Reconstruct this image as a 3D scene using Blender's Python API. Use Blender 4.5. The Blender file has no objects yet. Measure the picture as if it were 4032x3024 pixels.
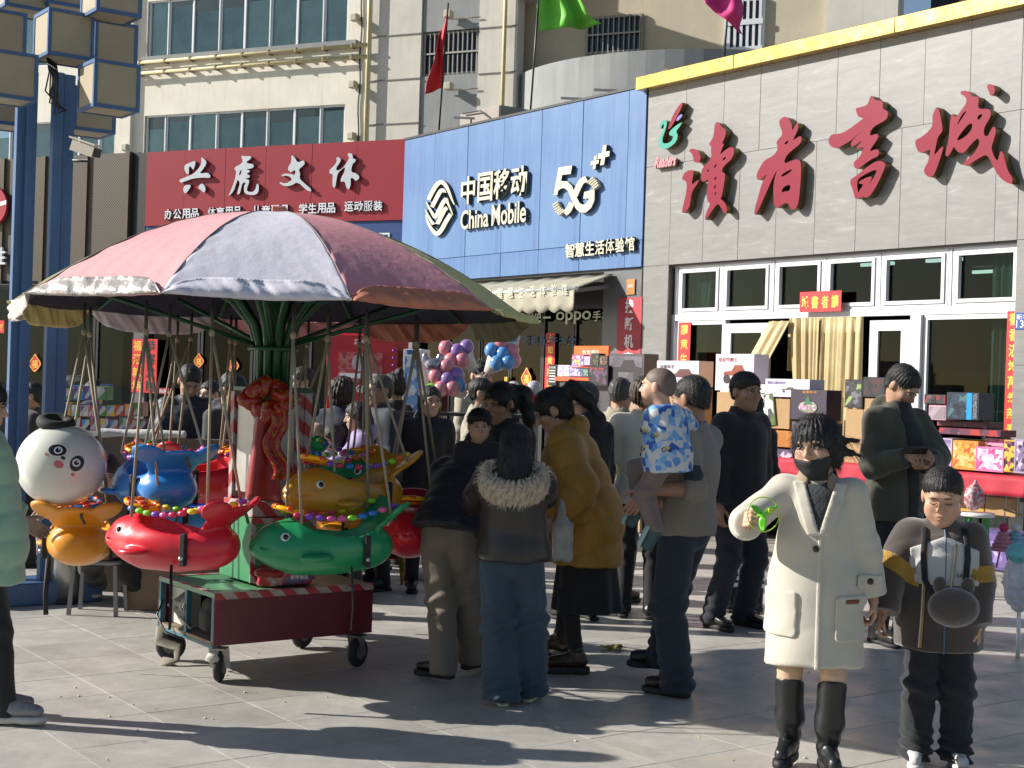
import bpy, bmesh, math, random
import numpy as np
from mathutils import Vector, Matrix

# ------------------------------------------------------------------ camera, sky, sun
SC = bpy.context.scene
COL = SC.collection
FPX, CAMH, ROLL = 5646.0, 1.65, 0.031
cam = bpy.data.cameras.new('camera'); camo = bpy.data.objects.new('camera', cam); COL.objects.link(camo)
cam.sensor_width = 36.0; cam.lens = 36.0 * FPX / 4032.0; cam.clip_end = 500; cam.clip_start = 0.05
camo.location = (0, 0, CAMH); camo.rotation_euler = (math.pi / 2, -ROLL, 0)
SC.camera = camo
SUN_EL, SUN_AZ = math.radians(28.5), math.atan2(-0.995, 0.095)
world = bpy.data.worlds.new('World'); SC.world = world; world.use_nodes = True
wn = world.node_tree
sky = wn.nodes.new('ShaderNodeTexSky'); sky.sky_type = 'NISHITA'; sky.sun_disc = False
sky.sun_elevation = SUN_EL; sky.sun_rotation = SUN_AZ; sky.air_density = 1.0; sky.dust_density = 0.6; sky.ozone_density = 1.0
bg = wn.nodes['Background']; wn.links.new(sky.outputs[0], bg.inputs[0]); bg.inputs[1].default_value = 0.066
sun = bpy.data.lights.new('sun', 'SUN'); suno = bpy.data.objects.new('sun', sun); COL.objects.link(suno)
sun.energy = 5.0; sun.angle = math.radians(0.5); sun.color = (1.0, 0.955, 0.885)
tosun = Vector((math.sin(SUN_AZ) * math.cos(SUN_EL), math.cos(SUN_AZ) * math.cos(SUN_EL), math.sin(SUN_EL)))
suno.rotation_euler = tosun.to_track_quat('Z', 'Y').to_euler()
SC.view_settings.view_transform = 'Standard'; SC.view_settings.look = 'None'
SC.view_settings.exposure = 0.66; SC.view_settings.gamma = 1.0; SC.view_settings.use_curve_mapping = False
SC.render.engine = 'CYCLES'
SC.cycles.max_bounces = 6; SC.cycles.transparent_max_bounces = 8; SC.cycles.use_denoising = True

RNG = random.Random(7)
F = np.float32
Z3 = np.array([0, 0, 1.0])

# ------------------------------------------------------------------ pixel of the photograph -> place in the world
def ray(x, y):
    x -= 2016; y -= 1512
    return np.array([(x + ROLL * y) / FPX, 1.0, -(y - ROLL * x) / FPX])
def at(x, y, Y):
    return np.array([0, 0, CAMH]) + ray(x, y) * Y
def gpt(x, y):
    d = ray(x, y); t = -CAMH / d[2]
    return np.array([0, 0, CAMH]) + d * t
class Plane:
    def __init__(s, O, U, off=0.0):
        U = np.array([U[0], U[1], 0.0]); s.U = U / np.linalg.norm(U)
        s.N = np.array([s.U[1], -s.U[0], 0.0])            # towards the camera
        s.O = np.array([O[0], O[1], 0.0]) + s.N * off
    def off(s, d): return Plane(s.O, s.U, d)
    def px(s, x, y):
        d = ray(x, y); c = np.array([0, 0, CAMH]); t = ((s.O - c) @ s.N) / (d @ s.N); p = c + d * t
        return float((p - s.O) @ s.U), float(p[2])
    def pt(s, a, z, n=0.0): return s.O + s.U * a + s.N * n + Z3 * z
    def mat(s, a=0, z=0, n=0):
        p = s.pt(a, z, n)
        return Matrix(((s.U[0], -s.N[0], 0, p[0]), (s.U[1], -s.N[1], 0, p[1]), (0, 0, 1, p[2]), (0, 0, 0, 1)))
WALL = Plane((1.63, 18.1), (.591, -.806))      # bookshop and phone shop front, parallel to the paving
REDP = Plane((-1.79, 22.77), (.905, -.426))    # stationery shop front and the brown front left of it
BLDP = Plane((-4.28, 35.0), (.911, -.412))     # office block behind
EA = np.array([-.591, .806]); EB = np.array([.806, .591])

# ------------------------------------------------------------------ materials
MATS = {}
def lin(c):
    if isinstance(c, str):
        c = [int(c[i:i + 2], 16) / 255 for i in (0, 2, 4)]
        c = [x / 12.92 if x <= .04045 else ((x + .055) / 1.055) ** 2.4 for x in c]
    return (*c[:3], 1.0)
def scl(c, k): return tuple(min(1, max(0, x * k)) for x in c[:3]) + (1.0,)
def M(key, col, rough=.6, metal=0.0, var=.12, scale=6.0, bump=0.0, bscale=60.0, sheen=0.0, spec=.5, trans=0.0, alpha=1.0, rnd=0.0, stretch=None, coat=0.0):
    if key in MATS: return MATS[key]
    m = bpy.data.materials.new(key); m.use_nodes = True; n = m.node_tree.nodes; L = m.node_tree.links
    b = n['Principled BSDF']; c = lin(col)
    b.inputs['Roughness'].default_value = rough; b.inputs['Metallic'].default_value = metal
    b.inputs['Specular IOR Level'].default_value = spec
    if sheen: b.inputs['Sheen Weight'].default_value = sheen
    if trans: b.inputs['Transmission Weight'].default_value = trans
    if coat: b.inputs['Coat Weight'].default_value = coat
    if alpha < 1: b.inputs['Alpha'].default_value = alpha
    tc = n.new('ShaderNodeTexCoord'); src = tc.outputs['Object']
    if stretch:
        mp = n.new('ShaderNodeMapping'); mp.inputs['Scale'].default_value = stretch; L.new(src, mp.inputs[0]); src = mp.outputs[0]
    if var or rnd:
        no = n.new('ShaderNodeTexNoise'); no.inputs['Scale'].default_value = scale; no.inputs['Detail'].default_value = 5; no.inputs['Roughness'].default_value = .65
        L.new(src, no.inputs['Vector'])
        mr = n.new('ShaderNodeMapRange'); mr.inputs[1].default_value = .25; mr.inputs[2].default_value = .75
        mr.inputs[3].default_value = 1 - var; mr.inputs[4].default_value = 1 + var; L.new(no.outputs[0], mr.inputs[0])
        fac = mr.outputs[0]
        if rnd:
            oi = n.new('ShaderNodeObjectInfo'); m2 = n.new('ShaderNodeMapRange'); m2.inputs[3].default_value = 1 - rnd; m2.inputs[4].default_value = 1 + rnd
            L.new(oi.outputs['Random'], m2.inputs[0]); mu = n.new('ShaderNodeMath'); mu.operation = 'MULTIPLY'; L.new(fac, mu.inputs[0]); L.new(m2.outputs[0], mu.inputs[1]); fac = mu.outputs[0]
        vm = n.new('ShaderNodeVectorMath'); vm.operation = 'SCALE'; vm.inputs[0].default_value = c[:3]; L.new(fac, vm.inputs['Scale'])
        L.new(vm.outputs[0], b.inputs['Base Color'])
        m['base'] = 1
    else:
        b.inputs['Base Color'].default_value = c
    if bump:
        n2 = n.new('ShaderNodeTexNoise'); n2.inputs['Scale'].default_value = bscale; n2.inputs['Detail'].default_value = 4; L.new(src, n2.inputs['Vector'])
        bp = n.new('ShaderNodeBump'); bp.inputs['Strength'].default_value = bump; bp.inputs['Distance'].default_value = .01
        L.new(n2.outputs[0], bp.inputs['Height']); L.new(bp.outputs[0], b.inputs['Normal'])
    MATS[key] = m
    return m
def ramp(n, stops, interp='LINEAR'):
    r = n.new('ShaderNodeValToRGB'); e = r.color_ramp.elements; r.color_ramp.interpolation = interp
    while len(e) < len(stops): e.new(.5)
    for i, (p, c) in enumerate(stops): e[i].position = p; e[i].color = lin(c)
    return r
def Mprint(key, cols, scale=9.0, rough=.35, kind='vor', stretch=None):
    """flat printed picture: patches of the given colours"""
    if key in MATS: return MATS[key]
    m = bpy.data.materials.new(key); m.use_nodes = True; n = m.node_tree.nodes; L = m.node_tree.links
    b = n['Principled BSDF']; b.inputs['Roughness'].default_value = rough
    tc = n.new('ShaderNodeTexCoord'); src = tc.outputs['Object']
    if stretch:
        mp = n.new('ShaderNodeMapping'); mp.inputs['Scale'].default_value = stretch; L.new(src, mp.inputs[0]); src = mp.outputs[0]
    if kind == 'vor':
        t = n.new('ShaderNodeTexVoronoi'); t.inputs['Scale'].default_value = scale; L.new(src, t.inputs['Vector'])
        sp = n.new('ShaderNodeSeparateColor'); L.new(t.outputs['Color'], sp.inputs[0]); out = sp.outputs[0]
    else:
        t = n.new('ShaderNodeTexNoise'); t.inputs['Scale'].default_value = scale; t.inputs['Detail'].default_value = 3; L.new(src, t.inputs['Vector'])
        mr = n.new('ShaderNodeMapRange'); mr.inputs[1].default_value = .3; mr.inputs[2].default_value = .7; L.new(t.outputs[0], mr.inputs[0]); out = mr.outputs[0]
    k = len(cols)
    r = ramp(n, [(i / k, c) for i, c in enumerate(cols)], 'CONSTANT' if kind in ('vor', 'hard') else 'LINEAR')
    L.new(out, r.inputs[0]); L.new(r.outputs[0], b.inputs['Base Color'])
    MATS[key] = m
    return m
def glass(key, tint='202a2c', rough=.03, ior=1.28):
    if key in MATS: return MATS[key]
    m = bpy.data.materials.new(key); m.use_nodes = True; n = m.node_tree.nodes; L = m.node_tree.links
    for x in list(n):
        if x.type == 'BSDF_PRINCIPLED': n.remove(x)
    tr = n.new('ShaderNodeBsdfTransparent'); tr.inputs[0].default_value = lin(tint)
    gl = n.new('ShaderNodeBsdfGlossy'); gl.inputs['Roughness'].default_value = rough; gl.inputs[0].default_value = (.9, .95, .95, 1)
    fr = n.new('ShaderNodeFresnel'); fr.inputs[0].default_value = ior
    mx = n.new('ShaderNodeMixShader'); L.new(fr.outputs[0], mx.inputs[0]); L.new(tr.outputs[0], mx.inputs[1]); L.new(gl.outputs[0], mx.inputs[2])
    L.new(mx.outputs[0], n['Material Output'].inputs[0])
    MATS[key] = m
    return m

# ------------------------------------------------------------------ objects
def tag(o, label=None, cat=None, group=None, kind=None):
    if label: o['label'] = label
    if cat: o['category'] = cat
    if group: o['group'] = group
    if kind: o['kind'] = kind
    return o
def link(name, data, parent=None, mat=None, mtx=None):
    o = bpy.data.objects.new(name, data); COL.objects.link(o)
    if parent is not None: o.parent = parent
    if mtx is not None: o.matrix_local = mtx if isinstance(mtx, Matrix) else Matrix.Translation(mtx)
    if mat is not None and data is not None:
        if len(data.materials): data.materials.clear()
        for q in (mat if isinstance(mat, (list, tuple)) else [mat]): data.materials.append(q)
    return o
def empty(name, loc=(0, 0, 0), rz=0.0, label=None, cat=None, group=None, mtx=None):
    o = bpy.data.objects.new(name, None); COL.objects.link(o); o.empty_display_size = .1
    if mtx is not None: o.matrix_local = mtx
    else: o.location = loc; o.rotation_euler = (0, 0, rz)
    return tag(o, label, cat, group)
def frame(a, b=None):
    a = np.asarray(a, float); a = a / (np.linalg.norm(a) + 1e-12)
    if b is None: b = np.array([0, 0, 1.0]) if abs(a[2]) < .9 else np.array([1.0, 0, 0])
    u = np.cross(b, a); u /= np.linalg.norm(u) + 1e-12
    return u, np.cross(a, u), a
class MB:
    def __init__(s): s.v = []; s.f = []; s.mi = []; s.sm = []
    def add(s, vs, fs, m=0, smooth=False):
        o = len(s.v); s.v.extend([tuple(map(float, q)) for q in vs]); s.f.extend([tuple(o + i for i in q) for q in fs])
        s.mi.extend([m] * len(fs)); s.sm.extend([smooth] * len(fs)); return s
    def box(s, lo, hi, m=0, bev=0.0):
        x0, y0, z0 = lo; x1, y1, z1 = hi
        if bev <= 0:
            v = [(x0, y0, z0), (x1, y0, z0), (x1, y1, z0), (x0, y1, z0), (x0, y0, z1), (x1, y0, z1), (x1, y1, z1), (x0, y1, z1)]
            return s.add(v, [(0, 3, 2, 1), (4, 5, 6, 7), (0, 1, 5, 4), (1, 2, 6, 5), (2, 3, 7, 6), (3, 0, 4, 7)], m)
        bm = bmesh.new(); bmesh.ops.create_cube(bm, size=1)
        for q in bm.verts: q.co = ((q.co.x + .5) * (x1 - x0) + x0, (q.co.y + .5) * (y1 - y0) + y0, (q.co.z + .5) * (z1 - z0) + z0)
        bmesh.ops.bevel(bm, geom=list(bm.edges), offset=bev, segments=1, affect='EDGES')
        bm.verts.index_update()
        s.add([q.co for q in bm.verts], [[q.index for q in fc.verts] for fc in bm.faces], m); bm.free(); return s
    def bar(s, a, b, w, h, m=0, up=None):
        a = np.asarray(a, float); b = np.asarray(b, float); u, v, d = frame(b - a, up)
        c = [(-w, -h), (w, -h), (w, h), (-w, h)]
        vs = [a + u * i * .5 + v * j * .5 for i, j in c] + [b + u * i * .5 + v * j * .5 for i, j in c]
        return s.add(vs, [(3, 2, 1, 0), (4, 5, 6, 7), (0, 1, 5, 4), (1, 2, 6, 5), (2, 3, 7, 6), (3, 0, 4, 7)], m)
    def tube(s, pts, r, n=8, m=0, cap=True, flat=1.0):
        pts = [np.asarray(p, float) for p in pts]; k = len(pts); rs = r if hasattr(r, '__len__') else [r] * k
        vs = []; pu = None
        for i in range(k):
            d = pts[min(i + 1, k - 1)] - pts[max(i - 1, 0)]
            if pu is None: u, v, d = frame(d)
            else:
                d = d / (np.linalg.norm(d) + 1e-12); u = pu - d * (pu @ d); u /= np.linalg.norm(u) + 1e-12; v = np.cross(d, u)
            pu = u
            for j in range(n):
                t = 2 * math.pi * j / n; vs.append(pts[i] + (u * math.cos(t) + v * math.sin(t) * flat) * rs[i])
        fs = [(i * n + j, i * n + (j + 1) % n, (i + 1) * n + (j + 1) % n, (i + 1) * n + j) for i in range(k - 1) for j in range(n)]
        s.add(vs, fs, m, True)
        if cap:
            o = len(s.v) - len(vs)
            s.f.append(tuple(o + j for j in reversed(range(n)))); s.f.append(tuple(o + (k - 1) * n + j for j in range(n))); s.mi += [m, m]; s.sm += [False, False]
        return s
    def lathe(s, prof, c=(0, 0, 0), axis=(0, 0, 1), n=24, m=0, smooth=True):
        u, v, a = frame(axis); c = np.asarray(c, float); k = len(prof)
        vs = [c + a * z + (u * math.cos(2 * math.pi * j / n) + v * math.sin(2 * math.pi * j / n)) * r for r, z in prof for j in range(n)]
        return s.add(vs, [(i * n + j, i * n + (j + 1) % n, (i + 1) * n + (j + 1) % n, (i + 1) * n + j) for i in range(k - 1) for j in range(n)], m, smooth)
    def ell(s, c, r, R=None, n=12, k=8, m=0):
        c = np.asarray(c, float); R = np.eye(3) if R is None else np.asarray(R)
        vs = [c + R @ np.array([0, 0, -r[2]])]
        for i in range(1, k):
            a = -math.pi / 2 + math.pi * i / k
            for j in range(n):
                t = 2 * math.pi * j / n
                vs.append(c + R @ np.array([r[0] * math.cos(a) * math.cos(t), r[1] * math.cos(a) * math.sin(t), r[2] * math.sin(a)]))
        vs.append(c + R @ np.array([0, 0, r[2]]))
        fs = [(0, 1 + (j + 1) % n, 1 + j) for j in range(n)]
        for i in range(k - 2):
            fs += [(1 + i * n + j, 1 + i * n + (j + 1) % n, 1 + (i + 1) * n + (j + 1) % n, 1 + (i + 1) * n + j) for j in range(n)]
        e = len(vs) - 1; b0 = 1 + (k - 2) * n
        fs += [(b0 + j, b0 + (j + 1) % n, e) for j in range(n)]
        return s.add(vs, fs, m, True)
    def torus(s, c, axis, R, r, n=24, k=8, m=0):
        u, v, a = frame(axis); c = np.asarray(c, float); vs = []
        for i in range(n):
            t = 2 * math.pi * i / n; d = u * math.cos(t) + v * math.sin(t)
            for j in range(k):
                q = 2 * math.pi * j / k; vs.append(c + d * (R + r * math.cos(q)) + a * r * math.sin(q))
        return s.add(vs, [(i * k + j, ((i + 1) % n) * k + j, ((i + 1) % n) * k + (j + 1) % k, i * k + (j + 1) % k) for i in range(n) for j in range(k)], m, True)
    def grid(s, fn, nu, nv, m=0, thick=0.0, m2=None, smooth=True):
        """sheet fn(u,v)->point, with a second layer 'thick' behind along its normal"""
        P = np.array([[fn(i / nu, j / nv) for j in range(nv + 1)] for i in range(nu + 1)], float)
        q = lambda i, j: i * (nv + 1) + j
        fs = [(q(i, j), q(i + 1, j), q(i + 1, j + 1), q(i, j + 1)) for i in range(nu) for j in range(nv)]
        s.add(P.reshape(-1, 3), fs, m, smooth)
        if thick:
            du = np.gradient(P, axis=0); dv = np.gradient(P, axis=1); N = np.cross(du, dv); N /= np.linalg.norm(N, axis=2, keepdims=True) + 1e-12
            B = P - N * thick
            s.add(B.reshape(-1, 3), [tuple(reversed(x)) for x in fs], m if m2 is None else m2, smooth)
            o = len(s.v) - 2 * (nu + 1) * (nv + 1); h = (nu + 1) * (nv + 1)
            rim = [q(i, 0) for i in range(nu + 1)] + [q(nu, j) for j in range(1, nv + 1)] + [q(i, nv) for i in range(nu - 1, -1, -1)] + [q(0, j) for j in range(nv - 1, 0, -1)]
            for a, b in zip(rim, rim[1:] + rim[:1]):
                s.f.append((o + b, o + a, o + h + a, o + h + b)); s.mi.append(m); s.sm.append(False)
        return s
    def mesh(s, name):
        me = bpy.data.meshes.new(name); me.from_pydata(s.v, [], s.f)
        me.polygons.foreach_set('material_index', np.array(s.mi, np.int32)); me.polygons.foreach_set('use_smooth', np.array(s.sm, bool)); me.update()
        return me
    def build(s, name, mat, parent=None, mtx=None): return link(name, s.mesh(name), parent, mat, mtx)

# flat shapes cut from outlines (letters and emblems), extruded
def smoothpoly(p, it=2):
    p = np.asarray(p, float)
    for _ in range(it):
        q = np.roll(p, -1, 0); p = np.stack([p * .75 + q * .25, p * .25 + q * .75], 1).reshape(-1, 2)
    return p
def cutout(polys, depth, bevel=0.0):
    """polys: outlines (holes included) in x,z; returns mesh lying in y 0..-depth (front at -depth)"""
    cu = bpy.data.curves.new('t', 'CURVE'); cu.dimensions = '2D'; cu.fill_mode = 'BOTH'; cu.extrude = depth / 2; cu.bevel_depth = bevel; cu.bevel_resolution = 0
    for p in polys:
        sp = cu.splines.new('POLY'); sp.points.add(len(p) - 1); sp.use_cyclic_u = True
        sp.points.foreach_set('co', np.c_[p, np.zeros(len(p)), np.ones(len(p))].astype(np.float32).ravel())
    return curve_mesh(cu, depth)
def curve_mesh(cu, depth):
    o = bpy.data.objects.new('t', cu)
    me = bpy.data.meshes.new_from_object(o); bpy.data.objects.remove(o); bpy.data.curves.remove(cu)
    n = len(me.vertices); a = np.empty(n * 3, np.float32); me.vertices.foreach_get('co', a); a = a.reshape(-1, 3)
    b = np.c_[a[:, 0], -a[:, 2] - depth / 2, a[:, 1]]
    me.vertices.foreach_set('co', b.astype(np.float32).ravel()); me.update()
    return me
def text_mesh(body, w, h, depth=.01, bold=.0, shear=0.0, spacing=1.0):
    """regular lettering, scaled to w x h, standing in x,z with its lower left corner at 0"""
    cu = bpy.data.curves.new('t', 'FONT'); cu.body = body; cu.size = 1; cu.extrude = .5; cu.offset = bold; cu.shear = shear; cu.space_character = spacing; cu.resolution_u = 3
    me = curve_mesh(cu, 1.0)
    n = len(me.vertices); a = np.empty(n * 3, np.float32); me.vertices.foreach_get('co', a); a = a.reshape(-1, 3)
    lo, hi = a.min(0), a.max(0); sx = w / (hi[0] - lo[0]) if w else h / (hi[2] - lo[2]); sz = h / (hi[2] - lo[2]) if h else sx
    b = np.c_[(a[:, 0] - lo[0]) * sx, a[:, 1] * depth, (a[:, 2] - lo[2]) * sz]
    me.vertices.foreach_set('co', b.astype(np.float32).ravel()); me.update()
    return me
def text(name, body, plane, x0, y0, x1, y1, mat, depth=.012, off=.0, bold=.0, parent=None, shear=0.0, local=None):
    """lettering on a plane, filling the photograph's rectangle (x0,y0 top left; x1,y1 bottom right)"""
    a0, z1 = plane.px(x0, y0); a1, z0 = plane.px(x1, y1)
    me = text_mesh(body, a1 - a0, z1 - z0, depth, bold, shear)
    return link(name, me, parent, mat, (Matrix.Translation((a0, -off, z0)) if parent is not None else plane.mat(a0, z0, off)))
def strokepoly(pts, ws):
    p = np.asarray(pts, float); k = len(p)
    t = np.arange(k); tt = np.linspace(0, k - 1, (k - 1) * 5 + 1)
    def cr(y):
        y = np.r_[2 * y[0] - y[1], y, 2 * y[-1] - y[-2]]; o = []
        for q in tt:
            i = min(int(q), k - 2); f = q - i; a, b, c, d = y[i:i + 4]
            o.append(.5 * (2 * b + (c - a) * f + (2 * a - 5 * b + 4 * c - d) * f * f + (3 * b - a - 3 * c + d) * f ** 3))
        return np.array(o)
    X, Y = cr(p[:, 0]), cr(p[:, 1]); W = np.interp(tt, t, ws if hasattr(ws, '__len__') else [ws] * k) / 2
    dx, dy = np.gradient(X), np.gradient(Y); l = np.hypot(dx, dy) + 1e-9; nx, ny = -dy / l, dx / l
    return np.r_[np.c_[X + nx * W, Y + ny * W], np.c_[X - nx * W, Y - ny * W][::-1]]

# ------------------------------------------------------------------ organic shapes from distance fields
def V(*a): return np.array(a, float)
def rcone(P, a, b, ra, rb):
    a = np.asarray(a, F); ab = np.asarray(b, F) - a
    t = np.clip((P - a) @ ab / F(ab @ ab + 1e-9), 0, 1); d = P - a - t[:, None] * ab
    return np.sqrt((d * d).sum(1)) - (F(ra) + F(rb - ra) * t)
def tcone(P, a, b, ra, rb, side, wide):
    a = np.asarray(a, F); ab = np.asarray(b, F) - a; s = np.asarray(side, F)
    t = np.clip((P - a) @ ab / F(ab @ ab + 1e-9), 0, 1); d = P - a - t[:, None] * ab
    c = d @ s; d = d + (c * F(1 / wide - 1))[:, None] * s
    return np.sqrt((d * d).sum(1)) - (F(ra) + F(rb - ra) * t)
def ell(P, c, r, R=None):
    q = P - np.asarray(c, F); r = np.asarray(r, F)
    if R is not None: q = q @ np.asarray(R, F)
    k0 = np.sqrt(((q / r) ** 2).sum(1)) + F(1e-6); k1 = np.sqrt(((q / (r * r)) ** 2).sum(1)) + F(1e-6)
    return k0 * (k0 - 1) / k1
def rbox(P, c, h, rr=.01, R=None):
    q = P - np.asarray(c, F)
    if R is not None: q = q @ np.asarray(R, F)
    q = np.abs(q) - np.asarray(h, F) + F(rr)
    return np.sqrt((np.maximum(q, 0) ** 2).sum(1)) + np.minimum(q.max(1), 0) - F(rr)
def smin(a, b, k):
    h = np.clip(.5 + .5 * (b - a) / F(k), 0, 1); return b + (a - b) * h - F(k) * h * (1 - h)
def smax(a, b, k): return -smin(-a, -b, k)
_nk = np.random.RandomState(3)
_ND = _nk.normal(size=(14, 3)).astype(F); _ND /= np.linalg.norm(_ND, axis=1, keepdims=True); _NP = _nk.uniform(0, 6.28, 14).astype(F)
def fnoise(P, freq, seed=0):
    o = np.zeros(len(P), F)
    for i in range(5):
        j = (i + seed * 5) % 14; o += np.sin(P @ _ND[j] * F(freq * (1 + .37 * i)) + _NP[j] + seed + np.sin(P @ _ND[(j + 3) % 14] * F(freq * .8)))
    return o / 5
def nets(f, lo, hi, h):
    lo = np.asarray(lo, float); hi = np.asarray(hi, float); n = np.maximum(np.ceil((hi - lo) / h).astype(int) + 1, 3)
    ax = [(lo[i] + np.arange(n[i]) * h).astype(F) for i in range(3)]
    G = np.stack(np.meshgrid(*ax, indexing='ij'), -1).reshape(-1, 3)
    D = np.empty(len(G), F)
    for i in range(0, len(G), 120000): D[i:i + 120000] = f(G[i:i + 120000])
    D = D.reshape(n); I = D < 0
    D[0] = np.maximum(D[0], .5 * h); D[-1] = np.maximum(D[-1], .5 * h); D[:, 0] = np.maximum(D[:, 0], .5 * h); D[:, -1] = np.maximum(D[:, -1], .5 * h); D[:, :, 0] = np.maximum(D[:, :, 0], .5 * h); D[:, :, -1] = np.maximum(D[:, :, -1], .5 * h)
    I = D < 0
    c = I[:-1, :-1, :-1].astype(np.int8)
    cn = sum(I[a:n[0] - 1 + a, b:n[1] - 1 + b, d:n[2] - 1 + d].astype(np.int8) for a in (0, 1) for b in (0, 1) for d in (0, 1))
    act = (cn > 0) & (cn < 8); ci = np.argwhere(act); N = len(ci)
    if N == 0: return np.zeros((0, 3)), []
    idx = -np.ones(act.shape, np.int64); idx[act] = np.arange(N)
    S = np.zeros((N, 3)); C = np.zeros(N)
    cor = [(a, b, d) for a in (0, 1) for b in (0, 1) for d in (0, 1)]
    val = {q: D[ci[:, 0] + q[0], ci[:, 1] + q[1], ci[:, 2] + q[2]] for q in cor}
    for q in cor:
        for k in range(3):
            if q[k]: continue
            q2 = list(q); q2[k] = 1; q2 = tuple(q2); a, b = val[q], val[q2]; m = (a < 0) != (b < 0)
            t = np.where(m, a / np.where(m, a - b, 1), 0); p = np.zeros((N, 3)); p[:] = q; p[:, k] += t
            S += p * m[:, None]; C += m
    vs = lo + (ci + S / C[:, None]) * h
    fs = []
    for k in range(3):
        a, b = [(1, 2), (2, 0), (0, 1)][k]
        sl0 = [slice(None)] * 3; sl1 = [slice(None)] * 3; sl0[k] = slice(0, -1); sl1[k] = slice(1, None)
        e = I[tuple(sl0)] != I[tuple(sl1)]; w = np.argwhere(e)
        w = w[(w[:, a] > 0) & (w[:, b] > 0) & (w[:, a] < n[a] - 1) & (w[:, b] < n[b] - 1)]
        s0 = I[w[:, 0], w[:, 1], w[:, 2]]
        def cell(da, db):
            q = w.copy(); q[:, a] -= da; q[:, b] -= db; return idx[q[:, 0], q[:, 1], q[:, 2]]
        Q = np.stack([cell(1, 1), cell(0, 1), cell(0, 0), cell(1, 0)], 1); Q[~s0] = Q[~s0][:, ::-1]
        fs.append(Q)
    return vs, np.concatenate(fs)
def smesh(name, parts, smooth=True):
    """parts: list of (verts, quads) joined into one mesh"""
    vs = np.concatenate([p[0] for p in parts if len(p[0])]); o = 0; fs = []
    for v, f in parts:
        if len(v): fs.append(np.asarray(f) + o); o += len(v)
    fs = np.concatenate(fs); me = bpy.data.meshes.new(name)
    me.vertices.add(len(vs)); me.vertices.foreach_set('co', vs.astype(np.float32).ravel())
    me.loops.add(len(fs) * 4); me.loops.foreach_set('vertex_index', fs.astype(np.int32).ravel())
    me.polygons.add(len(fs)); me.polygons.foreach_set('loop_start', np.arange(0, len(fs) * 4, 4, dtype=np.int32))
    me.polygons.foreach_set('use_smooth', np.full(len(fs), smooth)); me.update(calc_edges=True)
    return me
def sdf(name, f, lo, hi, h, mat, parent=None, mtx=None): return link(name, smesh(name, [nets(f, lo, hi, h)]), parent, mat, mtx)
# ------------------------------------------------------------------ ground and paving
def paving_mat(key, base, joints=False, rnd=0.0):
    m = bpy.data.materials.new(key); m.use_nodes = True; n = m.node_tree.nodes; L = m.node_tree.links; b = n['Principled BSDF']
    ge = n.new('ShaderNodeNewGeometry'); pos = ge.outputs['Position']
    def noise(s, d, r=.6):
        t = n.new('ShaderNodeTexNoise'); t.inputs['Scale'].default_value = s; t.inputs['Detail'].default_value = d; t.inputs['Roughness'].default_value = r; L.new(pos, t.inputs['Vector']); return t.outputs[0]
    def mrange(x, a, c, lo, hi):
        t = n.new('ShaderNodeMapRange'); t.inputs[1].default_value = a; t.inputs[2].default_value = c; t.inputs[3].default_value = lo; t.inputs[4].default_value = hi; L.new(x, t.inputs[0]); return t.outputs[0]
    def mul(x, y):
        t = n.new('ShaderNodeMath'); t.operation = 'MULTIPLY'; L.new(x, t.inputs[0]); L.new(y, t.inputs[1]); return t.outputs[0]
    fac = mul(mrange(noise(260, 2), .3, .7, .82, 1.18), mrange(noise(1.7, 6, .7), .3, .7, .84, 1.14))
    fac = mul(fac, mrange(noise(14, 4), .35, .75, 1.06, .9))
    vo = n.new('ShaderNodeTexVoronoi'); vo.inputs['Scale'].default_value = 3.2; L.new(pos, vo.inputs['Vector']); fac = mul(fac, mrange(vo.outputs['Distance'], .035, .055, .62, 1.0))
    st = n.new('ShaderNodeTexNoise'); st.inputs['Scale'].default_value = .55; st.inputs['Detail'].default_value = 7; st.inputs['Roughness'].default_value = .75; L.new(pos, st.inputs['Vector']); fac = mul(fac, mrange(st.outputs[0], .42, .66, 1.06, .82))
    if rnd:
        oi = n.new('ShaderNodeObjectInfo'); fac = mul(fac, mrange(oi.outputs['Random'], 0, 1, 1 - rnd, 1 + rnd))
    if joints:
        mp = n.new('ShaderNodeMapping'); mp.inputs['Rotation'].default_value = (0, 0, -math.atan2(EB[1], EB[0])); L.new(pos, mp.inputs[0])
        br = n.new('ShaderNodeTexBrick'); br.offset = 0; br.inputs['Scale'].default_value = 1; br.inputs['Mortar Size'].default_value = .006
        br.inputs['Brick Width'].default_value = .53; br.inputs['Row Height'].default_value = .485; br.inputs['Color1'].default_value = (1, 1, 1, 1); br.inputs['Color2'].default_value = (.92, .92, .92, 1); br.inputs['Mortar'].default_value = (.4, .4, .4, 1)
        L.new(mp.outputs[0], br.inputs['Vector']); fac = mul(fac, br.outputs['Color'])
    vm = n.new('ShaderNodeVectorMath'); vm.operation = 'SCALE'; vm.inputs[0].default_value = lin(base)[:3]; L.new(fac, vm.inputs['Scale']); L.new(vm.outputs[0], b.inputs['Base Color'])
    L.new(mrange(noise(3.1, 6), .35, .7, .34, .62), b.inputs['Roughness'])
    bp = n.new('ShaderNodeBump'); bp.inputs['Strength'].default_value = .12; bp.inputs['Distance'].default_value = .004; L.new(noise(190, 3), bp.inputs['Height']); L.new(bp.outputs[0], b.inputs['Normal'])
    MATS[key] = m; return m
STONE = (.405, .385, .348)
g = MB(); g.add([(-150, -60, -.012), (150, -60, -.012), (150, 220, -.012), (-150, 220, -.012)], [(0, 1, 2, 3)])
ground = tag(g.build('ground', paving_mat('paving_far', STONE, True)), kind='structure')
TB, TA = .53, .485
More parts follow.
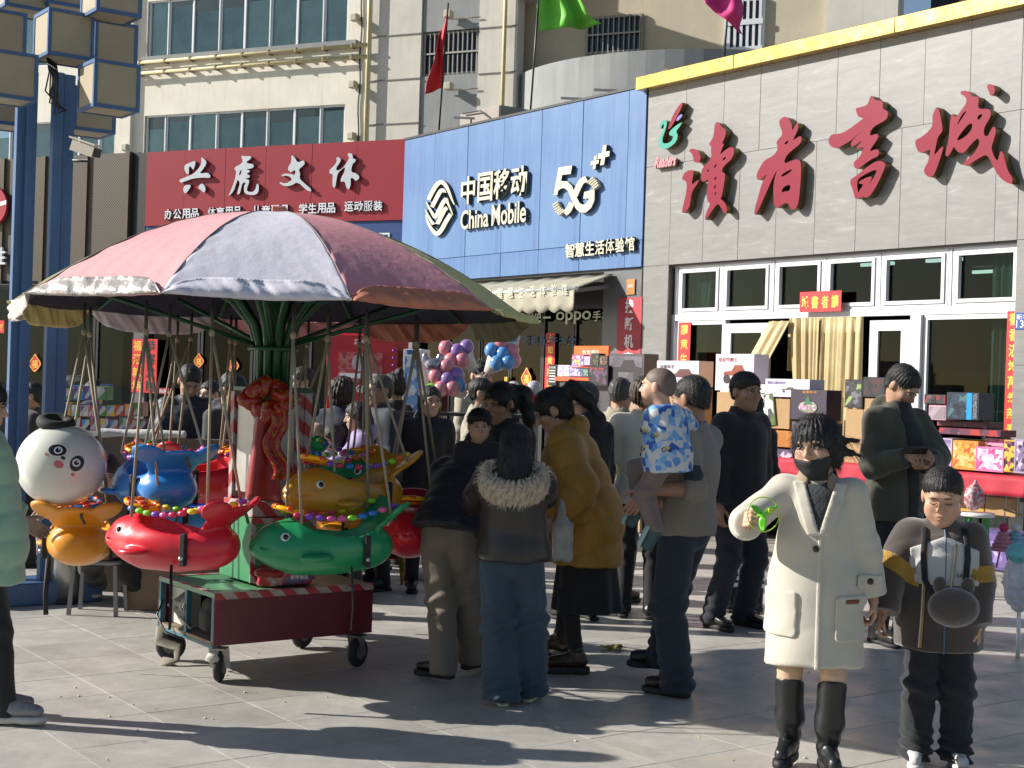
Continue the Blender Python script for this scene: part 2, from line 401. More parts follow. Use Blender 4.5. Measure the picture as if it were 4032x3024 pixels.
tm = MB().box((-TB / 2 + .0022, -TA / 2 + .0022, -.03), (TB / 2 - .0022, TA / 2 - .0022, 0), bev=.0006).mesh('paving_tile')
tmat = paving_mat('paving_tile', STONE, rnd=.09); tm.materials.append(tmat)
trot = math.atan2(EB[1], EB[0]); tiles = []
for i in range(-6, 40):
    for j in range(-6, 40):
        b = 2.72 + TB * (i - 3 + .5); a = 6.63 + TA * (j - 12 + .5); c = EA * a + EB * b
        if c[1] < 5.0 or c[1] > 14.5: continue
        if abs(c[0]) > .375 * c[1] + .35: continue
        tiles.append((c[1], c[0], c[1]))
tiles.sort(); 
for k, (_, x, y) in enumerate(tiles):
    if k >= 300: break
    o = link('paving_tile', tm, ground); o.matrix_local = Matrix.Translation((x, y, RNG.uniform(-.0012, .0004))) @ Matrix.Rotation(trot, 4, 'Z')
TILE_END = tiles[min(299, len(tiles) - 1)][2]
rest = MB()
for _, x, y in tiles[300:]:
    c, s = math.cos(trot), math.sin(trot)
    rest.add([(x + c * p - s * q, y + s * p + c * q, -.0004) for p, q in ((-TB / 2 + .003, -TA / 2 + .003), (TB / 2 - .003, -TA / 2 + .003), (TB / 2 - .003, TA / 2 - .003), (-TB / 2 + .003, TA / 2 - .003))], [(0, 1, 2, 3)])
if rest.v: tag(rest.build('far_paving', tmat, ground), kind='stuff')

# ------------------------------------------------------------------ shared building materials
def marble():
    m = bpy.data.materials.new('grey_marble'); m.use_nodes = True; n = m.node_tree.nodes; L = m.node_tree.links; b = n['Principled BSDF']; b.inputs['Roughness'].default_value = .42
    tc = n.new('ShaderNodeTexCoord'); oi = n.new('ShaderNodeObjectInfo')
    ad = n.new('ShaderNodeVectorMath'); ad.operation = 'ADD'; L.new(tc.outputs['Object'], ad.inputs[0])
    sc = n.new('ShaderNodeVectorMath'); sc.operation = 'SCALE'; sc.inputs[0].default_value = (7, 3, 11); L.new(oi.outputs['Random'], sc.inputs['Scale']); L.new(sc.outputs[0], ad.inputs[1])
    mp = n.new('ShaderNodeMapping'); mp.inputs['Rotation'].default_value = (0, math.radians(-42), 0); mp.inputs['Scale'].default_value = (1.0, 1, 5.5); L.new(ad.outputs[0], mp.inputs[0])
    t = n.new('ShaderNodeTexNoise'); t.inputs['Scale'].default_value = 2.2; t.inputs['Detail'].default_value = 8; t.inputs['Roughness'].default_value = .7; t.inputs['Distortion'].default_value = .8; L.new(mp.outputs[0], t.inputs['Vector'])
    r = ramp(n, [(.28, (.170, .166, .158)), (.47, (.200, .196, .187)), (.60, (.222, .218, .208)), (.72, (.32, .316, .305))]); L.new(t.outputs[0], r.inputs[0]); L.new(r.outputs[0], b.inputs['Base Color'])
    MATS['marble'] = m; return m
MARBLE = marble()
WHITE = M('white_frame', (.66, .67, .69), .35, var=.05, scale=3)
DARK = M('dark_void', (.012, .013, .015), .8, var=.2)
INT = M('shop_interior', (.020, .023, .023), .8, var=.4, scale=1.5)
BLACKM = M('black_metal', (.015, .015, .017), .45, var=.2)
GLASS = glass('shop_glass', 'a8b6b2', .03, 1.28)
GLASSD = glass('dark_glass', '5c6866', .03, 1.30)
RSTICK = M('red_paper', (.62, .018, .02), .55, var=.08)
GOLDP = M('gold_paint', (.85, .52, .10), .35, .3, var=.15, scale=30)
def wallpieces(root, pl, wins, z0, z1, s0, s1, mat, t=.3, name='wall'):
    """wall with rectangular openings (a0,a1,zb,zt) sorted along a, in one row"""
    m = MB(); cur = s0
    for a0, a1, zb, zt in wins:
        if a0 > cur: m.box((cur, 0, z0), (a0, t, z1))
        if zb > z0: m.box((a0, 0, z0), (a1, t, zb))
        if zt < z1: m.box((a0, 0, zt), (a1, t, z1))
        cur = a1
    if cur < s1: m.box((cur, 0, z0), (s1, t, z1))
    return m.build(name, mat, root)
def rect_frame(m, a0, a1, z0, z1, w, y0, y1):
    m.box((a0, y0, z0), (a0 + w, y1, z1)); m.box((a1 - w, y0, z0), (a1, y1, z1)); m.box((a0 + w, y0, z0), (a1 - w, y1, z0 + w)); m.box((a0 + w, y0, z1 - w), (a1 - w, y1, z1)); return m
def window(root, a0, a1, z0, z1, w=.06, y=.05, d=.07, fm=None, gm=None, name='window'):
    o = rect_frame(MB(), a0, a1, z0, z1, w, y, y + d).build(name, fm or WHITE, root)
    MB().box((a0 + w, y + d * .45, z0 + w), (a1 - w, y + d * .45 + .008, z1 - w)).build('pane', gm or GLASS, o)
    return o
def curtain(name, fn_w, mat, parent, a0, a1, z0, z1, y, waves=5, amp=.04, gather=None, nu=40, nv=14, thick=.006):
    def fn(u, v):
        z = z1 + (z0 - z1) * v; c, k = (a0 + a1) / 2, 1.0
        if gather: c = a0 + (a1 - a0) * np.interp(v, gather[0], gather[1]); k = np.interp(v, gather[0], gather[2])
        x = c + (u - .5) * (a1 - a0) * k
        return (x, y + amp * math.sin(u * waves * 6.283 + v * 1.3) * (.6 + .4 * v) + amp * .4 * math.sin(u * waves * 14 + v * 3), z)
    return MB().grid(fn, nu, nv, thick=thick).build(name, mat, parent)

# ------------------------------------------------------------------ bookshop
BS = empty('bookshop', mtx=WALL.mat(), label='grey marble faced bookshop with golden cornice and white framed windows', cat='shop')
CORE = M('wall_core', (.12, .115, .105), .8)
WINS = [(.47, 5.385, 0.0, 3.17)]
wallpieces(BS, WALL, WINS, 0, 5.4, -.02, 7.4, CORE, .35)
cols = [0, .471, 1.06, 1.65, 2.24, 2.82, 3.40, 3.98, 4.56, 5.13, 5.385, 5.96, 6.55, 7.13]
cols2 = [0, .70, 1.354, 1.942, 2.512, 3.089, 3.668, 4.246, 4.80, 5.385, 5.96, 6.55, 7.13]
def panel(a0, a1, z0, z1):
    g = .0014
    o = MB().box((-(a1 - a0) / 2 + g, -.022, -(z1 - z0) / 2 + g), ((a1 - a0) / 2 - g, 0, (z1 - z0) / 2 - g), bev=.002).build('marble_panel', MARBLE, BS)
    o.location = ((a0 + a1) / 2, -RNG.uniform(.002, .004), (z0 + z1) / 2)
for a0, a1 in zip(cols2, cols2[1:]): panel(a0, a1, 4.43, 5.40)
for a0, a1 in zip(cols, cols[1:]): panel(a0, a1, 3.18, 4.43)
for z0, z1 in ((0, .8), (.8, 1.98), (1.98, 3.18)):
    panel(0, .471, z0, z1); panel(5.385, 5.96, z0, z1); panel(5.96, 6.55, z0, z1); panel(6.55, 7.13, z0, z1)
gold = bpy.data.materials.new('brushed_gold'); gold.use_nodes = True
gn = gold.node_tree; gb = gn.nodes['Principled BSDF']; gb.inputs['Metallic'].default_value = .92; gb.inputs['Roughness'].default_value = .24; gb.inputs['Base Color'].default_value = (.80, .52, .15, 1)
gt = gn.nodes.new('ShaderNodeTexCoord'); gm = gn.nodes.new('ShaderNodeMapping'); gm.inputs['Scale'].default_value = (2.4, 2, 1.2); gno = gn.nodes.new('ShaderNodeTexNoise'); gno.inputs['Scale'].default_value = 2.5; gno.inputs['Detail'].default_value = 2
gbp = gn.nodes.new('ShaderNodeBump'); gbp.inputs['Strength'].default_value = .22; gbp.inputs['Distance'].default_value = .05
gn.links.new(gt.outputs['Object'], gm.inputs[0]); gn.links.new(gm.outputs[0], gno.inputs[0]); gn.links.new(gno.outputs[0], gbp.inputs['Height']); gn.links.new(gbp.outputs[0], gb.inputs['Normal'])
for a0, a1 in ((-.1, 1.62), (1.625, 3.95), (3.955, 5.6), (5.605, 7.3)):
    MB().box((a0, -.16, 5.40), (a1, .3, 5.565), bev=.006).build('cornice', gold, BS)
MB().box((-.02, .02, 5.33), (7.3, 8, 5.395)).build('roof', CORE, BS)
MB().ell((-.02, .25, 5.60), (.28, .16, .07), n=10, k=6).ell((.12, .2, 5.62), (.16, .12, .08), n=9, k=6).build('roof_bundle', M('old_sacking', (.12, .10, .085), .9, var=.4, scale=14, bump=.8, bscale=25), BS)
# inside
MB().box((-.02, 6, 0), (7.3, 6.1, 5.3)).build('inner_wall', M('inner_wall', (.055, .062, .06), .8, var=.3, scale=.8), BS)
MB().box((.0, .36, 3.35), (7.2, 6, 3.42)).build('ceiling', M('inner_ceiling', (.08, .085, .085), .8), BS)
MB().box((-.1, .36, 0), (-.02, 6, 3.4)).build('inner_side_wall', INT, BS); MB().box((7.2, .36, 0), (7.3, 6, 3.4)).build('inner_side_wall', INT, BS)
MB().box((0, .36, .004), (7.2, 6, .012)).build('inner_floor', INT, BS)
TUBE = bpy.data.materials.new('lit_tube'); TUBE.use_nodes = True; tb = TUBE.node_tree.nodes['Principled BSDF']; tb.inputs['Emission Color'].default_value = (.9, 1, .95, 1); tb.inputs['Emission Strength'].default_value = 2.0
for a, y in ((1.6, 2.2), (2.6, 2.2), (3.6, 2.2), (4.5, 2.2), (2.1, 3.8), (3.2, 3.8), (4.3, 3.8), (5.4, 3.0)):
    MB().box((a, y, 3.27), (a + .5, y + .05, 3.31)).build('ceiling_lamp', TUBE, BS)
for a in (.8, 2.0, 3.3, 4.6):
    m = MB().box((a, 3.2, 0), (a + .9, 3.5, 2.0)); m.build('bookshelf', M('bookshelf', (.10, .085, .07), .7), BS)
# windows over the door
for a0, a1 in ((.575, 1.31), (1.345, 2.12), (2.18, 2.90), (2.935, 3.655), (3.70, 4.545), (4.60, 5.38)):
    w = window(BS, a0, a1, 2.565, 3.15, .035, .06, .08)
    o = rect_frame(MB(), a0 + .037, a1 - .037, 2.602, 3.113, .038, .045, .10).build('sash', WHITE, w)
MB().box((.47, .05, 2.49), (5.385, .16, 2.565)).build('door_head', WHITE, BS)
MB().box((.472, .05, 3.15), (5.383, .16, 3.168)).build('window_head', M('grey_frame', (.35, .36, .37), .4), BS)
for a in (.5225, 1.33, 2.15, 2.917, 3.677, 4.573):
    MB().box((a - .015, .055, 2.566), (a + .015, .15, 3.149)).build('mullion', WHITE, BS)
MB().box((.472, .05, 0), (.522, .16, 2.489)).build('mullion', WHITE, BS)
window(BS, .58, 1.40, .08, 2.488, .05, .06, .08)
CURT = M('pale_green_curtain', (.58, .68, .64), .85, var=.15, bump=.2, bscale=8)
curtain('curtain', None, CURT, BS, .60, 1.02, .1, 3.1, .22, 4, .03, gather=([0, .38, .62, 1], [.5, .36, .42, .6], [1, .75, .65, 1.1]))
curtain('curtain', None, CURT, BS, 4.95, 5.36, .1, 3.1, .22, 5, .03)
GC = M('gold_curtain', (.50, .39, .19), .55, var=.15, scale=4, bump=.25, bscale=9, sheen=.3)
def leaf(a0, a1, name='door'):
    d = rect_frame(MB(), a0, a1, .02, 2.44, .11, .02, .075).build(name, WHITE, BS)
    MB().box((a0 + .11, .045, .13), (a1 - .11, .053, 2.33)).build('pane', GLASS, d)
    MB().tube([(a1 - .055, -.04, .9), (a1 - .055, -.04, 1.4)], .012).build('handle', BLACKM, d)
    return d
leaf(1.425, 2.135); leaf(3.60, 4.12)
MB().box((4.125, .02, 0), (4.255, .16, 2.488)).build('mullion', WHITE, BS)
window(BS, 4.26, 5.383, .08, 2.488, .05, .06, .08)
# quilted gold door curtain: right strip straight, middle strip falling, left strip drawn up to one side
curtain('door_curtain', None, GC, BS, 2.86, 3.52, .05, 2.485, .00, 5, .025)
curtain('door_curtain', None, GC, BS, 2.5, 2.95, .05, 2.485, -.03, 3, .03, gather=([0, .5, 1], [.5, .62, .85], [1, .75, .5]))
def drawn(u, v):   # left strip pulled out towards the lower left
    x = 2.22 + u * .33 - v * (.62 - .15 * u) + .0; z = 2.45 - .95 * v - (1 - u) * .40 * v + u * (-.22) * v
    return (x + .30 * (1 - v) * 0, -.06 - .35 * v + .02 * math.sin(u * 16), z)
MB().grid(drawn, 14, 14, thick=.01).build('door_curtain', GC, BS)
MB().box((2.2, .28, 1.9), (2.62, .3, 2.47)).build('door_curtain', GC, BS)
for (a0, a1, zb, zt, y) in ((2.92, 3.22, .98, 1.50, -.05),):
    w = rect_frame(MB(), a0, a1, zb, zt, .03, y - .012, y).build('curtain_window', BLACKM, BS)
    MB().box((a0 + .03, y - .008, zb + .03), (a1 - .03, y - .004, zt - .03)).build('pane', M('clear_vinyl', (.35, .38, .38), .15, var=.2), w)
w = MB(); pa = [drawn(.15, .62), drawn(.85, .62), drawn(.85, .95), drawn(.15, .95)]
pa = [V(*p) + V(0, -.02, 0) for p in pa]
for a, b in zip(pa, pa[1:] + pa[:1]): w.bar(a, b, .03, .012)
w = w.build('curtain_window', BLACKM, BS); MB().add([p + V(0, .004, 0) for p in pa], [(0, 1, 2, 3)]).build('pane', MATS['clear_vinyl'], w)

# number plate on the right pillar
PLATE = M('blue_plate', (.03, .08, .30), .35, var=.03)
def on_wall(name, pl, x0, y0, x1, y1, off, d, mat, label=None, cat=None, parent=None):
    a0, z1 = pl.px(x0, y0); a1, z0 = pl.px(x1, y1)
    o = MB().box((0, -d, 0), (a1 - a0, 0, z1 - z0), bev=min(.002, d * .3)).build(name, mat, parent)
    if parent is None: o.matrix_local = pl.mat(a0, z0, off); tag(o, label, cat)
    else: o.matrix_local = Matrix.Translation((a0, -off, z0))
    return o, a1 - a0, z1 - z0
o, w, h = on_wall('house_number_plate', WALL, 4003, 1232, 4075, 1298, .026, .006, PLATE, 'small blue house number plate on the right pillar of the bookshop', 'sign')
wm = M('white_print', (.8, .8, .8), .5, var=0)
link('lettering', text_mesh('新华路', .20, .055, .002), o, wm, Matrix.Translation((.02, -.0065, h * .58))); link('lettering', text_mesh('136', .14, .07, .002), o, wm, Matrix.Translation((.02, -.0065, h * .12)))

# ------------------------------------------------------------------ bookshop sign: brush letters traced on the wall plane
def traced(name, pl, org, sc, polys, depth, off, mat, parent, smooth=2):
    """polys: list of outlines (first outer, others holes) in pixels of an enlargement; standing proud of the plane"""
    q = pl.off(off + depth); P = []
    for p in polys:
        p = smoothpoly(p, smooth); P.append(np.array([q.px(org[0] + sc * a, org[1] + sc * b) for a, b in p]))
    me = cutout(P, depth); return link(name, me, parent, mat, Matrix.Translation((0, -off, 0)))
RED_L = M('red_letter_face', (.225, .010, .030), .4, var=.06, scale=3, spec=.2); BRONZE = M('bronze_edge', (.22, .16, .07), .35, .75, var=.2)
SG = empty('bookshop_sign', mtx=WALL.mat(), label='four large red brush letters with swan emblem on the grey marble wall', cat='sign')
C1 = ((2560, 380), 640 / 2042); C2 = ((3240, 320), 792 / 2212)
du_a = [(485,690),(505,655),(560,658),(600,685),(630,735),(632,790),(612,828),(545,828),(540,760),(520,715)]
du_b = [(400,1050),(405,1000),(440,950),(500,920),(550,935),(530,1030),(520,1120),(560,1075),(618,1040),(590,1100),(530,1180),(510,1260),(500,1360),(470,1430),(400,1475),(400,1420),(430,1300),(460,1160),(455,1080),(440,1058)]
du_c = [(810,335),(850,320),(880,350),(905,400),(945,415),(950,470),(930,530),(895,600),(930,590),(900,660),(870,740),(930,680),(1010,630),(1050,650),(1055,710),(1020,790),(950,850),(900,910),(905,955),(940,960),(935,1050),(915,1160),(895,1270),(875,1285),(930,1320),(965,1400),(960,1470),(920,1460),(890,1400),(850,1340),(800,1400),(740,1490),(690,1565),(685,1510),(720,1420),(760,1340),(720,1330),(710,1250),(715,1150),(735,1030),(680,1075),(635,1060),(640,950),(660,890),(740,820),(770,740),(760,680),(770,630),(730,600),(780,540),(805,440)]
du_h = [[(905,805),(925,765),(955,755),(935,800)],[(795,900),(812,860),(838,845),(822,890)],[(708,952),(722,920),(745,915),(728,948)],[(798,1055),(812,1020),(835,1005),(822,1050)],[(792,1160),(808,1122),(830,1110),(818,1155)],[(803,1240),(812,1210),(832,1196),(822,1232)]]
zhe = [(1700,250),(1750,290),(1785,370),(1775,440),(1820,370),(1845,320),(1865,360),(1850,430),(1785,560),(1840,520),(1890,490),(1905,540),(1880,600),(1800,660),(1720,730),(1680,810),(1695,845),(1760,810),(1840,785),(1890,810),(1895,950),(1885,1100),(1870,1280),(1845,1390),(1800,1425),(1750,1400),(1725,1330),(1650,1360),(1590,1410),(1555,1370),(1545,1250),(1545,1080),(1605,895),(1520,1060),(1470,1180),(1410,1310),(1365,1420),(1310,1500),(1305,1440),(1340,1310),(1385,1150),(1410,1070),(1475,965),(1400,1035),(1350,1055),(1330,1000),(1360,920),(1430,800),(1540,750),(1595,680),(1600,630),(1580,580),(1610,530),(1650,500),(1660,450),(1625,370),(1615,310),(1650,270)]
zhe_h = [[(1688,610),(1692,575),(1738,550),(1728,588)],[(1642,1015),(1655,975),(1770,912),(1785,930),(1700,990)],[(1648,1215),(1662,1140),(1765,1098),(1752,1192),(1700,1188)]]
shu = [(535,150),(575,215),(630,210),(660,235),(655,310),(710,325),(715,380),(690,430),(570,490),(520,550),(515,605),(590,575),(615,595),(590,650),(495,785),(590,740),(622,770),(605,830),(540,850),(460,910),(370,975),(335,930),(340,880),(400,840),(430,770),(450,715),(370,750),(365,725),(450,635),(320,730),(300,700),(320,650),(465,510),(400,570),(300,660),(130,750),(60,690),(60,630),(95,580),(200,580),(310,510),(470,390),(400,405),(375,370),(355,300),(390,290),(490,265),(510,190)]
shu2 = [(600,870),(670,885),(690,930),(640,1040),(600,1130),(520,1260),(470,1285),(435,1265),(370,1300),(345,1280),(330,1200),(300,1130),(300,1080),(350,1050),(400,1010),(500,930)]
shu2_h = [[(385,1240),(372,1120),(390,1070),(450,1030),(605,955),(560,1060),(490,1148),(545,1060),(520,1042),(400,1095),(390,1130),(452,1128),(400,1200)]]
che_d = [(1795,50),(1830,28),(1880,50),(1892,100),(1880,140),(1840,165),(1825,120)]
che_l = [(1245,275),(1275,310),(1300,430),(1320,550),(1260,610),(1240,720),(1215,830),(1300,720),(1330,720),(1290,840),(1250,960),(1210,1050),(1160,1060),(1110,1010),(1110,960),(1155,890),(1170,800),(1185,740),(1080,795),(1040,770),(1010,690),(1020,640),(1080,620),(1190,520),(1205,460),(1200,380)]
che_r = [(1505,140),(1520,105),(1590,105),(1630,150),(1650,175),(1700,165),(1715,200),(1695,310),(1830,300),(1850,360),(1820,430),(1765,520),(1770,600),(1810,610),(1850,520),(1890,490),(1900,560),(1880,640),(1845,730),(1880,830),(1920,890),(1945,770),(1975,770),(2000,870),(2030,990),(2085,1060),(2080,1120),(2060,1135),(1960,1080),(1900,1000),(1850,890),(1800,805),(1740,830),(1660,880),(1590,930),(1530,925),(1560,880),(1660,800),(1720,690),(1715,640),(1690,630),(1620,700),(1560,780),(1510,795),(1460,760),(1440,710),(1410,780),(1360,840),(1340,800),(1370,690),(1385,600),(1400,400),(1420,345),(1455,410),(1510,330),(1570,250),(1580,200),(1550,160)]
che_h = [[(1465,500),(1490,440),(1530,360),(1582,316),(1560,360),(1500,450)],[(1470,650),(1500,590),(1590,480),(1640,455),(1640,520),(1590,590),(1500,650)],[(1695,420),(1700,380),(1750,355),(1745,390),(1715,425)]]
for (org, sc), groups in ((C1, [[du_a], [du_b], [du_c] + du_h, [zhe] + zhe_h]), (C2, [[shu], [shu2] + shu2_h, [che_d], [che_l], [che_r] + che_h])):
    for G in groups:
        b = traced('letter_side', WALL, org, sc, G, .10, .028, BRONZE, SG)
        traced('letter_face', WALL.off(.0), org, sc, G, .008, .128, RED_L, SG)
sw_r = [(412,68),(400,130),(340,250),(270,380),(215,425),(240,350),(300,200),(370,100)]
sw_p = [(402,212),(396,260),(342,312),(322,302),(350,250)]
sw_g = [(135,400),(118,402),(132,320),(165,288),(208,310),(206,370),(180,450),(148,540),(160,592),(220,590),(275,555),(290,495),(250,495),(232,470),(260,420),(330,360),(405,318),(370,380),(320,440),(348,480),(332,560),(260,632),(170,668),(108,632),(102,560),(125,490),(168,400),(172,350),(155,345)]
for G, mt in ((sw_r, RED_L), (sw_p, M('violet_face', (.16, .13, .42), .35, var=.05)), (sw_g, M('jade_face', (.03, .30, .22), .35, var=.05))):
    traced('emblem_side', WALL, *C1, [G], .09, .028, BRONZE, SG); traced('emblem_face', WALL, *C1, [G], .008, .118, mt, SG)
a0, z1 = WALL.off(.06).px(2560 + 85 * C1[1], 380 + 745 * C1[1]); a1, z0 = WALL.off(.06).px(2560 + 350 * C1[1], 380 + 870 * C1[1])
link('lettering', text_mesh('Readers', a1 - a0, (z1 - z0) * .85, .012, .03, .35), SG, M('pink_letter', (.55, .22, .25), .4, var=.05), Matrix.Translation((a0, -.085, z0)))
MB().box((a0 - .0, -.084, z0 - .005), (a1 - .02, -.028, z1 - .07), bev=.012).build('lettering_back', BRONZE, SG)
# ------------------------------------------------------------------ phone shop with blue sign wall
def faded(key, base, pale, dirt):
    m = bpy.data.materials.new(key); m.use_nodes = True; n = m.node_tree.nodes; L = m.node_tree.links; b = n['Principled BSDF']; b.inputs['Roughness'].default_value = .5
    tc = n.new('ShaderNodeTexCoord')
    def noi(sc, s, d):
        mp = n.new('ShaderNodeMapping'); mp.inputs['Scale'].default_value = sc; L.new(tc.outputs['Object'], mp.inputs[0]); t = n.new('ShaderNodeTexNoise'); t.inputs['Scale'].default_value = s; t.inputs['Detail'].default_value = d; L.new(mp.outputs[0], t.inputs['Vector']); return t.outputs[0]
    r1 = ramp(n, [(.35, base), (.68, pale)]); L.new(noi((1, 1, .35), 1.3, 6), r1.inputs[0])
    r2 = ramp(n, [(.50, (0, 0, 0)), (.72, (1, 1, 1))]); L.new(noi((9, 9, .35), 2.0, 5), r2.inputs[0])
    mx = n.new('ShaderNodeMix'); mx.data_type = 'RGBA'; L.new(r2.outputs[0], mx.inputs[0]); L.new(r1.outputs[0], mx.inputs[6]); mx.inputs[7].default_value = lin(dirt); 
    ml = n.new('ShaderNodeMath'); ml.operation = 'MULTIPLY'; ml.inputs[1].default_value = .55; L.new(r2.outputs[0], ml.inputs[0]); L.new(ml.outputs[0], mx.inputs[0])
    bp = n.new('ShaderNodeBump'); bp.inputs['Strength'].default_value = .5; bp.inputs['Distance'].default_value = .03; L.new(noi((1, 1, .6), 1.7, 2), bp.inputs['Height']); L.new(bp.outputs[0], b.inputs['Normal'])
    L.new(mx.outputs[2], b.inputs['Base Color']); MATS[key] = m; return m
BLUEP = faded('faded_blue_panel', (.046, .128, .30), (.085, .188, .36), (.030, .078, .26))
PS = empty('phone_shop', mtx=WALL.mat(), label='phone shop with glass front, grey pillars and beige awning under a blue sign wall', cat='shop')
PSS = empty('phone_shop_sign', mtx=WALL.mat(), label='wide blue sign wall with cream emblem and CHINA MOBILE 5G letters', cat='sign')
js = [-5.79, -4.90, -4.0, -3.085, -2.19, -1.29, -.36, -.025]
for a0, a1 in zip(js, js[1:]):
    for z0, z1 in ((3.18, 3.52), (3.52, 5.46)):
        o = MB().box((-(a1 - a0) / 2 + .003, -.03, -(z1 - z0) / 2 + .003), ((a1 - a0) / 2 - .003, .0, (z1 - z0) / 2 - .003), bev=.003).build('blue_panel', BLUEP, PSS)
        o.location = ((a0 + a1) / 2, -RNG.uniform(.001, .006), (z0 + z1) / 2)
MB().box((-5.8, .004, 3.15), (-.03, .25, 5.44)).build('backing', BLACKM, PSS)
MB().box((-5.82, -.045, 5.462), (-.03, .26, 5.495)).build('top_strip', BLACKM, PSS)
for i, (a, z) in enumerate(((-1.45, 5.52), (-4.05, 5.6), (-.75, 5.53))):
    MB().bar((a, .1, z), (a - .25, -.1, z + .02), .03, .03).bar((a - .1, .1, 5.49), (a - .1, .1, z), .03, .03).build('sign_bracket', M('old_steel', (.2, .2, .2), .6, .4), PSS)
CREAM = M('cream_letter_face', (.56, .53, .41), .4, var=.06, scale=4); LSIDE = M('dark_letter_side', (.07, .08, .075), .5, var=.2)
C4 = ((1640, 540), 800 / 2212)
def letter2(G, name='emblem', smooth=0, d=.055, plane=WALL, org=C4, par=None, face=None, off=.034):
    par = par or PSS
    traced(name + '_side', plane, *org, G, d, off, LSIDE, par, smooth); traced(name + '_face', plane, *org, G, .006, off + d, face or CREAM, par, smooth)
S_ = strokepoly
for p, w in (([(128,682),(170,600),(215,525),(265,490),(312,520),(350,590),(385,680),(412,735)], [44,46,48,44,40,28,18,12]),
             ([(168,762),(210,680),(258,592),(292,585),(325,640),(360,720),(398,810)], [42,44,44,40,30,18,8]),
             ([(105,705),(140,775),(185,850),(210,865),(245,800),(285,720),(320,680),(345,730),(395,845)], [12,22,36,42,46,46,42,22,8]),
             ([(98,790),(130,865),(180,945),(215,960),(255,890),(300,800),(332,768)], [12,24,36,42,46,46,40]),
             ([(100,850),(125,930),(170,1010),(220,1052),(270,1010),(320,920),(372,838)], [12,24,36,46,46,46,44])):
    letter2([S_(p, w)])
letter2([[(1545,332),(1693,308),(1678,402),(1585,412),(1572,480),(1640,482),(1690,530),(1735,640),(1775,720),(1810,738),(1850,720),(1880,665),(1815,672),(1825,598),(1938,570),(1935,690),(1900,770),(1840,822),(1780,820),(1735,780),(1690,690),(1650,590),(1610,555),(1570,560),(1540,585),(1532,630),(1492,635)]])
letter2([S_([(1722,640),(1750,570),(1795,485),(1850,455)], [60, 62, 62, 66])], d=.062)
letter2([S_([(1690,715),(1655,790),(1610,830)], [60, 62, 66])], d=.062)
dots = MB()
for (cx, cy, ang, R) in ((1842, 560, 0, 0), ):
    pass
def dotrun(path, w, rows, n):
    for i in range(n):
        t = i / (n - 1); x = np.interp(t, [0, .5, 1], [p[0] for p in path]); y = np.interp(t, [0, .5, 1], [p[1] for p in path])
        dx, dy = path[-1][0] - path[0][0], path[-1][1] - path[0][1]; l = math.hypot(dx, dy)
        for r in range(rows):
            k = (r / (rows - 1) - .5) * w * (1 - .2 * t); a, z = WALL.off(.10).px(C4[0][0] + C4[1] * (x - dy / l * k), C4[0][1] + C4[1] * (y + dx / l * k))
            dots.lathe([(.001, -.07), (.016, -.07), (.016, 0), (.001, 0)], (a, -.034, z), (0, 1, 0), 6)
dotrun([(1890,470),(1930,500),(1952,545)], 70, 4, 5); dotrun([(1580,825),(1535,790),(1512,725)], 62, 4, 6)
tag(dots.build('dot', CREAM, PSS), kind='stuff')
letter2([[(2030,92),(2068,84),(2060,160),(2102,150),(2096,208),(2050,220),(2040,300),(1998,308),(2010,232),(1968,242),(1976,182),(2020,172)]])
letter2([[(1935,205),(1962,200),(1957,252),(1985,246),(1980,288),(1952,294),(1946,346),(1916,352),(1924,300),(1892,308),(1898,264),(1930,258)]])
def solid_text(body, plane, box, face, side, par, d=.06, off=.034, bold=.012, name='letter'):
    if body in '体服': bold = min(bold, .004)
    q = plane.off(off + d); a0, z1 = q.px(*box[:2]); a1, z0 = q.px(*box[2:])
    link(name + '_side', text_mesh(body, a1 - a0, z1 - z0, d, bold), par, side, Matrix.Translation((a0, -off, z0)))
    link(name + '_face', text_mesh(body, a1 - a0, z1 - z0, .006, bold), par, face, Matrix.Translation((a0, -off - d, z0)))
def px4(x, y): return C4[0][0] + C4[1] * x, C4[0][1] + C4[1] * y
def glyphrow(chars, plane, lefts, face, side, par, **k):
    for ch, (x0, y0, x1, y1) in zip(chars, lefts): solid_text(ch, plane, (x0, y0, x1, y1), face, side, par, **k)
glyphrow('中国移动', WALL, [(*px4(493, 440), *px4(635, 720)), (*px4(672, 398), *px4(825, 690)), (*px4(848, 362), *px4(1015, 660)), (*px4(1035, 330), *px4(1200, 635))], CREAM, LSIDE, PSS, d=.055, bold=.018)
solid_text('China', WALL, (*px4(487, 805), *px4(783, 975)), CREAM, LSIDE, PSS, bold=.014); solid_text('Mobile', WALL, (*px4(825, 740), *px4(1190, 925)), CREAM, LSIDE, PSS, bold=.014)
C6 = ((1500, 900), 1200 / 2212)
def px6(x, y): return C6[0][0] + C6[1] * x, C6[0][1] + C6[1] * y
glyphrow('智慧生活体验馆', WALL, [(*px6(1340 + i * 72.5, 112 - i * 8.2), *px6(1404 + i * 72.5, 210 - i * 8.2)) for i in range(7)], CREAM, LSIDE, PSS, d=.05, bold=.02)
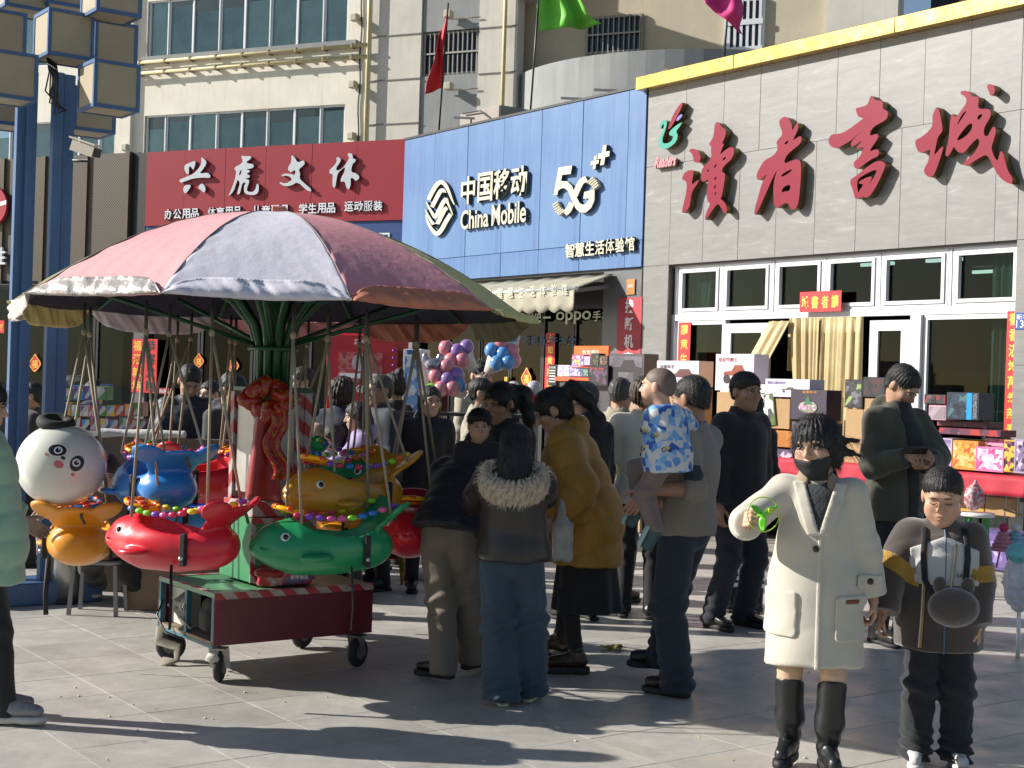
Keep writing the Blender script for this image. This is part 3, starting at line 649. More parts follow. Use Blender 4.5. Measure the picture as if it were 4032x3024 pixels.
# shop front below
GREYP = M('grey_pillar', (.115, .118, .122), .45, var=.12)
MB().box((-.78, -.02, 0), (-.025, .3, 3.15), bev=.004).build('pillar', GREYP, PS)
MB().box((-5.8, -.02, 0), (-5.4, .3, 3.15), bev=.004).build('pillar', GREYP, PS)
MB().box((-5.4, .06, 2.72), (-.78, .3, 3.15)).build('lintel', BLACKM, PS)
for a0, a1 in ((-5.4, -4.6), (-4.58, -3.72), (-2.2, -1.52), (-1.5, -.8)):
    window(PS, a0, a1, .05, 2.72, .035, .10, .06, BLACKM, GLASSD)
for a0, a1 in ((-3.70, -2.98), (-2.96, -2.22)):
    d = rect_frame(MB(), a0, a1, .02, 2.70, .03, .11, .15).build('door', BLACKM, PS); MB().box((a0 + .03, .12, .05), (a1 - .03, .128, 2.67)).build('pane', GLASSD, d)
    h = -2.99 if a0 < -3 else -2.95
    MB().tube([(h, .06, .8), (h, .06, 1.75)], .02).build('handle', GOLDP, d)
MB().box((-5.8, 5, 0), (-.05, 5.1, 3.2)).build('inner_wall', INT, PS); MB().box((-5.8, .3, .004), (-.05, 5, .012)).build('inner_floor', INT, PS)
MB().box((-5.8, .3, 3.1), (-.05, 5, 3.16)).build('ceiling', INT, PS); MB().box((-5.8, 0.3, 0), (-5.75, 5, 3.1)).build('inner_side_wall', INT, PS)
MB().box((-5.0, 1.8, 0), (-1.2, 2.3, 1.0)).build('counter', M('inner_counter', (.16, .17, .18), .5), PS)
AW = M('beige_awning', (.34, .32, .24), .8, var=.1, bump=.2, bscale=30)
aw = empty('awning', mtx=WALL.mat(), label='retracted beige awning with scalloped hem over the phone shop front', cat='awning')
def awn(u, v): return (-4.6 + 4.05 * u, -.05 - .62 * v, 3.10 - .22 * v + .008 * math.sin(u * 60))
MB().grid(awn, 60, 4, thick=.01).build('cloth', AW, aw)
def val(u, v):
    sc = 1 + .22 * abs(math.sin(u * math.pi * 15)); return (-4.6 + 4.05 * u, -.675 - .01 * math.sin(u * 70), 2.87 - .235 * v * sc)
MB().grid(val, 120, 3, thick=.006).build('valance', AW, aw)
MB().tube([(-4.62, -.665, 2.885), (-.53, -.665, 2.885)], .028).build('front_rail', WHITE, aw)
MB().bar((-.62, -.05, 2.95), (-.62, -.64, 2.86), .04, .05).bar((-4.5, -.05, 2.95), (-4.5, -.64, 2.86), .04, .05).build('arm', M('old_steel', (.2, .2, .2), .6, .4), aw)
q = WALL.off(.69)
for i, ch in enumerate('动智慧生活体验馆'):
    x, y = px6(770 + i * 77.5, 470 - i * 5.2); a, z = q.px(x, y)
    link('lettering', text_mesh(ch, .115, .155, .004, .01), aw, M('pale_letter', (.55, .53, .42), .7, var=.05), Matrix.Translation((a, -.693, z - .09)))
# writing on the glass
qg = WALL.off(-.08)
NEON = M('pale_sign_letter', (.55, .62, .42), .5, var=.05)
def glass_text(body, x0, y0, x1, y1, mat, par=PS):
    a0, z1 = qg.px(*px6(x0, y0)); a1, z0 = qg.px(*px6(x1, y1)); link('lettering', text_mesh(body, a1 - a0, z1 - z0, .004, .012), par, mat, Matrix.Translation((a0, .075, z0)))
glass_text('we', 1075, 615, 1165, 685, NEON); glass_text('—', 1180, 640, 1235, 652, NEON); glass_text('oppo', 1275, 605, 1525, 690, NEON)
for i, ch in enumerate('手机维'): glass_text(ch, 1540 + i * 68, 598 - i * 4, 1600 + i * 68, 672 - i * 4, NEON)
GB = M('blue_print', (.05, .09, .15), .6, var=.05)
for i, ch in enumerate('手机配件大全'): glass_text(ch, 1020 + i * 68, 775 + i * 1, 1080 + i * 68, 840 + i * 1, GB)

def banner(name, pl, x0, y0, x1, y1, chars, col, tcol, label, off=.05, rows=None, border=None, d=.004, bold=.02, scale=.72, cat='banner'):
    """vertical banner with one character below the other"""
    o, w, h = on_wall(name, pl, x0, y0, x1, y1, off, d, col, label, cat)
    n = len(chars); ch_h = h / n
    for i, ch in enumerate(chars):
        s = min(w, ch_h) * scale; me = text_mesh(ch, s, s, .002, bold)
        link('lettering', me, o, tcol, Matrix.Translation(((w - s) / 2, -d - .0005, h - ch_h * (i + .5) - s / 2)))
    return o
YEL = M('gold_ink', (.80, .50, .08), .4, .2, var=.2, scale=40)
PRED = M('poster_red', (.40, .035, .05), .6, var=.08)
banner('vertical_sign', WALL, *px6(1735, 505), *px6(1895, 1010), '换新机享', PRED, wm, 'dark red vertical sign with white characters on the grey pillar', .03, scale=.78)
o, w, h = on_wall('notice_plate', WALL, *px6(1797, 370), *px6(1856, 480), .03, .008, M('copper_plate', (.45, .22, .09), .4, .5, var=.1), 'small copper coloured notice plate above the dark red vertical sign', 'plate')
link('lettering', text_mesh('便民', w * .6, h * .2, .002), o, M('white_print', 0), Matrix.Translation((w * .2, -.0085, h * .45)))
banner('couplet_banner', WALL, *px6(1160, 757), *px6(1215, 1165), '大如意财源', RSTICK, YEL, 'narrow red couplet banner with gold characters on the phone shop glass door', -.095)
banner('couplet_banner', WALL, *px6(745, 800), *px6(803, 1000), '顺心', RSTICK, YEL, 'short red couplet banner just right of the carousel canopy', -.095)
banner('couplet_banner', WALL, 2500 + .6932 * 233, 900 + .6932 * 533, 2500 + .6932 * 294, 900 + .6932 * 780, '讀意生', RSTICK, YEL, 'red couplet banner on the left window of the bookshop', -.05)
banner('couplet_banner', WALL, 2500 + .6932 * 2098, 900 + .6932 * 468, 2500 + .6932 * 2165, 900 + .6932 * 1190, '書香滿城萬卷新春', RSTICK, YEL, 'long red couplet banner with eight gold characters beside the right pillar', -.05, scale=.80)
o, w, h = on_wall('door_banner', WALL, 2500 + .6932 * 945, 900 + .6932 * 362, 2500 + .6932 * 1178, 900 + .6932 * 470, .02, .004, RSTICK, 'small horizontal red banner with four gold characters above the bookshop door', 'banner')
for i, ch in enumerate('城書者讀'): link('lettering', text_mesh(ch, w * .17, h * .62, .002, .02), o, YEL, Matrix.Translation((w * (.05 + .24 * i), -.0045, h * .17)))

# ------------------------------------------------------------------ stationery shop with red sign
def px2(x, y): return 500 + .5425 * x, .5425 * y
ST = empty('stationery_shop', mtx=REDP.mat(), label='dark glass shop front below the red sign board', cat='shop')
SGN = empty('stationery_sign', mtx=REDP.mat(), label='long red sign board with four silver brush letters and a row of small white letters', cat='sign')
REDB = M('red_board', (.27, .009, .020), .38, var=.10, scale=1.2)
rj = [-5.16, -4.33, -3.48, -2.66, -1.75, -.9, -.0]
for a0, a1 in zip(rj, rj[1:]):
    o = MB().box((-(a1 - a0) / 2 + .002, -.03, -.642), ((a1 - a0) / 2 - .002, .0, .642), bev=.002).build('red_panel', REDB, SGN); o.location = ((a0 + a1) / 2, -RNG.uniform(.0, .004), 4.84)
MB().box((-5.36, -.01, 3.2), (-5.17, .3, 5.48)).build('dark_edge', BLACKM, SGN)
MB().box((-5.16, .005, 4.2), (0, .2, 5.47)).build('backing', BLACKM, SGN)
BB = M('blue_board', (.018, .055, .19), .4, var=.1)
MB().box((-5.16, -.005, 3.35), (-.0, .2, 4.195)).build('blue_board', BB, SGN)
rect_frame(MB(), -3.2, -.25, 3.45, 4.0, .03, -.02, -.006).build('board_trim', WHITE, SGN)
SILV = M('silver_letter_face', (.55, .57, .60), .3, .35, var=.05)
C3 = ((680, 580), 800 / 2212)
xing = [[(135,190),(165,180),(205,160),(250,145),(245,200),(225,250),(205,220),(190,200),(175,230),(180,290),(155,295),(125,240)], [(310,105),(360,140),(370,180),(330,240),(290,290),(380,275),(415,310),(405,335),(330,330),(220,340),(130,375),(85,388),(70,355),(130,330),(230,290),(300,210),(315,160)], [(150,410),(205,410),(180,460),(140,510),(115,480),(120,430)], [(310,390),(350,415),(360,460),(345,500),(300,460),(275,440)]]
hu = [(745,90),(790,100),(855,95),(855,125),(800,160),(815,175),(880,185),(885,215),(850,235),(790,240),(840,250),(840,270),(800,290),(840,305),(840,330),(780,345),(830,350),(835,380),(810,440),(810,480),(860,490),(900,470),(920,385),(940,420),(935,490),(900,520),(830,520),(780,500),(775,430),(800,380),(760,390),(745,450),(730,510),(700,515),(710,470),(735,390),(710,350),(690,400),(665,480),(605,540),(620,500),(660,410),(690,300),(690,250),(670,240),(680,215),(750,180),(765,150)]
wen = [(1290,80),(1330,110),(1360,170),(1420,140),(1440,165),(1430,195),(1370,240),(1390,290),(1380,340),(1430,390),(1505,450),(1510,485),(1460,470),(1360,375),(1300,415),(1230,428),(1170,400),(1160,375),(1230,400),(1310,350),(1250,305),(1175,320),(1210,285),(1290,290),(1330,310),(1340,240),(1290,275),(1260,255),(1255,220),(1295,160)]
ti = [(1780,100),(1835,125),(1820,170),(1780,220),(1785,260),(1850,230),(1900,160),(1925,110),(1900,85),(1920,60),(1960,75),(1960,125),(1995,130),(1990,155),(1955,185),(1940,270),(1990,280),(2030,310),(2030,345),(1990,370),(1970,340),(1935,330),(1940,400),(1920,465),(1890,440),(1875,370),(1830,380),(1830,340),(1870,270),(1880,210),(1830,250),(1800,280),(1785,340),(1770,445),(1740,430),(1740,360),(1745,290),(1710,290),(1705,250),(1740,220),(1790,160)]
for G in [[p] for p in xing] + [[hu, [(718,312),(733,262),(752,238),(746,292)]], [wen], [ti]]:
    letter2(G, 'letter', 1, .045, REDP, C3, SGN, SILV, .04)
WL = M('white_letter_face', (.66, .68, .72), .4, var=.04)
for s, x0, x1, yb, yt in (('办公用品', 275, 530, 1556, 1600), ('体育用品', 590, 838, 1542, 1565), ('儿童玩具', 912, 1185, 1530, 1540), ('学生用品', 1250, 1520, 1515, 1530), ('运动服装', 1580, 1862, 1500, 1515)):
    n = len(s)
    for i, ch in enumerate(s):
        xa = x0 + (x1 - x0) * i / n; y = yb + (yt - yb) * 0 - 8 * i / n - 0
        solid_text(ch, REDP, (*px2(xa, y - 36), *px2(xa + (x1 - x0) / n * .88, y + 36)), WL, LSIDE, SGN, d=.03, bold=.02, name='small_letter')
# front below
wallf = [(-5.1, -4.0), (-3.98, -2.9), (-2.88, -1.8), (-1.78, -.7)]
for a0, a1 in wallf: window(ST, a0, a1, .05, 3.2, .05, .10, .06, BLACKM, GLASSD)
MB().box((-5.36, .0, 3.2), (.0, .3, 3.35)).build('lintel', BLACKM, ST)
MB().box((-.7, .02, 0), (.0, .3, 3.2)).build('pillar', M('dark_blue_pillar', (.03, .05, .09), .5), ST); MB().box((-5.36, .02, 0), (-5.1, .3, 3.2)).build('pillar', GREYP, ST)
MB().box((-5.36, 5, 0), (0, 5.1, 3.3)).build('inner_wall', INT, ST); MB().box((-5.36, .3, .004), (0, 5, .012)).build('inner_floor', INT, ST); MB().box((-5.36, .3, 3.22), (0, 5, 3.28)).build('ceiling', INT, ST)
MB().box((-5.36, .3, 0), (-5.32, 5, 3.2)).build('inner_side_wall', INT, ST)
MB().box((-8.7, .32, 3.4), (.5, 9, 3.5)).build('roof', CORE, ST)
# ------------------------------------------------------------------ brown perforated front further left
def perforated():
    m = bpy.data.materials.new('perforated_brown'); m.use_nodes = True; n = m.node_tree.nodes; L = m.node_tree.links; b = n['Principled BSDF']; b.inputs['Roughness'].default_value = .5
    tc = n.new('ShaderNodeTexCoord'); sx = n.new('ShaderNodeSeparateXYZ'); L.new(tc.outputs['Object'], sx.inputs[0])
    def mth(op, a, bb=None):
        t = n.new('ShaderNodeMath'); t.operation = op
        for i, q in enumerate((a, bb)):
            if q is None: continue
            if isinstance(q, (int, float)): t.inputs[i].default_value = q
            else: L.new(q, t.inputs[i])
        return t.outputs[0]
    k = 2 * math.pi / .052
    v = mth('MULTIPLY', mth('SINE', mth('MULTIPLY', sx.outputs[0], k)), mth('SINE', mth('MULTIPLY', sx.outputs[2], k)))
    r = ramp(n, [(.45, (.125, .095, .062)), (.6, (.012, .010, .008))]); L.new(mth('ADD', mth('MULTIPLY', v, .5), .5), r.inputs[0]); L.new(r.outputs[0], b.inputs['Base Color']); MATS['perforated_brown'] = m; return m
PERF = perforated(); BRF = M('brown_frame', (.10, .075, .05), .45, .3, var=.1)
BR = empty('brown_shop_front', mtx=REDP.mat(), label='shop front clad in perforated brown metal panels left of the red sign', cat='shop')
bj = [-9.4, -8.45, -7.47, -6.49, -5.55]
for a0, a1 in zip(bj, bj[1:]):
    MB().box((a0 + .04, -.03, 3.25), (a1 - .04, .02, 5.49)).build('perforated_panel', PERF, BR); MB().box((a1 - .04, -.07, 3.2), (a1 + .04, .02, 5.505)).build('panel_rib', BRF, BR)
MB().box((-9.5, .02, 3.2), (-5.37, .3, 5.5)).build('backing', BLACKM, BR)
for a0, a1 in ((-9.4, -8.3), (-8.28, -7.2), (-7.18, -6.3), (-6.28, -5.4)): window(BR, a0, a1, .05, 3.15, .05, .1, .06, BLACKM, GLASSD)
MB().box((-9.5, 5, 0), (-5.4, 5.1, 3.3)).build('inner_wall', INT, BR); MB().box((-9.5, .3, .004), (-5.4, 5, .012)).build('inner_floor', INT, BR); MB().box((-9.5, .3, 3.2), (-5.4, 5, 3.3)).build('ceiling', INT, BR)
lg = empty('round_logo_sign', mtx=REDP.mat(-8.62, 4.62, .08), label='round red logo sign with a white band at the left edge', cat='sign')
MB().lathe([(.001, -.06), (.36, -.06), (.36, 0), (.001, 0)], (0, 0, 0), (0, 1, 0), 40, smooth=False).build('disc', M('logo_red', (.42, .03, .05), .4, var=.05), lg)
MB().add([(-.37, -.064, -.12), (.36, -.064, .02), (.36, -.064, .10), (-.37, -.064, -.04)], [(0, 1, 2, 3)]).build('band', wm, lg)
q = REDP.off(.1); a0, z1 = q.px(-22, 975); a1, z0 = q.px(28, 1045); tl = link('sign_letter', text_mesh('胜', a1 - a0, z1 - z0, .05, .02), None, WL, REDP.mat(a0, z0, .1)); tag(tl, 'white character on the brown front under the round red logo', 'letter')

# ------------------------------------------------------------------ office block behind
def plaster(key, base, streak, amt=.6, bump=.15):
    m = bpy.data.materials.new(key); m.use_nodes = True; n = m.node_tree.nodes; L = m.node_tree.links; b = n['Principled BSDF']; b.inputs['Roughness'].default_value = .85
    tc = n.new('ShaderNodeTexCoord')
    def noi(sc, s, d):
        mp = n.new('ShaderNodeMapping'); mp.inputs['Scale'].default_value = sc; L.new(tc.outputs['Object'], mp.inputs[0]); t = n.new('ShaderNodeTexNoise'); t.inputs['Scale'].default_value = s; t.inputs['Detail'].default_value = d; t.inputs['Roughness'].default_value = .65; L.new(mp.outputs[0], t.inputs['Vector']); return t.outputs[0]
    r1 = ramp(n, [(.3, scl(base, .86)), (.7, scl(base, 1.08))]); L.new(noi((1, 1, 1), .9, 7), r1.inputs[0])
    r2 = ramp(n, [(.52, (0, 0, 0)), (.80, (amt, amt, amt))]); L.new(noi((6, 6, .5), 1.1, 6), r2.inputs[0])
    mx = n.new('ShaderNodeMix'); mx.data_type = 'RGBA'; L.new(r2.outputs[0], mx.inputs[0]); L.new(r1.outputs[0], mx.inputs[6]); mx.inputs[7].default_value = lin(streak); L.new(mx.outputs[2], b.inputs['Base Color'])
    bp = n.new('ShaderNodeBump'); bp.inputs['Strength'].default_value = bump; bp.inputs['Distance'].default_value = .02; L.new(noi((1, 1, 1), 22, 5), bp.inputs['Height']); L.new(bp.outputs[0], b.inputs['Normal'])
    MATS[key] = m; return m
BEIGE = plaster('beige_plaster', (.74, .70, .60), (.50, .42, .29)); GREYW = plaster('grey_plaster', (.60, .57, .50), (.34, .31, .25), .5); SLATE = plaster('slate_plaster', (.27, .28, .28), (.40, .38, .33), .5)
OB = empty('office_block', mtx=BLDP.mat(), label='stained beige office block with rows of sliding windows and yellow gas pipes', cat='building')
W1, W2 = (9.89, 11.35), (6.9, 8.36)
m = MB()
for z0, z1 in ((0, W2[0]), (W2[1], W1[0]), (W1[1], 16)): m.box((-6.08, 0, z0), (.0, .35, z1))
m.box((-6.45, 0, 0), (-6.08, .35, 16)).box((.0, 0, 0), (.62, .35, 16)); m.box((-14, 0, 0), (-13.2, .35, 16)); m.build('wall', BEIGE, OB)
m = MB()
for z0, z1 in ((0, W2[0]), (W2[1], W1[0]), (W1[1], 16)): m.box((-13.2, .02, z0), (-6.95, .35, z1))
m.box((-6.95, -.12, 0), (-6.45, .35, 16)); m.build('wall', BEIGE, OB)
MB().box((.62, .02, 0), (2.03, .4, 16)).box((3.56, .02, 0), (4.55, .4, 16)).build('wall', GREYW, OB)
m = MB().box((2.03, .06, 0), (3.56, .4, 8.91)).box((2.03, .06, 9.97), (3.56, .4, 12.4)); m.build('wall', SLATE, OB)
for z in (8.86, 9.93, 7.8): [MB().box((q0, .0, z), (q1, .02, z + .025)).build('wall_joint', M('joint_grey', (.2, .19, .18), .8), OB) for q0, q1 in ((.64, 2.02), (3.57, 4.54))]
AL = M('white_aluminium', (.66, .68, .70), .4, .1, var=.05)
BLIND = [M('blind_a', (.66, .74, .72), .7, var=.2, scale=2), M('blind_b', (.50, .58, .58), .7, var=.25, scale=2), M('blind_c', (.74, .79, .76), .7, var=.2, scale=2)]
OGL = glass('office_glass', 'eaf2f2', .04, 1.35)
for zi, (z0, z1) in enumerate((W1, W2)):
    for base, ed in ((0, [-6.05, -5.43, -4.66, -3.82, -3.06, -2.28, -1.49, -.72, -.03]), (1, [-13.1, -12.3, -11.5, -10.7, -9.9, -9.1, -8.3, -7.6, -6.98])):
        for i, (a0, a1) in enumerate(zip(ed, ed[1:])):
            w = rect_frame(MB(), a0, a1, z0, z1, .045 if i % 2 else .035, .05 + .03 * (i % 2), .10 + .03 * (i % 2)).build('window', AL, OB)
            MB().box((a0 + .035, .10, z0 + .035), (a1 - .035, .108, z1 - .035)).build('pane', OGL, w)
            t = RNG.uniform(.0, .35)
            MB().box((a0 + .02, .135 + .01 * (i % 2), z0), (a1 - .02, .145 + .01 * (i % 2), z1 - t)).build('blind', RNG.choice(BLIND), w)
    MB().box((-6.2, -.10, z0 - .12), (.3, .18, z0)).build('sill', SLATE, OB)
MB().box((-14, 4, 0), (4.5, 4.1, 16)).build('inner_wall', INT, OB)
for z in (9.73, 9.45): 
    MB().tube([(-6.6, -.14, z), (.64, -.14, z)], .042, 8).build('gas_pipe', M('yellow_pipe', (.58, .49, .26), .5, var=.15), OB)
    for k in range(9): MB().box((-6.2 + k * .8, -.19, z - .06), (-6.15 + k * .8, .0, z + .06)).build('pipe_clamp', M('rusty_clamp', (.30, .24, .14), .8, var=.3), OB)
for a in (.66, 4.28): MB().tube([(a, -.10, 5), (a, -.10, 14)], .05, 8).build('down_pipe', MATS['yellow_pipe'], OB)
MB().tube([(.40, -.02, 7.3)] + [(.40 + .02 * math.sin(k), -.03, 7.3 + k * .2) for k in range(1, 26)], .018, 5).build('wall_cable', BLACKM, OB)
def barred(root, a0, a1, z0, z1, y, n):
    w = rect_frame(MB(), a0, a1, z0, z1, .05, y, y + .06).build('barred_window', M('steel_frame', (.30, .29, .27), .6, .3), root)
    MB().box((a0 + .05, y + .04, z0 + .05), (a1 - .05, y + .048, z1 - .05)).build('pane', M('dark_pane', (.012, .016, .02), .15, var=.1), w)
    for i in range(n): x = a0 + (a1 - a0) * (i + .5) / n; MB().box((x - .012, y - .03, z0), (x + .012, y - .012, z1)).build('bar', MATS['steel_frame'], w)
    MB().box((a0, y - .05, (z0 + z1) / 2 - .02), (a1, y - .03, (z0 + z1) / 2 + .02)).build('bar', MATS['steel_frame'], w)
barred(OB, 2.05, 3.54, 8.93, 9.95, .12, 12)
FL = M('lamp_box', (.45, .42, .32), .6, var=.1)
def spot(px, py):
    a, z = BLDP.px(px, py); MB().box((a - .09, -.22, z - .09), (a + .09, -.02, z + .09), bev=.02).build('wall_lamp', FL, OB)
for p in ((1408, 75), (1400, 338), (1395, 540), (522, 155), (508, 585), (1776, 62), (1776, 345)): spot(*p)
for z in (10.2, 8.53): MB().tube([(2.75, -.02, z), (3.6, -.02, z - .0)], .015, 5).build('conduit', FL, OB)
# rounded stair bay with slate parapet
BAY = empty('round_bay', mtx=BLDP.mat(7.9, 0, .8), label='rounded bay of the office block with slate grey parapet and barred windows', cat='building')
def arc(m, R0, R1, z0, z1, t0, t1, n=28):
    def P(R, t, z): return (R * math.sin(t), 4.2 - R * math.cos(t), z)
    for i in range(n):
        a, b = t0 + (t1 - t0) * i / n, t0 + (t1 - t0) * (i + 1) / n
        m.add([P(R1, a, z0), P(R1, b, z0), P(R0, b, z0), P(R0, a, z0), P(R1, a, z1), P(R1, b, z1), P(R0, b, z1), P(R0, a, z1)], [(0, 3, 2, 1), (4, 5, 6, 7), (0, 1, 5, 4), (1, 2, 6, 5), (2, 3, 7, 6), (3, 0, 4, 7)])
    return m
arc(MB(), 4.4, 4.6, 5, 8.85, -1.2, 1.3).build('parapet', SLATE, BAY)
arc(MB(), 4.3, 4.75, 10.6, 11.2, -1.2, .3).build('balcony', GREYW, BAY)
MB().box((-3.7, 1.5, 4), (3.7, 1.9, 16)).build('wall', plaster('tan_plaster', (.50, .44, .33), (.40, .34, .24), .4), BAY)
barred(BAY, -1.9, -.5, 9.3, 10.15, 1.42, 11)
w = rect_frame(MB(), 1.4, 2.3, 8.7, 10.3, .07, 1.42, 1.5).build('grille', AL, BAY)
MB().box((1.45, 1.46, 8.75), (2.25, 1.49, 10.25)).build('pane', M('dark_pane', 0), w)
for i in range(6): MB().box((1.48 + i * .14, 1.40, 8.75), (1.54 + i * .14, 1.43, 10.25)).build('bar', AL, w)
for z in (9.1, 9.7): MB().box((1.42, 1.385, z), (2.28, 1.40, z + .12)).build('bar', AL, w)
MB().box((3.7, 1.2, 4), (5.2, 1.9, 16)).build('wall', GREYW, BAY)
GB2 = empty('metal_clad_building', mtx=BLDP.mat(14.2, 0, -3.0), label='dark grey building with vertical panel joints behind the bookshop roof', cat='building')
MB().box((0, .3, 4), (9, .6, 16)).build('wall', M('grey_cladding', (.12, .125, .13), .55, var=.12), GB2)
for i in range(9): MB().box((i * 1.0 + .4, .22, 4), (i * 1.0 + .45, .3, 16)).build('panel_joint', M('joint_dark', (.06, .062, .065), .6), GB2)
MB().tube([(-.15, .2, 4), (-.15, .2, 16)], .09, 8).build('down_pipe', M('steel_frame', 0), GB2); MB().box((-.9, .5, 4), (0, .7, 16)).build('recess', M('navy_recess', (.02, .03, .05), .6), GB2)
# chimney block and wires behind the blue sign
CB = empty('roof_block', mtx=WALL.mat(-5.0, 5.2, -.9), label='grey concrete block with cables behind the corner of the blue sign', cat='roof block')
MB().box((-.35, -.2, 0), (.75, .5, .72), bev=.02).build('block', plaster('concrete', (.34, .31, .27), (.2, .18, .15), .5), CB); MB().box((-.10, -.22, .05), (.2, -.19, .35)).build('opening', DARK, CB)
m = MB()
for k in range(5): m.tube([(-.3 + .02 * k, -.25, .5 - .05 * k), (-.8 - .1 * k, -.3, .3 - .03 * k), (-1.5 - .12 * k, -.3, -.1)], .012, 5)
m.tube([(-.2, -.24, .7), (.3, -.25, .68), (.7, -.26, .45), (1.0, -.27, .1)], .012, 5); m.build('cable', BLACKM, CB)
# ------------------------------------------------------------------ lantern tower of blue posts and beige boxes (left)
def tower():
    BLU = M('weathered_blue', (.045, .11, .24), .45, var=.3, scale=5, stretch=(1, 1, .25)); BX = M('beige_lightbox', (.34, .285, .19), .5, var=.10, scale=4)
    base = gpt(140, 2372)
    R = Matrix.Rotation(math.atan2(EB[1], EB[0]), 4, 'Z')
    t = empty('lantern_tower', base, label='tall blue steel tower carrying stacked beige light boxes at the left edge', cat='tower')
    Y0 = base[1]
    for x, w in ((62, .062), (104, .068), (206, .070), (246, .080)):
        p = at(x, 1100, Y0 + (.08 if x > 220 else 0)); q = p - base
        o = MB().box((-w / 2, -w / 2, 0), (w / 2, w / 2, 3.75), bev=.003).build('post', BLU, t); o.matrix_local = Matrix.Translation((q[0] - .0, q[1], 0)) @ R
    o = MB().box((-.42, -.2, 0), (.42, .2, .16), bev=.01).build('plinth', BLU, t); o.matrix_local = Matrix.Translation((-.02, .05, 0)) @ R
    s = .315; fr = MB(); k = .024
    for a in (0, s):
        for b in (0, s):
            fr.box((a - (k if a else 0), b - (k if b else 0), 0), (a + (0 if a else k), b + (0 if b else k), s))
            fr.box((k, a - (k if a else 0), b - (k if b else 0)), (s - k, a + (0 if a else k), b + (0 if b else k)))
            fr.box((a - (k if a else 0), k, b - (k if b else 0)), (a + (0 if a else k), s - k, b + (0 if b else k)))
    fm = fr.mesh('lightbox_frame'); e = .006
    pn = [MB().box((k, e, k), (s - k, e + .006, s - k)), MB().box((k, s - e - .006, k), (s - k, s - e, s - k)), MB().box((e, k, k), (e + .006, s - k, s - k)),
          MB().box((s - e - .006, k, k), (s - e, s - k, s - k)), MB().box((k, k, e), (s - k, s - k, e + .006)), MB().box((k, k, s - e - .006), (s - k, s - k, s - e))]
    pm = [q.mesh('panel') for q in pn]
    for q in pm: q.materials.append(BX)
    fm.materials.append(BLU)
    for (x, y, Y) in ((-40, 375, 9.45), (188, 212, 9.55), (380, 40, 9.5), (372, 246, 10.1), (368, 418, 9.35), (288, 508, 10.25), (-75, 200, 10.0), (190, 10, 10.3), (20, 20, 10.2), (-60, 480, 10.3)):
        p = at(x, y, Y) - base; o = link('light_box', fm, t); o.matrix_local = Matrix.Translation(p) @ R
        for q in pm: link('panel', q, o)
    m = MB()
    for k in range(7):
        a = at(185 + 6 * k, 225 + 4 * k, 9.7) - base; m.tube([a, a + V(.02, 0, -.1), a + V(-.02 + .02 * (k % 3), .05, -.22 - .02 * k), a + V(.05, .1, -.3)], .006, 5)
    m.build('cable', BLACKM, t)
    # security camera on the second post
    c = at(300, 560, Y0 - .1); cc = empty('security_camera', c, label='white bullet security camera on a bracket at the blue tower', cat='camera')
    cw = M('camera_white', (.55, .50, .42), .5, var=.15)
    MB().bar((-.02, .02, -.02), (.15, -.03, -.075), .075, .075).build('housing', cw, cc); MB().bar((-.03, .03, .035), (.17, -.035, -.03), .10, .012).build('hood', cw, cc)
    MB().bar((.15, -.03, -.075), (.17, -.037, -.08), .06, .06).build('lens', BLACKM, cc); MB().tube([(-.02, .0, -.13), (.1, 0, -.13), (.1, 0, -.06)], .012, 6).build('bracket', BLACKM, cc)
tower()
# ------------------------------------------------------------------ flags on the shop roofs
def flag(label, pole, quad, col, Y, folds=3, amp=.06, key=''):
    f = empty('flag', at(*pole[0], Y), label=label, cat='flag', group='coloured flags on the shop roofs'); b = at(*pole[0], Y)
    MB().tube([V(0, 0, -.3), at(*pole[1], Y) - b], .016, 6).build('pole', BLACKM, f)
    Q = [at(*q, Y) - b for q in quad]                 # hoist top, hoist bottom, fly bottom, fly top
    def fn(u, v):
        p = (Q[0] * (1 - v) + Q[1] * v) * (1 - u) + (Q[3] * (1 - v) + Q[2] * v) * u
        return p + V(.02 * math.sin(9 * v + 4 * u), -amp * u * math.sin(u * folds * 3.1 + v * 2.2) - amp * .5 * math.sin(v * 7 + u * 5) * u, .05 * u * math.sin(v * 8) * amp * 6)
    MB().grid(fn, 24, 16, thick=.004).build('cloth', M('flag_' + key, col, .6, var=.12, scale=3, sheen=.2), f)
flag('limp red flag hanging from its pole above the blue sign corner', ((1728, 480), (1765, 12)), ((1762, 40), (1742, 345), (1672, 385), (1738, 120)), (.62, .01, .012), 23.3, 2, .12, 'red')
flag('light green flag blowing right above the blue sign', ((2085, 440), (2125, -60)), ((2122, -70), (2117, 122), (2365, 112), (2225, -50)), (.13, .50, .03), 20.6, 4, .14, 'green')
flag('magenta flag hanging over the golden cornice', ((2846, 235), (2872, -60)), ((2760, -40), (2770, 10), (2925, 138), (2918, -40)), (.55, .012, .18), 17.6, 3, .08, 'pink')

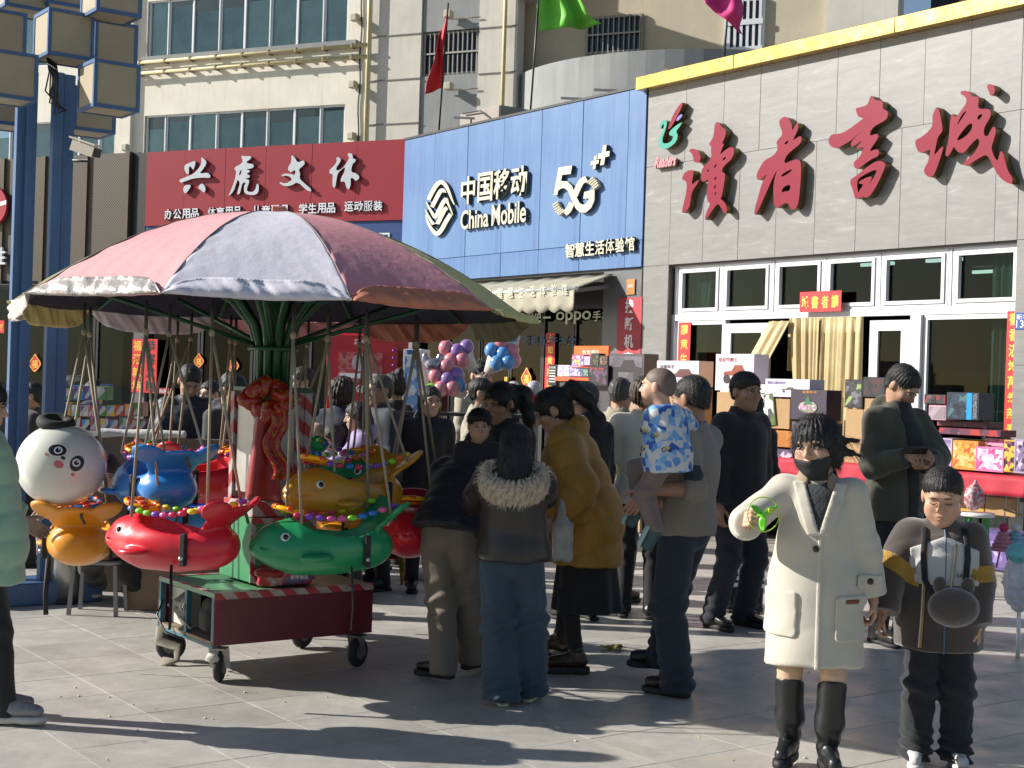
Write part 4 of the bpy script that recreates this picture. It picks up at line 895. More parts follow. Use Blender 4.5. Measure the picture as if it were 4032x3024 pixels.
# ------------------------------------------------------------------ carousel
CC = V(-1.38, 8.25, 0); CR = math.atan2(EB[1], EB[0]); CROT = Matrix.Rotation(CR, 4, 'Z')
CA = empty('carousel_ride', CC, label='hand pushed swing carousel with pink and lilac umbrella canopy on a red wheeled cart', cat='carousel')
def pol(r, th, z=0.0): return V(r * math.sin(math.radians(th)), -r * math.cos(math.radians(th)), z)
PINK = M('canopy_pink', (.66, .32, .33), .75, var=.06, scale=5, bump=.35, bscale=18); LIL = M('canopy_lilac', (.58, .56, .62), .75, var=.10, scale=4, bump=.35, bscale=18)
YELC = M('canopy_yellow', (.55, .50, .20), .75, var=.08, scale=5, bump=.35, bscale=18); OLI = M('canopy_olive', (.20, .19, .10), .75, var=.1, scale=5, bump=.35, bscale=18)
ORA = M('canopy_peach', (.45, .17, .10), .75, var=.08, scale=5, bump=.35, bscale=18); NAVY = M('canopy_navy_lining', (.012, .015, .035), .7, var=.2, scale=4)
PINK_SHADE = M('canopy_pink_shaded', (.60, .26, .29), .75, var=.06, scale=5, bump=.35, bscale=18)  # canopy pink again, with the shade of the right front panel mixed into the colour
SILVR = M('valance_silver', (.50, .45, .42), .42, .35, var=.15, scale=9, bump=1.0, bscale=22)
RCAN, ZR, ZT = 1.455, 2.035, 2.59
def zc(r): return ZT - (ZT - ZR) * (r / RCAN) ** 1.95
seq = [(-48, PINK, 'up', SILVR), (-12, LIL, 'up', LIL), (24, PINK_SHADE, 'up', ORA), (60, YELC, 'up2', YELC), (96, ORA, 'dn', OLI), (132, PINK, 'dn', ORA), (168, LIL, 'dn', PINK), (204, OLI, 'dn', LIL), (240, OLI, 'dn', YELC), (276, OLI, 'dn', SILVR)]
for k, (t0, mt, vd, vm) in enumerate(seq):
    t1 = t0 + 36
    def fn(u, v, t0=t0, t1=t1, k=k):
        r = max(.03, v * RCAN); p = pol(r, t0) * (1 - u) + pol(r, t1) * u
        rr = r * (1 - .0 * u); z = zc(r) - .012 * math.sin(math.pi * u) * v ** 1.5 + .005 * math.sin(v * 46 + k * 2 + 3 * math.sin(u * 9)) * (abs(u - .5) * 2) ** 6 * v + .0012 * math.sin(u * 37 + 6 * math.sin(v * 3 + k)) * v ** 3 + .004 * math.sin(u * 5 + v * 7 + k) * v
        return p + V(0, 0, z)
    def fno(u, v): return fn(1 - u, v)
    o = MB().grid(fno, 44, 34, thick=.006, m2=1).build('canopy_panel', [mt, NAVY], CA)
    MB().tube([pol(RCAN * q, t0, zc(RCAN * q) + .001) for q in np.linspace(.05, 1, 16)], .0035, 5).build('seam', M('canopy_piping', (.22, .19, .17), .8, var=.2), CA)
    e0, e1 = pol(RCAN, t0), pol(RCAN, t1); out = pol(1, t0 + 18)
    def vf(u, v, t0=t0):
        p = pol(RCAN, t0) * (1 - u) + pol(RCAN, t0 + 36) * u; zz = ZR - .012 * math.sin(math.pi * u); w = .115 * (1 - abs(2 * u - 1) ** 5) + .004
        rip = .014 * math.sin(u * 19 + t0) * v + .007 * math.sin(u * 47 + v * 5 + 2 * math.sin(u * 13)) + .004 * math.sin(u * 90 + v * 11)
        if vd == 'dn': return p + out * (.004 + .02 * v + rip) + V(0, 0, zz - w * v)
        if vd == 'up2': return p + out * (.02 + .06 * v + rip) + V(0, 0, zz - .03 * v + .05 * math.sin(3.14 * v) * w * 6)
        return p + out * (.035 * math.sin(3.14 * min(1, v + .15)) - w * v * .42 + rip) + V(0, 0, zz - .006 + w * v * .86)
    MB().grid(lambda u, v: vf(1 - u, v) if vd == 'dn' else vf(u, v), 60, 8, thick=.004).build('valance', vm, o)
GRN = M('dark_green_paint', (.012, .075, .032), .4, var=.25, scale=8)
for k in range(10):
    th = -12 + 36 * k
    pts = [pol(.075, th, 1.5), pol(.085, th, 1.80), pol(.13, th, 1.95), pol(.24, th, 2.08), pol(.45, th, 2.19), pol(.9, th, 2.30), pol(1.15, th, 2.20), pol(1.41, th, 2.03)]
    MB().tube(pts, [.024] * 4 + [.02, .014, .012, .010], 8).build('canopy_rib', GRN, CA)
    if k % 2 == 0:
        MB().tube([pol(.10, th + 18, 1.83), pol(1.12, th + 18, 2.12)], .013, 6).build('stay_arm', GRN, CA)
MB().lathe([(.14, 1.795), (.145, 1.80), (.145, 1.815), (.14, 1.82)], n=24).build('collar_ring', GRN, CA)
MB().tube([(0, 0, 1.48), (0, 0, 2.58)], .05, 14).build('mast', GRN, CA)
MB().box((-.03, -.03, 2.585), (.05, .05, 2.63), bev=.008).build('finial', M('worn_pink_box', (.45, .16, .13), .5, var=.3, scale=30), CA)
def stripe():
    m = bpy.data.materials.new('red_white_tape'); m.use_nodes = True; n = m.node_tree.nodes; L = m.node_tree.links; b = n['Principled BSDF']; b.inputs['Roughness'].default_value = .45
    tc = n.new('ShaderNodeTexCoord'); d = n.new('ShaderNodeVectorMath'); d.operation = 'DOT_PRODUCT'; d.inputs[1].default_value = (7, 7, 7); L.new(tc.outputs['Object'], d.inputs[0])
    fr = n.new('ShaderNodeMath'); fr.operation = 'FRACT'; L.new(d.outputs['Value'], fr.inputs[0]); r = ramp(n, [(0, (.42, .04, .05)), (.5, (.40, .36, .34))], 'CONSTANT'); L.new(fr.outputs[0], r.inputs[0])
    no = n.new('ShaderNodeTexNoise'); no.inputs['Scale'].default_value = 25; L.new(tc.outputs['Object'], no.inputs[0]); mr = n.new('ShaderNodeMapRange'); mr.inputs[1].default_value = .3; mr.inputs[2].default_value = .7; mr.inputs[3].default_value = .7; mr.inputs[4].default_value = 1.1; L.new(no.outputs[0], mr.inputs[0])
    vm = n.new('ShaderNodeVectorMath'); vm.operation = 'SCALE'; L.new(r.outputs[0], vm.inputs[0]); L.new(mr.outputs[0], vm.inputs['Scale']); L.new(vm.outputs[0], b.inputs['Base Color']); MATS['tape'] = m; return m
TAPE = stripe(); ALU = M('dull_aluminium', (.42, .41, .38), .42, .5, var=.15, scale=4); GP = M('pillar_green', (.035, .21, .085), .4, var=.2, scale=4); MAR = M('maroon_panel', (.13, .014, .028), .35, var=.12, scale=3); TEAL = M('teal_frame', (.03, .12, .16), .5, var=.3)
def crot(mb, name, mat): return mb.build(name, mat, CA, CROT)
h = .15
for (dx, dy) in ((0, -1), (-1, 0), (0, 1), (1, 0)):   # four faces of the upper column
    w = .115
    if dx == 0: m = MB().box((-w, dy * h - .004, .99), (w, dy * h + .004, 1.50))
    else: m = MB().box((dx * h - .004, -w, .99), (dx * h + .004, w, 1.50))
    crot(m, 'column_panel', ALU)
for sx in (-1, 1):
    for sy in (-1, 1):
        crot(MB().box((sx * h - .022, sy * h - .022, .93), (sx * h + .022, sy * h + .022, 1.56)), 'column_edge', TAPE)
crot(rect_frame(MB(), -.128, .128, .95, 1.56, .055, -h - .012, -h - .005), 'column_trim', TAPE); crot(MB().box((-.19, -.19, .86), (.19, .19, .945), bev=.004), 'column_band', TAPE)
crot(MB().box((-.20, -.20, .50), (.20, .20, .858), bev=.004), 'column_base', GP)
crot(rect_frame(MB(), -.204, .204, .5, .858, .03, -.208, -.2015), 'column_trim', TAPE)
crot(MB().box((-.165, -.165, 1.562), (.165, .165, 1.59), bev=.003), 'column_top', GRN)
crot(MB().box((-.205, -.02, .62), (-.2015, .06, .74)), 'sticker', M('white_print', 0))
# cart
L2, W2_ = .49, .375
crot(MB().box((-L2, -W2_, .455), (L2, W2_, .478)), 'cart_deck', M('deck_green', (.10, .26, .13), .4, var=.3, scale=3))
crot(MB().box((-L2, -W2_ - .004, .20), (L2, -W2_ + .008, .4545)), 'cart_side', MAR); crot(MB().box((-L2, W2_ - .008, .20), (L2, W2_ + .004, .4545)), 'cart_side', MAR); crot(MB().box((L2 - .01, -W2_ + .01, .20), (L2 + .003, W2_ - .01, .4545)), 'cart_side', MAR)
crot(MB().box((-L2, -W2_ + .01, .20), (L2 - .012, W2_ - .01, .22)), 'cart_floor', M('cart_floor', (.22, .17, .12), .7, var=.3))
crot(MB().box((-L2, -W2_ - .006, .4785), (L2, -W2_ + .035, .482)).box((-L2, W2_ - .035, .4785), (L2, W2_, .482)).box((-L2 - .002, -W2_ + .035, .4785), (-L2 + .035, W2_ - .035, .482)), 'deck_tape', TAPE)
crot(MB().box((-L2, -W2_ - .007, .446), (L2, -W2_ - .0045, .478)), 'side_tape', TAPE)
for y in (-W2_, -.02, W2_ - .03): crot(MB().box((-L2, y, .20), (-L2 + .03, y + .03, .455)), 'cart_post', TEAL)
crot(MB().box((-L2 - .003, -W2_, .185), (-L2 + .03, W2_, .20)), 'cart_rail', TEAL)
crot(MB().box((-L2 + .06, .06, .225), (-L2 + .12, .33, .43)), 'control_panel', M('pale_panel', (.5, .48, .42), .5, var=.1))
m = MB()
for k in range(9): m.ell((-L2 + .055, .10 + .05 * (k % 4), .27 + .045 * (k // 3)), (.012, .012, .012), n=6, k=4)
crot(m, 'control_knob', BLACKM)
PK = sdf('backpack', lambda P: smin(rbox(P, (0, 0, .0), (.10, .085, .10), .05), rbox(P, (-.06, 0, -.02), (.06, .06, .06), .03), .02) + .004 * fnoise(P, 60), (-.16, -.13, -.15), (.16, .13, .15), .009, M('dark_canvas', (.035, .038, .03), .85, var=.2, bump=.3), None, Matrix.Translation(CC) @ CROT @ Matrix.Translation((-L2 + .13, -.20, .33)))
tag(PK, 'dark canvas backpack stowed inside the open end of the cart', 'backpack')
m = MB()
for k in range(6): m.tube([(-L2 + .03, .02 + .01 * k, .43), (-L2 - .01 - .01 * k, .0 + .02 * k, .36), (-L2 + .02, .03 - .015 * k, .24)], .005, 5)
crot(m, 'cable', M('pale_cable', (.4, .38, .33), .6)); crot(MB().tube([(-L2 - .01, .28, .36), (-L2 - .06, .25, .28), (-L2 - .06, .12, .20), (-L2 - .0, .0, .18)], .006, 6), 'cable', BLACKM)
TYRE = M('black_tyre', (.02, .02, .022), .7, var=.3, scale=20); HUBM = M('wheel_grey', (.18, .17, .16), .5, .3, var=.2); OLDW = M('worn_white_paint', (.42, .40, .35), .6, var=.25, scale=12)
def castor(x, y, yaw, fm):
    mt = CROT @ Matrix.Translation((x, y, 0)) @ Matrix.Rotation(yaw, 4, 'Z')
    w = MB().lathe([(.03, -.022), (.062, -.024), (.078, -.018), (.085, -.008), (.085, .008), (.078, .018), (.062, .024), (.03, .022)], (0, 0, .085), (0, 1, 0), 26).build('wheel', TYRE, CA, mt)
    MB().lathe([(.001, -.027), (.018, -.028), (.045, -.022), (.055, -.0235), (.055, .0235), (.045, .022), (.018, .028), (.001, .027)], (0, 0, .085), (0, 1, 0), 18).build('hub', HUBM, w)
    MB().bar((0, -.036, .075), (-.03, -.036, .185), .04, .006).bar((0, .036, .075), (-.03, .036, .185), .04, .006).box((-.065, -.04, .178), (.03, .04, .186)).build('fork', fm, w)
castor(-.43, -.34, .9, OLDW); castor(.43, -.33, .45, HUBM); castor(-.43, .32, -.5, HUBM); castor(.42, .32, .3, HUBM)
TRAY = M('frayed_rag', (.22, .20, .16), .9, var=.3, scale=20)
crot(MB().tube([(-.50, .30, .20), (-.52, .27, .13), (-.44, .2, .10), (-.46, .16, .03), (-.54, .2, .015), (-.5, .28, .012)], [.03, .035, .03, .03, .04, .02], 6, flat=.3), 'rag', TRAY)
crot(MB().tube([(-.47, -.36, .185), (-.50, -.38, .14), (-.47, -.40, .12)], [.03, .04, .02], 6, flat=.3), 'rag', OLDW)
# red silk rosette on the mast
RS = M('red_silk', (.28, .010, .010), .38, var=.15, scale=12, sheen=.4); 
def silk():
    m = Mprint('gold_printed_silk', [(.26, .010, .008), (.30, .014, .010), (.28, .012, .008), (.30, .14, .02), (.26, .010, .008)], 34, .35, 'hard'); return m
rc = CC + V(.02, -.22, 1.50)
ro = empty('rosette', rc, label='big red and gold silk rosette tied to the carousel mast', cat='rosette')
for k in range(11):
    a = k * 2.4; p = V(math.cos(a) * .10, -.02 * (k % 3), math.sin(a) * .07 + .02)
    sdf('silk_loop', lambda P, a=a: ell(P, (0, 0, 0), (.075, .05, .045)) + .012 * fnoise(P, 55, k), (-.09, -.08, -.07), (.09, .08, .07), .008, silk(), ro, Matrix.Translation(p) @ Matrix.Rotation(a, 4, 'Y'))
def tail(u, v): return V((u - .5) * (.10 + .10 * v) - .0, -.04 - .02 * math.sin(u * 7) - .03 * v, -.02 - .52 * v)
MB().grid(tail, 8, 14, thick=.006).build('silk_tail', RS, ro)
MB().grid(lambda u, v: V((u - .5) * .10 + .045 + .04 * v + .03 * math.sin(v * 9), -.06 - .03 * v - .012 * math.sin(u * 9), -.02 - .40 * v), 8, 14, thick=.006).build('silk_tail', silk(), ro)

# ------------------------------------------------------------------ swing seats shaped like fish
def fish_f(P):
    Q = P.copy(); Q[:, 1] = np.abs(Q[:, 1])
    d = ell(Q, (0, 0, -.015), (.345, .190, .142))
    d = smin(d, rcone(Q, (.16, 0, .0), (.335, 0, -.005), .135, .052), .06)
    d = smin(d, ell(Q, (.23, 0, .055), (.10, .085, .055)), .05)
    d = smin(d, ell(Q, (-.22, 0, -.01), (.15, .15, .11)), .05)
    A_ = (Q[:, 0] + F(.335)) * F(-.80) + (Q[:, 2] - F(.135)) * F(.60); B_ = (Q[:, 0] + F(.335)) * F(.60) + (Q[:, 2] - F(.135)) * F(.80) - F(1.1) * Q[:, 1] ** 2
    out = np.minimum(np.sqrt(((A_ + .02) / F(.125)) ** 2 + (Q[:, 1] / F(.15)) ** 2) - 1, np.sqrt(((A_ - .035) / F(.072)) ** 2 + ((Q[:, 1] - F(.155)) / F(.085)) ** 2) - 1) * F(.08)
    fan = smax(np.abs(B_) - F(.014), out, .014)
    d = smin(d, fan, .03)
    seat = ell(Q, (-.06, 0, .12), (.225, .155, .215)); d = smax(d, -seat, .022)
    d = smax(d, -ell(Q, (-.14, 0, .21), (.17, .15, .15)), .015)
    d = smin(d, ell(Q, (.10, .20, -.045), (.085, .05, .022)), .02)
    d = smax(d, -np.maximum(rcone(Q, (.39, 0, .0), (.28, .12, -.012), .006, .005), -1), .008)
    return d
FM = smesh('hull', [nets(fish_f, (-.50, -.28, -.21), (.43, .28, .31), .0085)]); FM.materials.append(None)
EYEW = M('eye_white', (.75, .75, .73), .25, var=0); EYEB = M('eye_black', (.008, .008, .009), .15, var=0); ROPE = M('hemp_rope', (.30, .26, .19), .9, var=.2, scale=60); STRAP = M('black_strap', (.012, .012, .013), .7, var=.2)
em = MB().lathe([(.001, .010), (.018, .008), (.026, .0), (.024, -.006)], (0, 0, 0), (0, 0, 1), 16).mesh('eye'); em.materials.append(EYEW)
pm = MB().lathe([(.001, .014), (.012, .012), (.016, .007)], (.0, 0, 0), (0, 0, 1), 12).ell((.006, .005, .013), (.004, .004, .003), n=6, k=4).mesh('pupil'); pm.materials.append(EYEB)
bm_ = MB().ell((0, 0, 0), (.027, .0155, .0155), n=8, k=6).mesh('bead'); bm_.materials.append(None)
BEADC = [M('bead%d' % i, c, .25, var=0) for i, c in enumerate([(.60, .03, .10), (.22, .60, .03), (.70, .62, .03), (.65, .12, .02), (.20, .06, .45), (.02, .16, .50), (.65, .10, .30)])]
wm1 = MB(); wm1.torus((0, 0, 0), (0, 0, 1), .085, .013, 24, 8); wmesh = wm1.mesh('rim')
def obj_mat(o, m):
    o.material_slots[0].link = 'OBJECT'; o.material_slots[0].material = m
PLAST = {}
def plastic(key, col): return M('plastic_' + key, col, .33, var=.05, scale=3, coat=.15, bump=.06, bscale=9)
FC = dict(orange=plastic('orange', (.72, .28, .012)), red=plastic('red', (.62, .014, .03)), blue=plastic('blue', (.022, .20, .56)), green=plastic('green', (.014, .26, .095)), mustard=plastic('mustard', (.55, .25, .02)))
def fish(th, r, z, col, label, wheel=('ffb300', 'd8541a'), eyes=True, tilt=0.0, dyaw=0.0, beads=True):
    p = CC + pol(r, th, z); hd = math.atan2(-math.sin(math.radians(th)), -math.cos(math.radians(th))) + dyaw
    root = empty('fish_swing_seat', p, hd, label, 'swing seat', 'fish swing seats of the carousel'); root.rotation_euler = (0, tilt, hd)
    hull = link('hull', FM, root); obj_mat(hull, FC[col])
    for s in (-1, 1):
        if eyes:
            n_ = V(.25, s * .9, .35); R = Matrix.Translation((.235, s * .114, .050)) @ Vector(n_).to_track_quat('Z', 'Y').to_matrix().to_4x4()
            e = link('eye', em, hull, None, R); link('pupil', pm, e)
        if beads:
            a, b = V(.20, s * .10, .165), V(-.34, s * .15, .215)
            for k in range(10):
                t = (k + .5) / 10; q = a * (1 - t) + b * t + V(0, .03 * s * math.sin(math.pi * t), -.045 * math.sin(math.pi * t))
                o = link('bead', bm_, root, None, Matrix.Translation(q)); obj_mat(o, RNG.choice(BEADC))
        MB().box((-.19, s * .165 - .006, -.10), (-.16, s * .165 + .02 * s + .006, .06), bev=.004).build('side_strap', STRAP, root)
        MB().lathe([(.001, .012), (.010, .010), (.012, 0)], (-.175, s * .195, -.06), (0, s, 0), 8).build('bolt', M('bright_bolt', (.5, .5, .5), .3, .8), root)
    MB().tube([(-.375, -.16, .20), (-.392, 0, .178), (-.375, .16, .20)], .007, 6).build('tail_cord', M('brown_cord', (.10, .075, .05), .8), root)
    MB().tube([(-.388, -.03, .185), (-.405, -.03, .15), (-.405, -.05, .11)], .008, 6).build('tail_knot', MATS['brown_cord'], root)
    w = link('steering_wheel', wmesh.copy(), root, M('wheel_' + wheel[0], wheel[0], .3, var=0), Matrix.Translation((.18, 0, .175)) @ Matrix.Rotation(-.25, 4, 'Y'))
    for k in range(3):
        a = k * 2.094; MB().bar((0, 0, 0), (math.cos(a) * .08, math.sin(a) * .08, 0), .022, .010).build('spoke', M('wheel_' + wheel[1], wheel[1], .3, var=0), w)
    MB().ell((0, 0, .004), (.03, .03, .014), n=10, k=6).build('wheel_boss', M('wheel_' + wheel[1], 0), w)
    for k in range(6):
        a0 = k * 1.047; MB().tube([(math.cos(a0 + q * .13) * .085, math.sin(a0 + q * .13) * .085, .003) for q in range(4)], .0145, 7).build('grip', M('wheel_' + wheel[1], 0), w)
    inv = Matrix.Translation(Vector(p)) @ Matrix.Rotation(hd, 4, 'Z'); iv = inv.inverted()
    rr = r * 1.02; 
    top = [CC + pol(rr, th + 11, 1.86), CC + pol(rr, th - 11, 1.86)]     # rear pair, front pair
    tl = [np.array(iv @ Vector(t)) for t in top]
    for (x, zz), t in (((-.30, .17), tl[0]), ((.16, .12), tl[1])):
        for s in (-1, 1):
            MB().tube([V(x, s * (.17 if x < 0 else .13), zz), t], .0075, 6).build('rope', ROPE, root)
        MB().ell(t, (.016, .016, .022), n=8, k=6).build('rope_knot', ROPE, root)
        MB().tube([t, t + V(0, 0, .16)], .009, 6).build('hanger', M('dark_hanger', (.05, .045, .035), .7), root)
    st = MB().tube([(-.1, .16, -.10), (-.11, .17, -.3), (-.105, .165, -.42)], [.014, .014, .014], 6, flat=.25); st.build('hanging_strap', STRAP, root)
    return root
fish(-78, 1.03, .72, 'orange', 'orange fish swing seat at the far left, seen from behind', ('1c5a9a', 'c8452a'))
fish(-19, 1.00, .80, 'red', 'red fish swing seat in the lower front, facing left', tilt=-.0)
fish(26, 1.00, .80, 'green', 'green fish swing seat in the lower front with round white eye')
fish(92, .82, .80, 'red', 'red fish swing seat on the right beside the bending person')
fish(-50, .72, 1.05, 'blue', 'blue fish swing seat hanging high next to the white balloon', dyaw=-.1)
fish(44, .70, 1.04, 'mustard', 'mustard yellow fish swing seat hanging high on the right')
fish(-138, .70, 1.02, 'red', 'red fish swing seat hanging high behind the blue one')
fish(146, .62, 1.05, 'green', 'green fish swing seat hanging high behind the mustard one')
fish(-146, 1.0, .78, 'blue', 'blue fish swing seat low behind the carousel column')
fish(166, 1.0, .76, 'orange', 'orange fish swing seat low behind the front green one')

# ------------------------------------------------------------------ panda balloon
pb = at(243, 1830, 7.75); PB = empty('panda_balloon', pb, label='large white balloon with a panda face and black ring on top', cat='balloon')
MB().ell((0, 0, 0), (.238, .238, .225), n=40, k=24).build('balloon', M('white_balloon', (.66, .66, .58), .22, var=.03, coat=.3), PB)
MB().torus((-.03, -.02, .228), (.15, -.25, 1), .072, .032, 28, 10).build('ring', M('black_plush', (.02, .02, .019), .8, var=.2), PB)
fd = np.array([.36, -.91, .20]); fd /= np.linalg.norm(fd)
def face_patch(name, dx, dz, rx, rz, mat, lift, rot=0.0, parent=PB):
    """flat print following the balloon's skin"""
    u = np.cross(Z3, fd); u /= np.linalg.norm(u); w = np.cross(fd, u)
    def fn(a, b):
        t = 2 * math.pi * a; ex, ez = rx * b * math.cos(t), rz * b * math.sin(t); c, s = math.cos(rot), math.sin(rot); ex, ez = ex * c - ez * s + dx, ex * s + ez * c + dz
        d = fd + u * ex * 4.2 + w * ez * 4.2; d = d / np.linalg.norm(d); return d * (.238 + lift) * V(1, 1, .945)
    return MB().grid(fn, 24, 4).build(name, mat, parent)
BLKI = M('black_ink', (.012, .012, .013), .35, var=0); PNK = M('pink_ink', (.55, .14, .16), .4, var=0)
face_patch('eye_patch', -.042, .055, .050, .036, BLKI, .0012, -.25); face_patch('eye_patch', .066, -.024, .040, .049, BLKI, .0012, -.5)
for dx, dz in ((-.036, .052), (.060, -.020)):
    face_patch('eye_white', dx, dz, .023, .023, wm, .0022); face_patch('pupil', dx, dz, .015, .015, BLKI, .0030); face_patch('glint', dx + .005, dz + .006, .005, .005, wm, .0038)
face_patch('nose', -.010, .006, .013, .009, BLKI, .0014, -.6); face_patch('mouth', -.032, -.030, .027, .021, PNK, .0014, -.5); face_patch('blush', -.100, .030, .014, .009, PNK, .0014, -.5); face_patch('blush', .045, -.092, .013, .010, PNK, .0014, -.8)
MB().ell((-.10, -.02, -.215), (.018, .018, .02), n=8, k=6).tube([(-.10, -.02, -.22), (-.14, -.03, -.28), (-.12, -.03, -.36)], .01, 6).build('balloon_neck', MATS['hemp_rope'], PB)
# ------------------------------------------------------------------ people
def rotm(yaw=0, pitch=0, tilt=0):
    """yaw: turn to the person's left (+), pitch: nod down (+), tilt: towards the left shoulder (+); degrees"""
    return np.array((Matrix.Rotation(math.radians(yaw), 3, 'Z') @ Matrix.Rotation(math.radians(pitch), 3, 'X') @ Matrix.Rotation(math.radians(tilt), 3, 'Y')), float)
def unit(v): v = np.asarray(v, float); return v / (np.linalg.norm(v) + 1e-12)
def ik(A, T, l1, l2, pole):
    d = T - A; L = min(np.linalg.norm(d), (l1 + l2) * .998); d = unit(d); a = (l1 * l1 - l2 * l2 + L * L) / (2 * L); h = math.sqrt(max(l1 * l1 - a * a, 0))
    p = np.asarray(pole, float); p = unit(p - d * (p @ d)); return A + d * a + p * h, A + d * L
SKIN = dict(light=M('skin_light', (.50, .30, .20), .5, var=.07, scale=14), mid=M('skin_mid', (.40, .225, .145), .5, var=.07, scale=14), tan=M('skin_tan', (.33, .18, .115), .5, var=.07, scale=14), child=M('skin_child', (.52, .30, .20), .5, var=.06, scale=14))
HAIRM = M('black_hair', (.010, .009, .0085), .55, var=.35, scale=40, stretch=(3, 3, .4), bump=.6, bscale=55); HAIRB = M('brown_hair', (.04, .023, .014), .55, var=.35, scale=40, stretch=(3, 3, .4), bump=.6, bscale=55); HAIRG = M('greying_hair', (.05, .047, .043), .5, var=.4, scale=60, bump=.4, bscale=80)
LIPS = M('lips', (.38, .15, .115), .45, var=.05); EYW = M('eyeball', (.55, .52, .49), .25, var=0); IRIS = M('iris', (.010, .007, .006), .12, var=0); BROW = M('brow', (.022, .017, .014), .7, var=.2)
for _m in SKIN.values():
    _b = _m.node_tree.nodes['Principled BSDF']; _b.inputs['Subsurface Weight'].default_value = .15; _b.inputs['Subsurface Radius'].default_value = (.012, .005, .003); _b.inputs['Subsurface Scale'].default_value = 1.0; _b.inputs['Roughness'].default_value = .55
def cloth(key, col, rough=.85, var=.10, scale=5, bump=.25, bscale=140, sheen=.15, **k): return M('cloth_' + key, col, rough, var=var, scale=scale, bump=bump, bscale=bscale, sheen=sheen, **k)
FOLDR = (rotm(20, 35, 30) @ np.diag([1.0, 1.0, .45])).astype(F)
class Person:
    def __init__(s, label, x, y, yaw, H, lean=0, slean=0, hipz=None, hl=None, hr=None, fl=(.10, 0, 0), fr=(-.10, 0, 0), pole_l=None, pole_r=None, kl=None, kr=None, hy=0, hp=0, ht=0, head=1.10, sw=1.0, res=.012, hres=None, ground=0.0, group=None, twist=0, fyl=0, fyr=0, kid=False):
        s.k = k = H / 1.75; s.H = H; s.res = res; s.hres = hres or res * .6
        s.root = empty('person', (x, y, ground), math.radians(yaw), label, 'person', group)
        s.hs = k * head; s.kid = kid
        ca, sa = math.cos(math.radians(yaw)), math.sin(math.radians(yaw))
        def loc(h):          # a hand or foot target given as ('px', x, y, distance) in the photograph
            if h is None or h[0] not in ('px', 'g'): return h
            if h[0] == 'g':
                w = gpt(*h[1:]) - V(x, y, ground); return V(ca * w[0] + sa * w[1], -sa * w[0] + ca * w[1], 0) / k
            w = at(*h[1:]) - V(x, y, ground); return (V(ca * w[0] + sa * w[1], -sa * w[0] + ca * w[1], w[2])) / k
        def wdir(v):
            return None if v is None else V(ca * v[0] + sa * v[1], -sa * v[0] + ca * v[1], v[2])
        s.wdir = wdir
        hl, hr, fl, fr = loc(hl), loc(hr), loc(fl), loc(fr); pole_l, pole_r = wdir(pole_l), wdir(pole_r)
        f, sd = math.radians(lean), math.radians(slean)
        u = unit((math.sin(sd), -math.sin(f) * math.cos(sd), math.cos(f) * math.cos(sd))); s.u = u
        side = unit(V(1, 0, 0) - u * u[0]); tw = math.radians(twist); fw = np.cross(u, side) * -1
        side = unit(side * math.cos(tw) + fw * math.sin(tw)); s.side = side; s.fwd = -np.cross(u, side)
        s.pel = V(0, 0, (hipz or .93) * k) ; s.chest = s.pel + u * .34 * k; s.neck = s.pel + u * (.545 - .06 * (head - 1)) * k
        s.sh = {+1: s.pel + u * .462 * k + side * .158 * k * sw, -1: s.pel + u * .462 * k - side * .158 * k * sw}
        s.hd = rotm(hy, hp, ht)
        s.HC = s.neck + unit(u * .8 + V(0, 0, .2) + s.hd @ V(0, -.25, 0)) * .135 * s.hs
        s.el, s.wr, s.hip, s.kn, s.an = {}, {}, {}, {}, {}; s.fy = {1: math.radians(fyl), -1: math.radians(fyr)}
        for sg, h, pl in ((1, hl, pole_l), (-1, hr, pole_r)):
            T = s.sh[sg] + V(sg * .055, -.03, -.53) * k if h is None else V(*h) * k
            s.el[sg], s.wr[sg] = ik(s.sh[sg], T, .285 * k, .25 * k, pl if pl is not None else (sg * .35, .9, -.3))
        for sg, ft, kp in ((1, fl, kl), (-1, fr, kr)):
            s.hip[sg] = s.pel + V(sg * .085 * k, 0, -.02 * k)
            T = V(ft[0], ft[1], ft[2] + .085) * k
            s.kn[sg], s.an[sg] = ik(s.hip[sg], T, .422 * k, .410 * k, kp or (sg * .15, -1, 0))
    def box(s, pts, m): pts = np.array(pts); return pts.min(0) - m, pts.max(0) + m
    def mk(s, name, f, pts, m, mat, res=None, parent=None):
        lo, hi = s.box(pts, m * s.k); return sdf(name, f, lo, hi, res or s.res, mat, parent or s.root)
    # -------- head
    def head_f(s, P):
        Q = ((P - s.HC.astype(F)) @ s.hd.astype(F)) / F(s.hs); Q = Q.astype(F); A = Q.copy(); A[:, 0] = np.abs(A[:, 0])
        d = ell(A, (0, .012, .032), (.0745, .094, .083))
        d = smin(d, ell(A, (0, -.020, -.032), (.0625, .070, .080)), .03)
        d = smin(d, ell(A, (0, -.050, -.088), (.034, .034, .028)), .03)
        d = smin(d, ell(A, (.040, -.058, -.022), (.024, .024, .022)), .02)
        d = smin(d, ell(A, (.020, -.078, .024), (.030, .013, .010)), .018)
        d = smax(d, -ell(A, (.031, -.102, .004), (.020, .018, .011)), .012)
        d = smin(d, rcone(A, (0, -.086, .012), (0, -.106, -.026), .007, .0115), .010)
        d = smin(d, ell(A, (.009, -.096, -.030), (.009, .009, .007)), .006)
        d = smin(d, ell(A, (0, -.086, -.053), (.022, .011, .007)), .009); d = smin(d, ell(A, (0, -.084, -.066), (.019, .011, .007)), .009)
        d = smax(d, -ell(A, (0, -.100, -.0595), (.022, .008, .0016)), .004)
        d = smin(d, ell(A, (.077, .012, -.004), (.009, .019, .031)), .008)
        if s.kid: d = smin(d, ell(A, (.034, -.044, -.050), (.034, .036, .036)), .02)
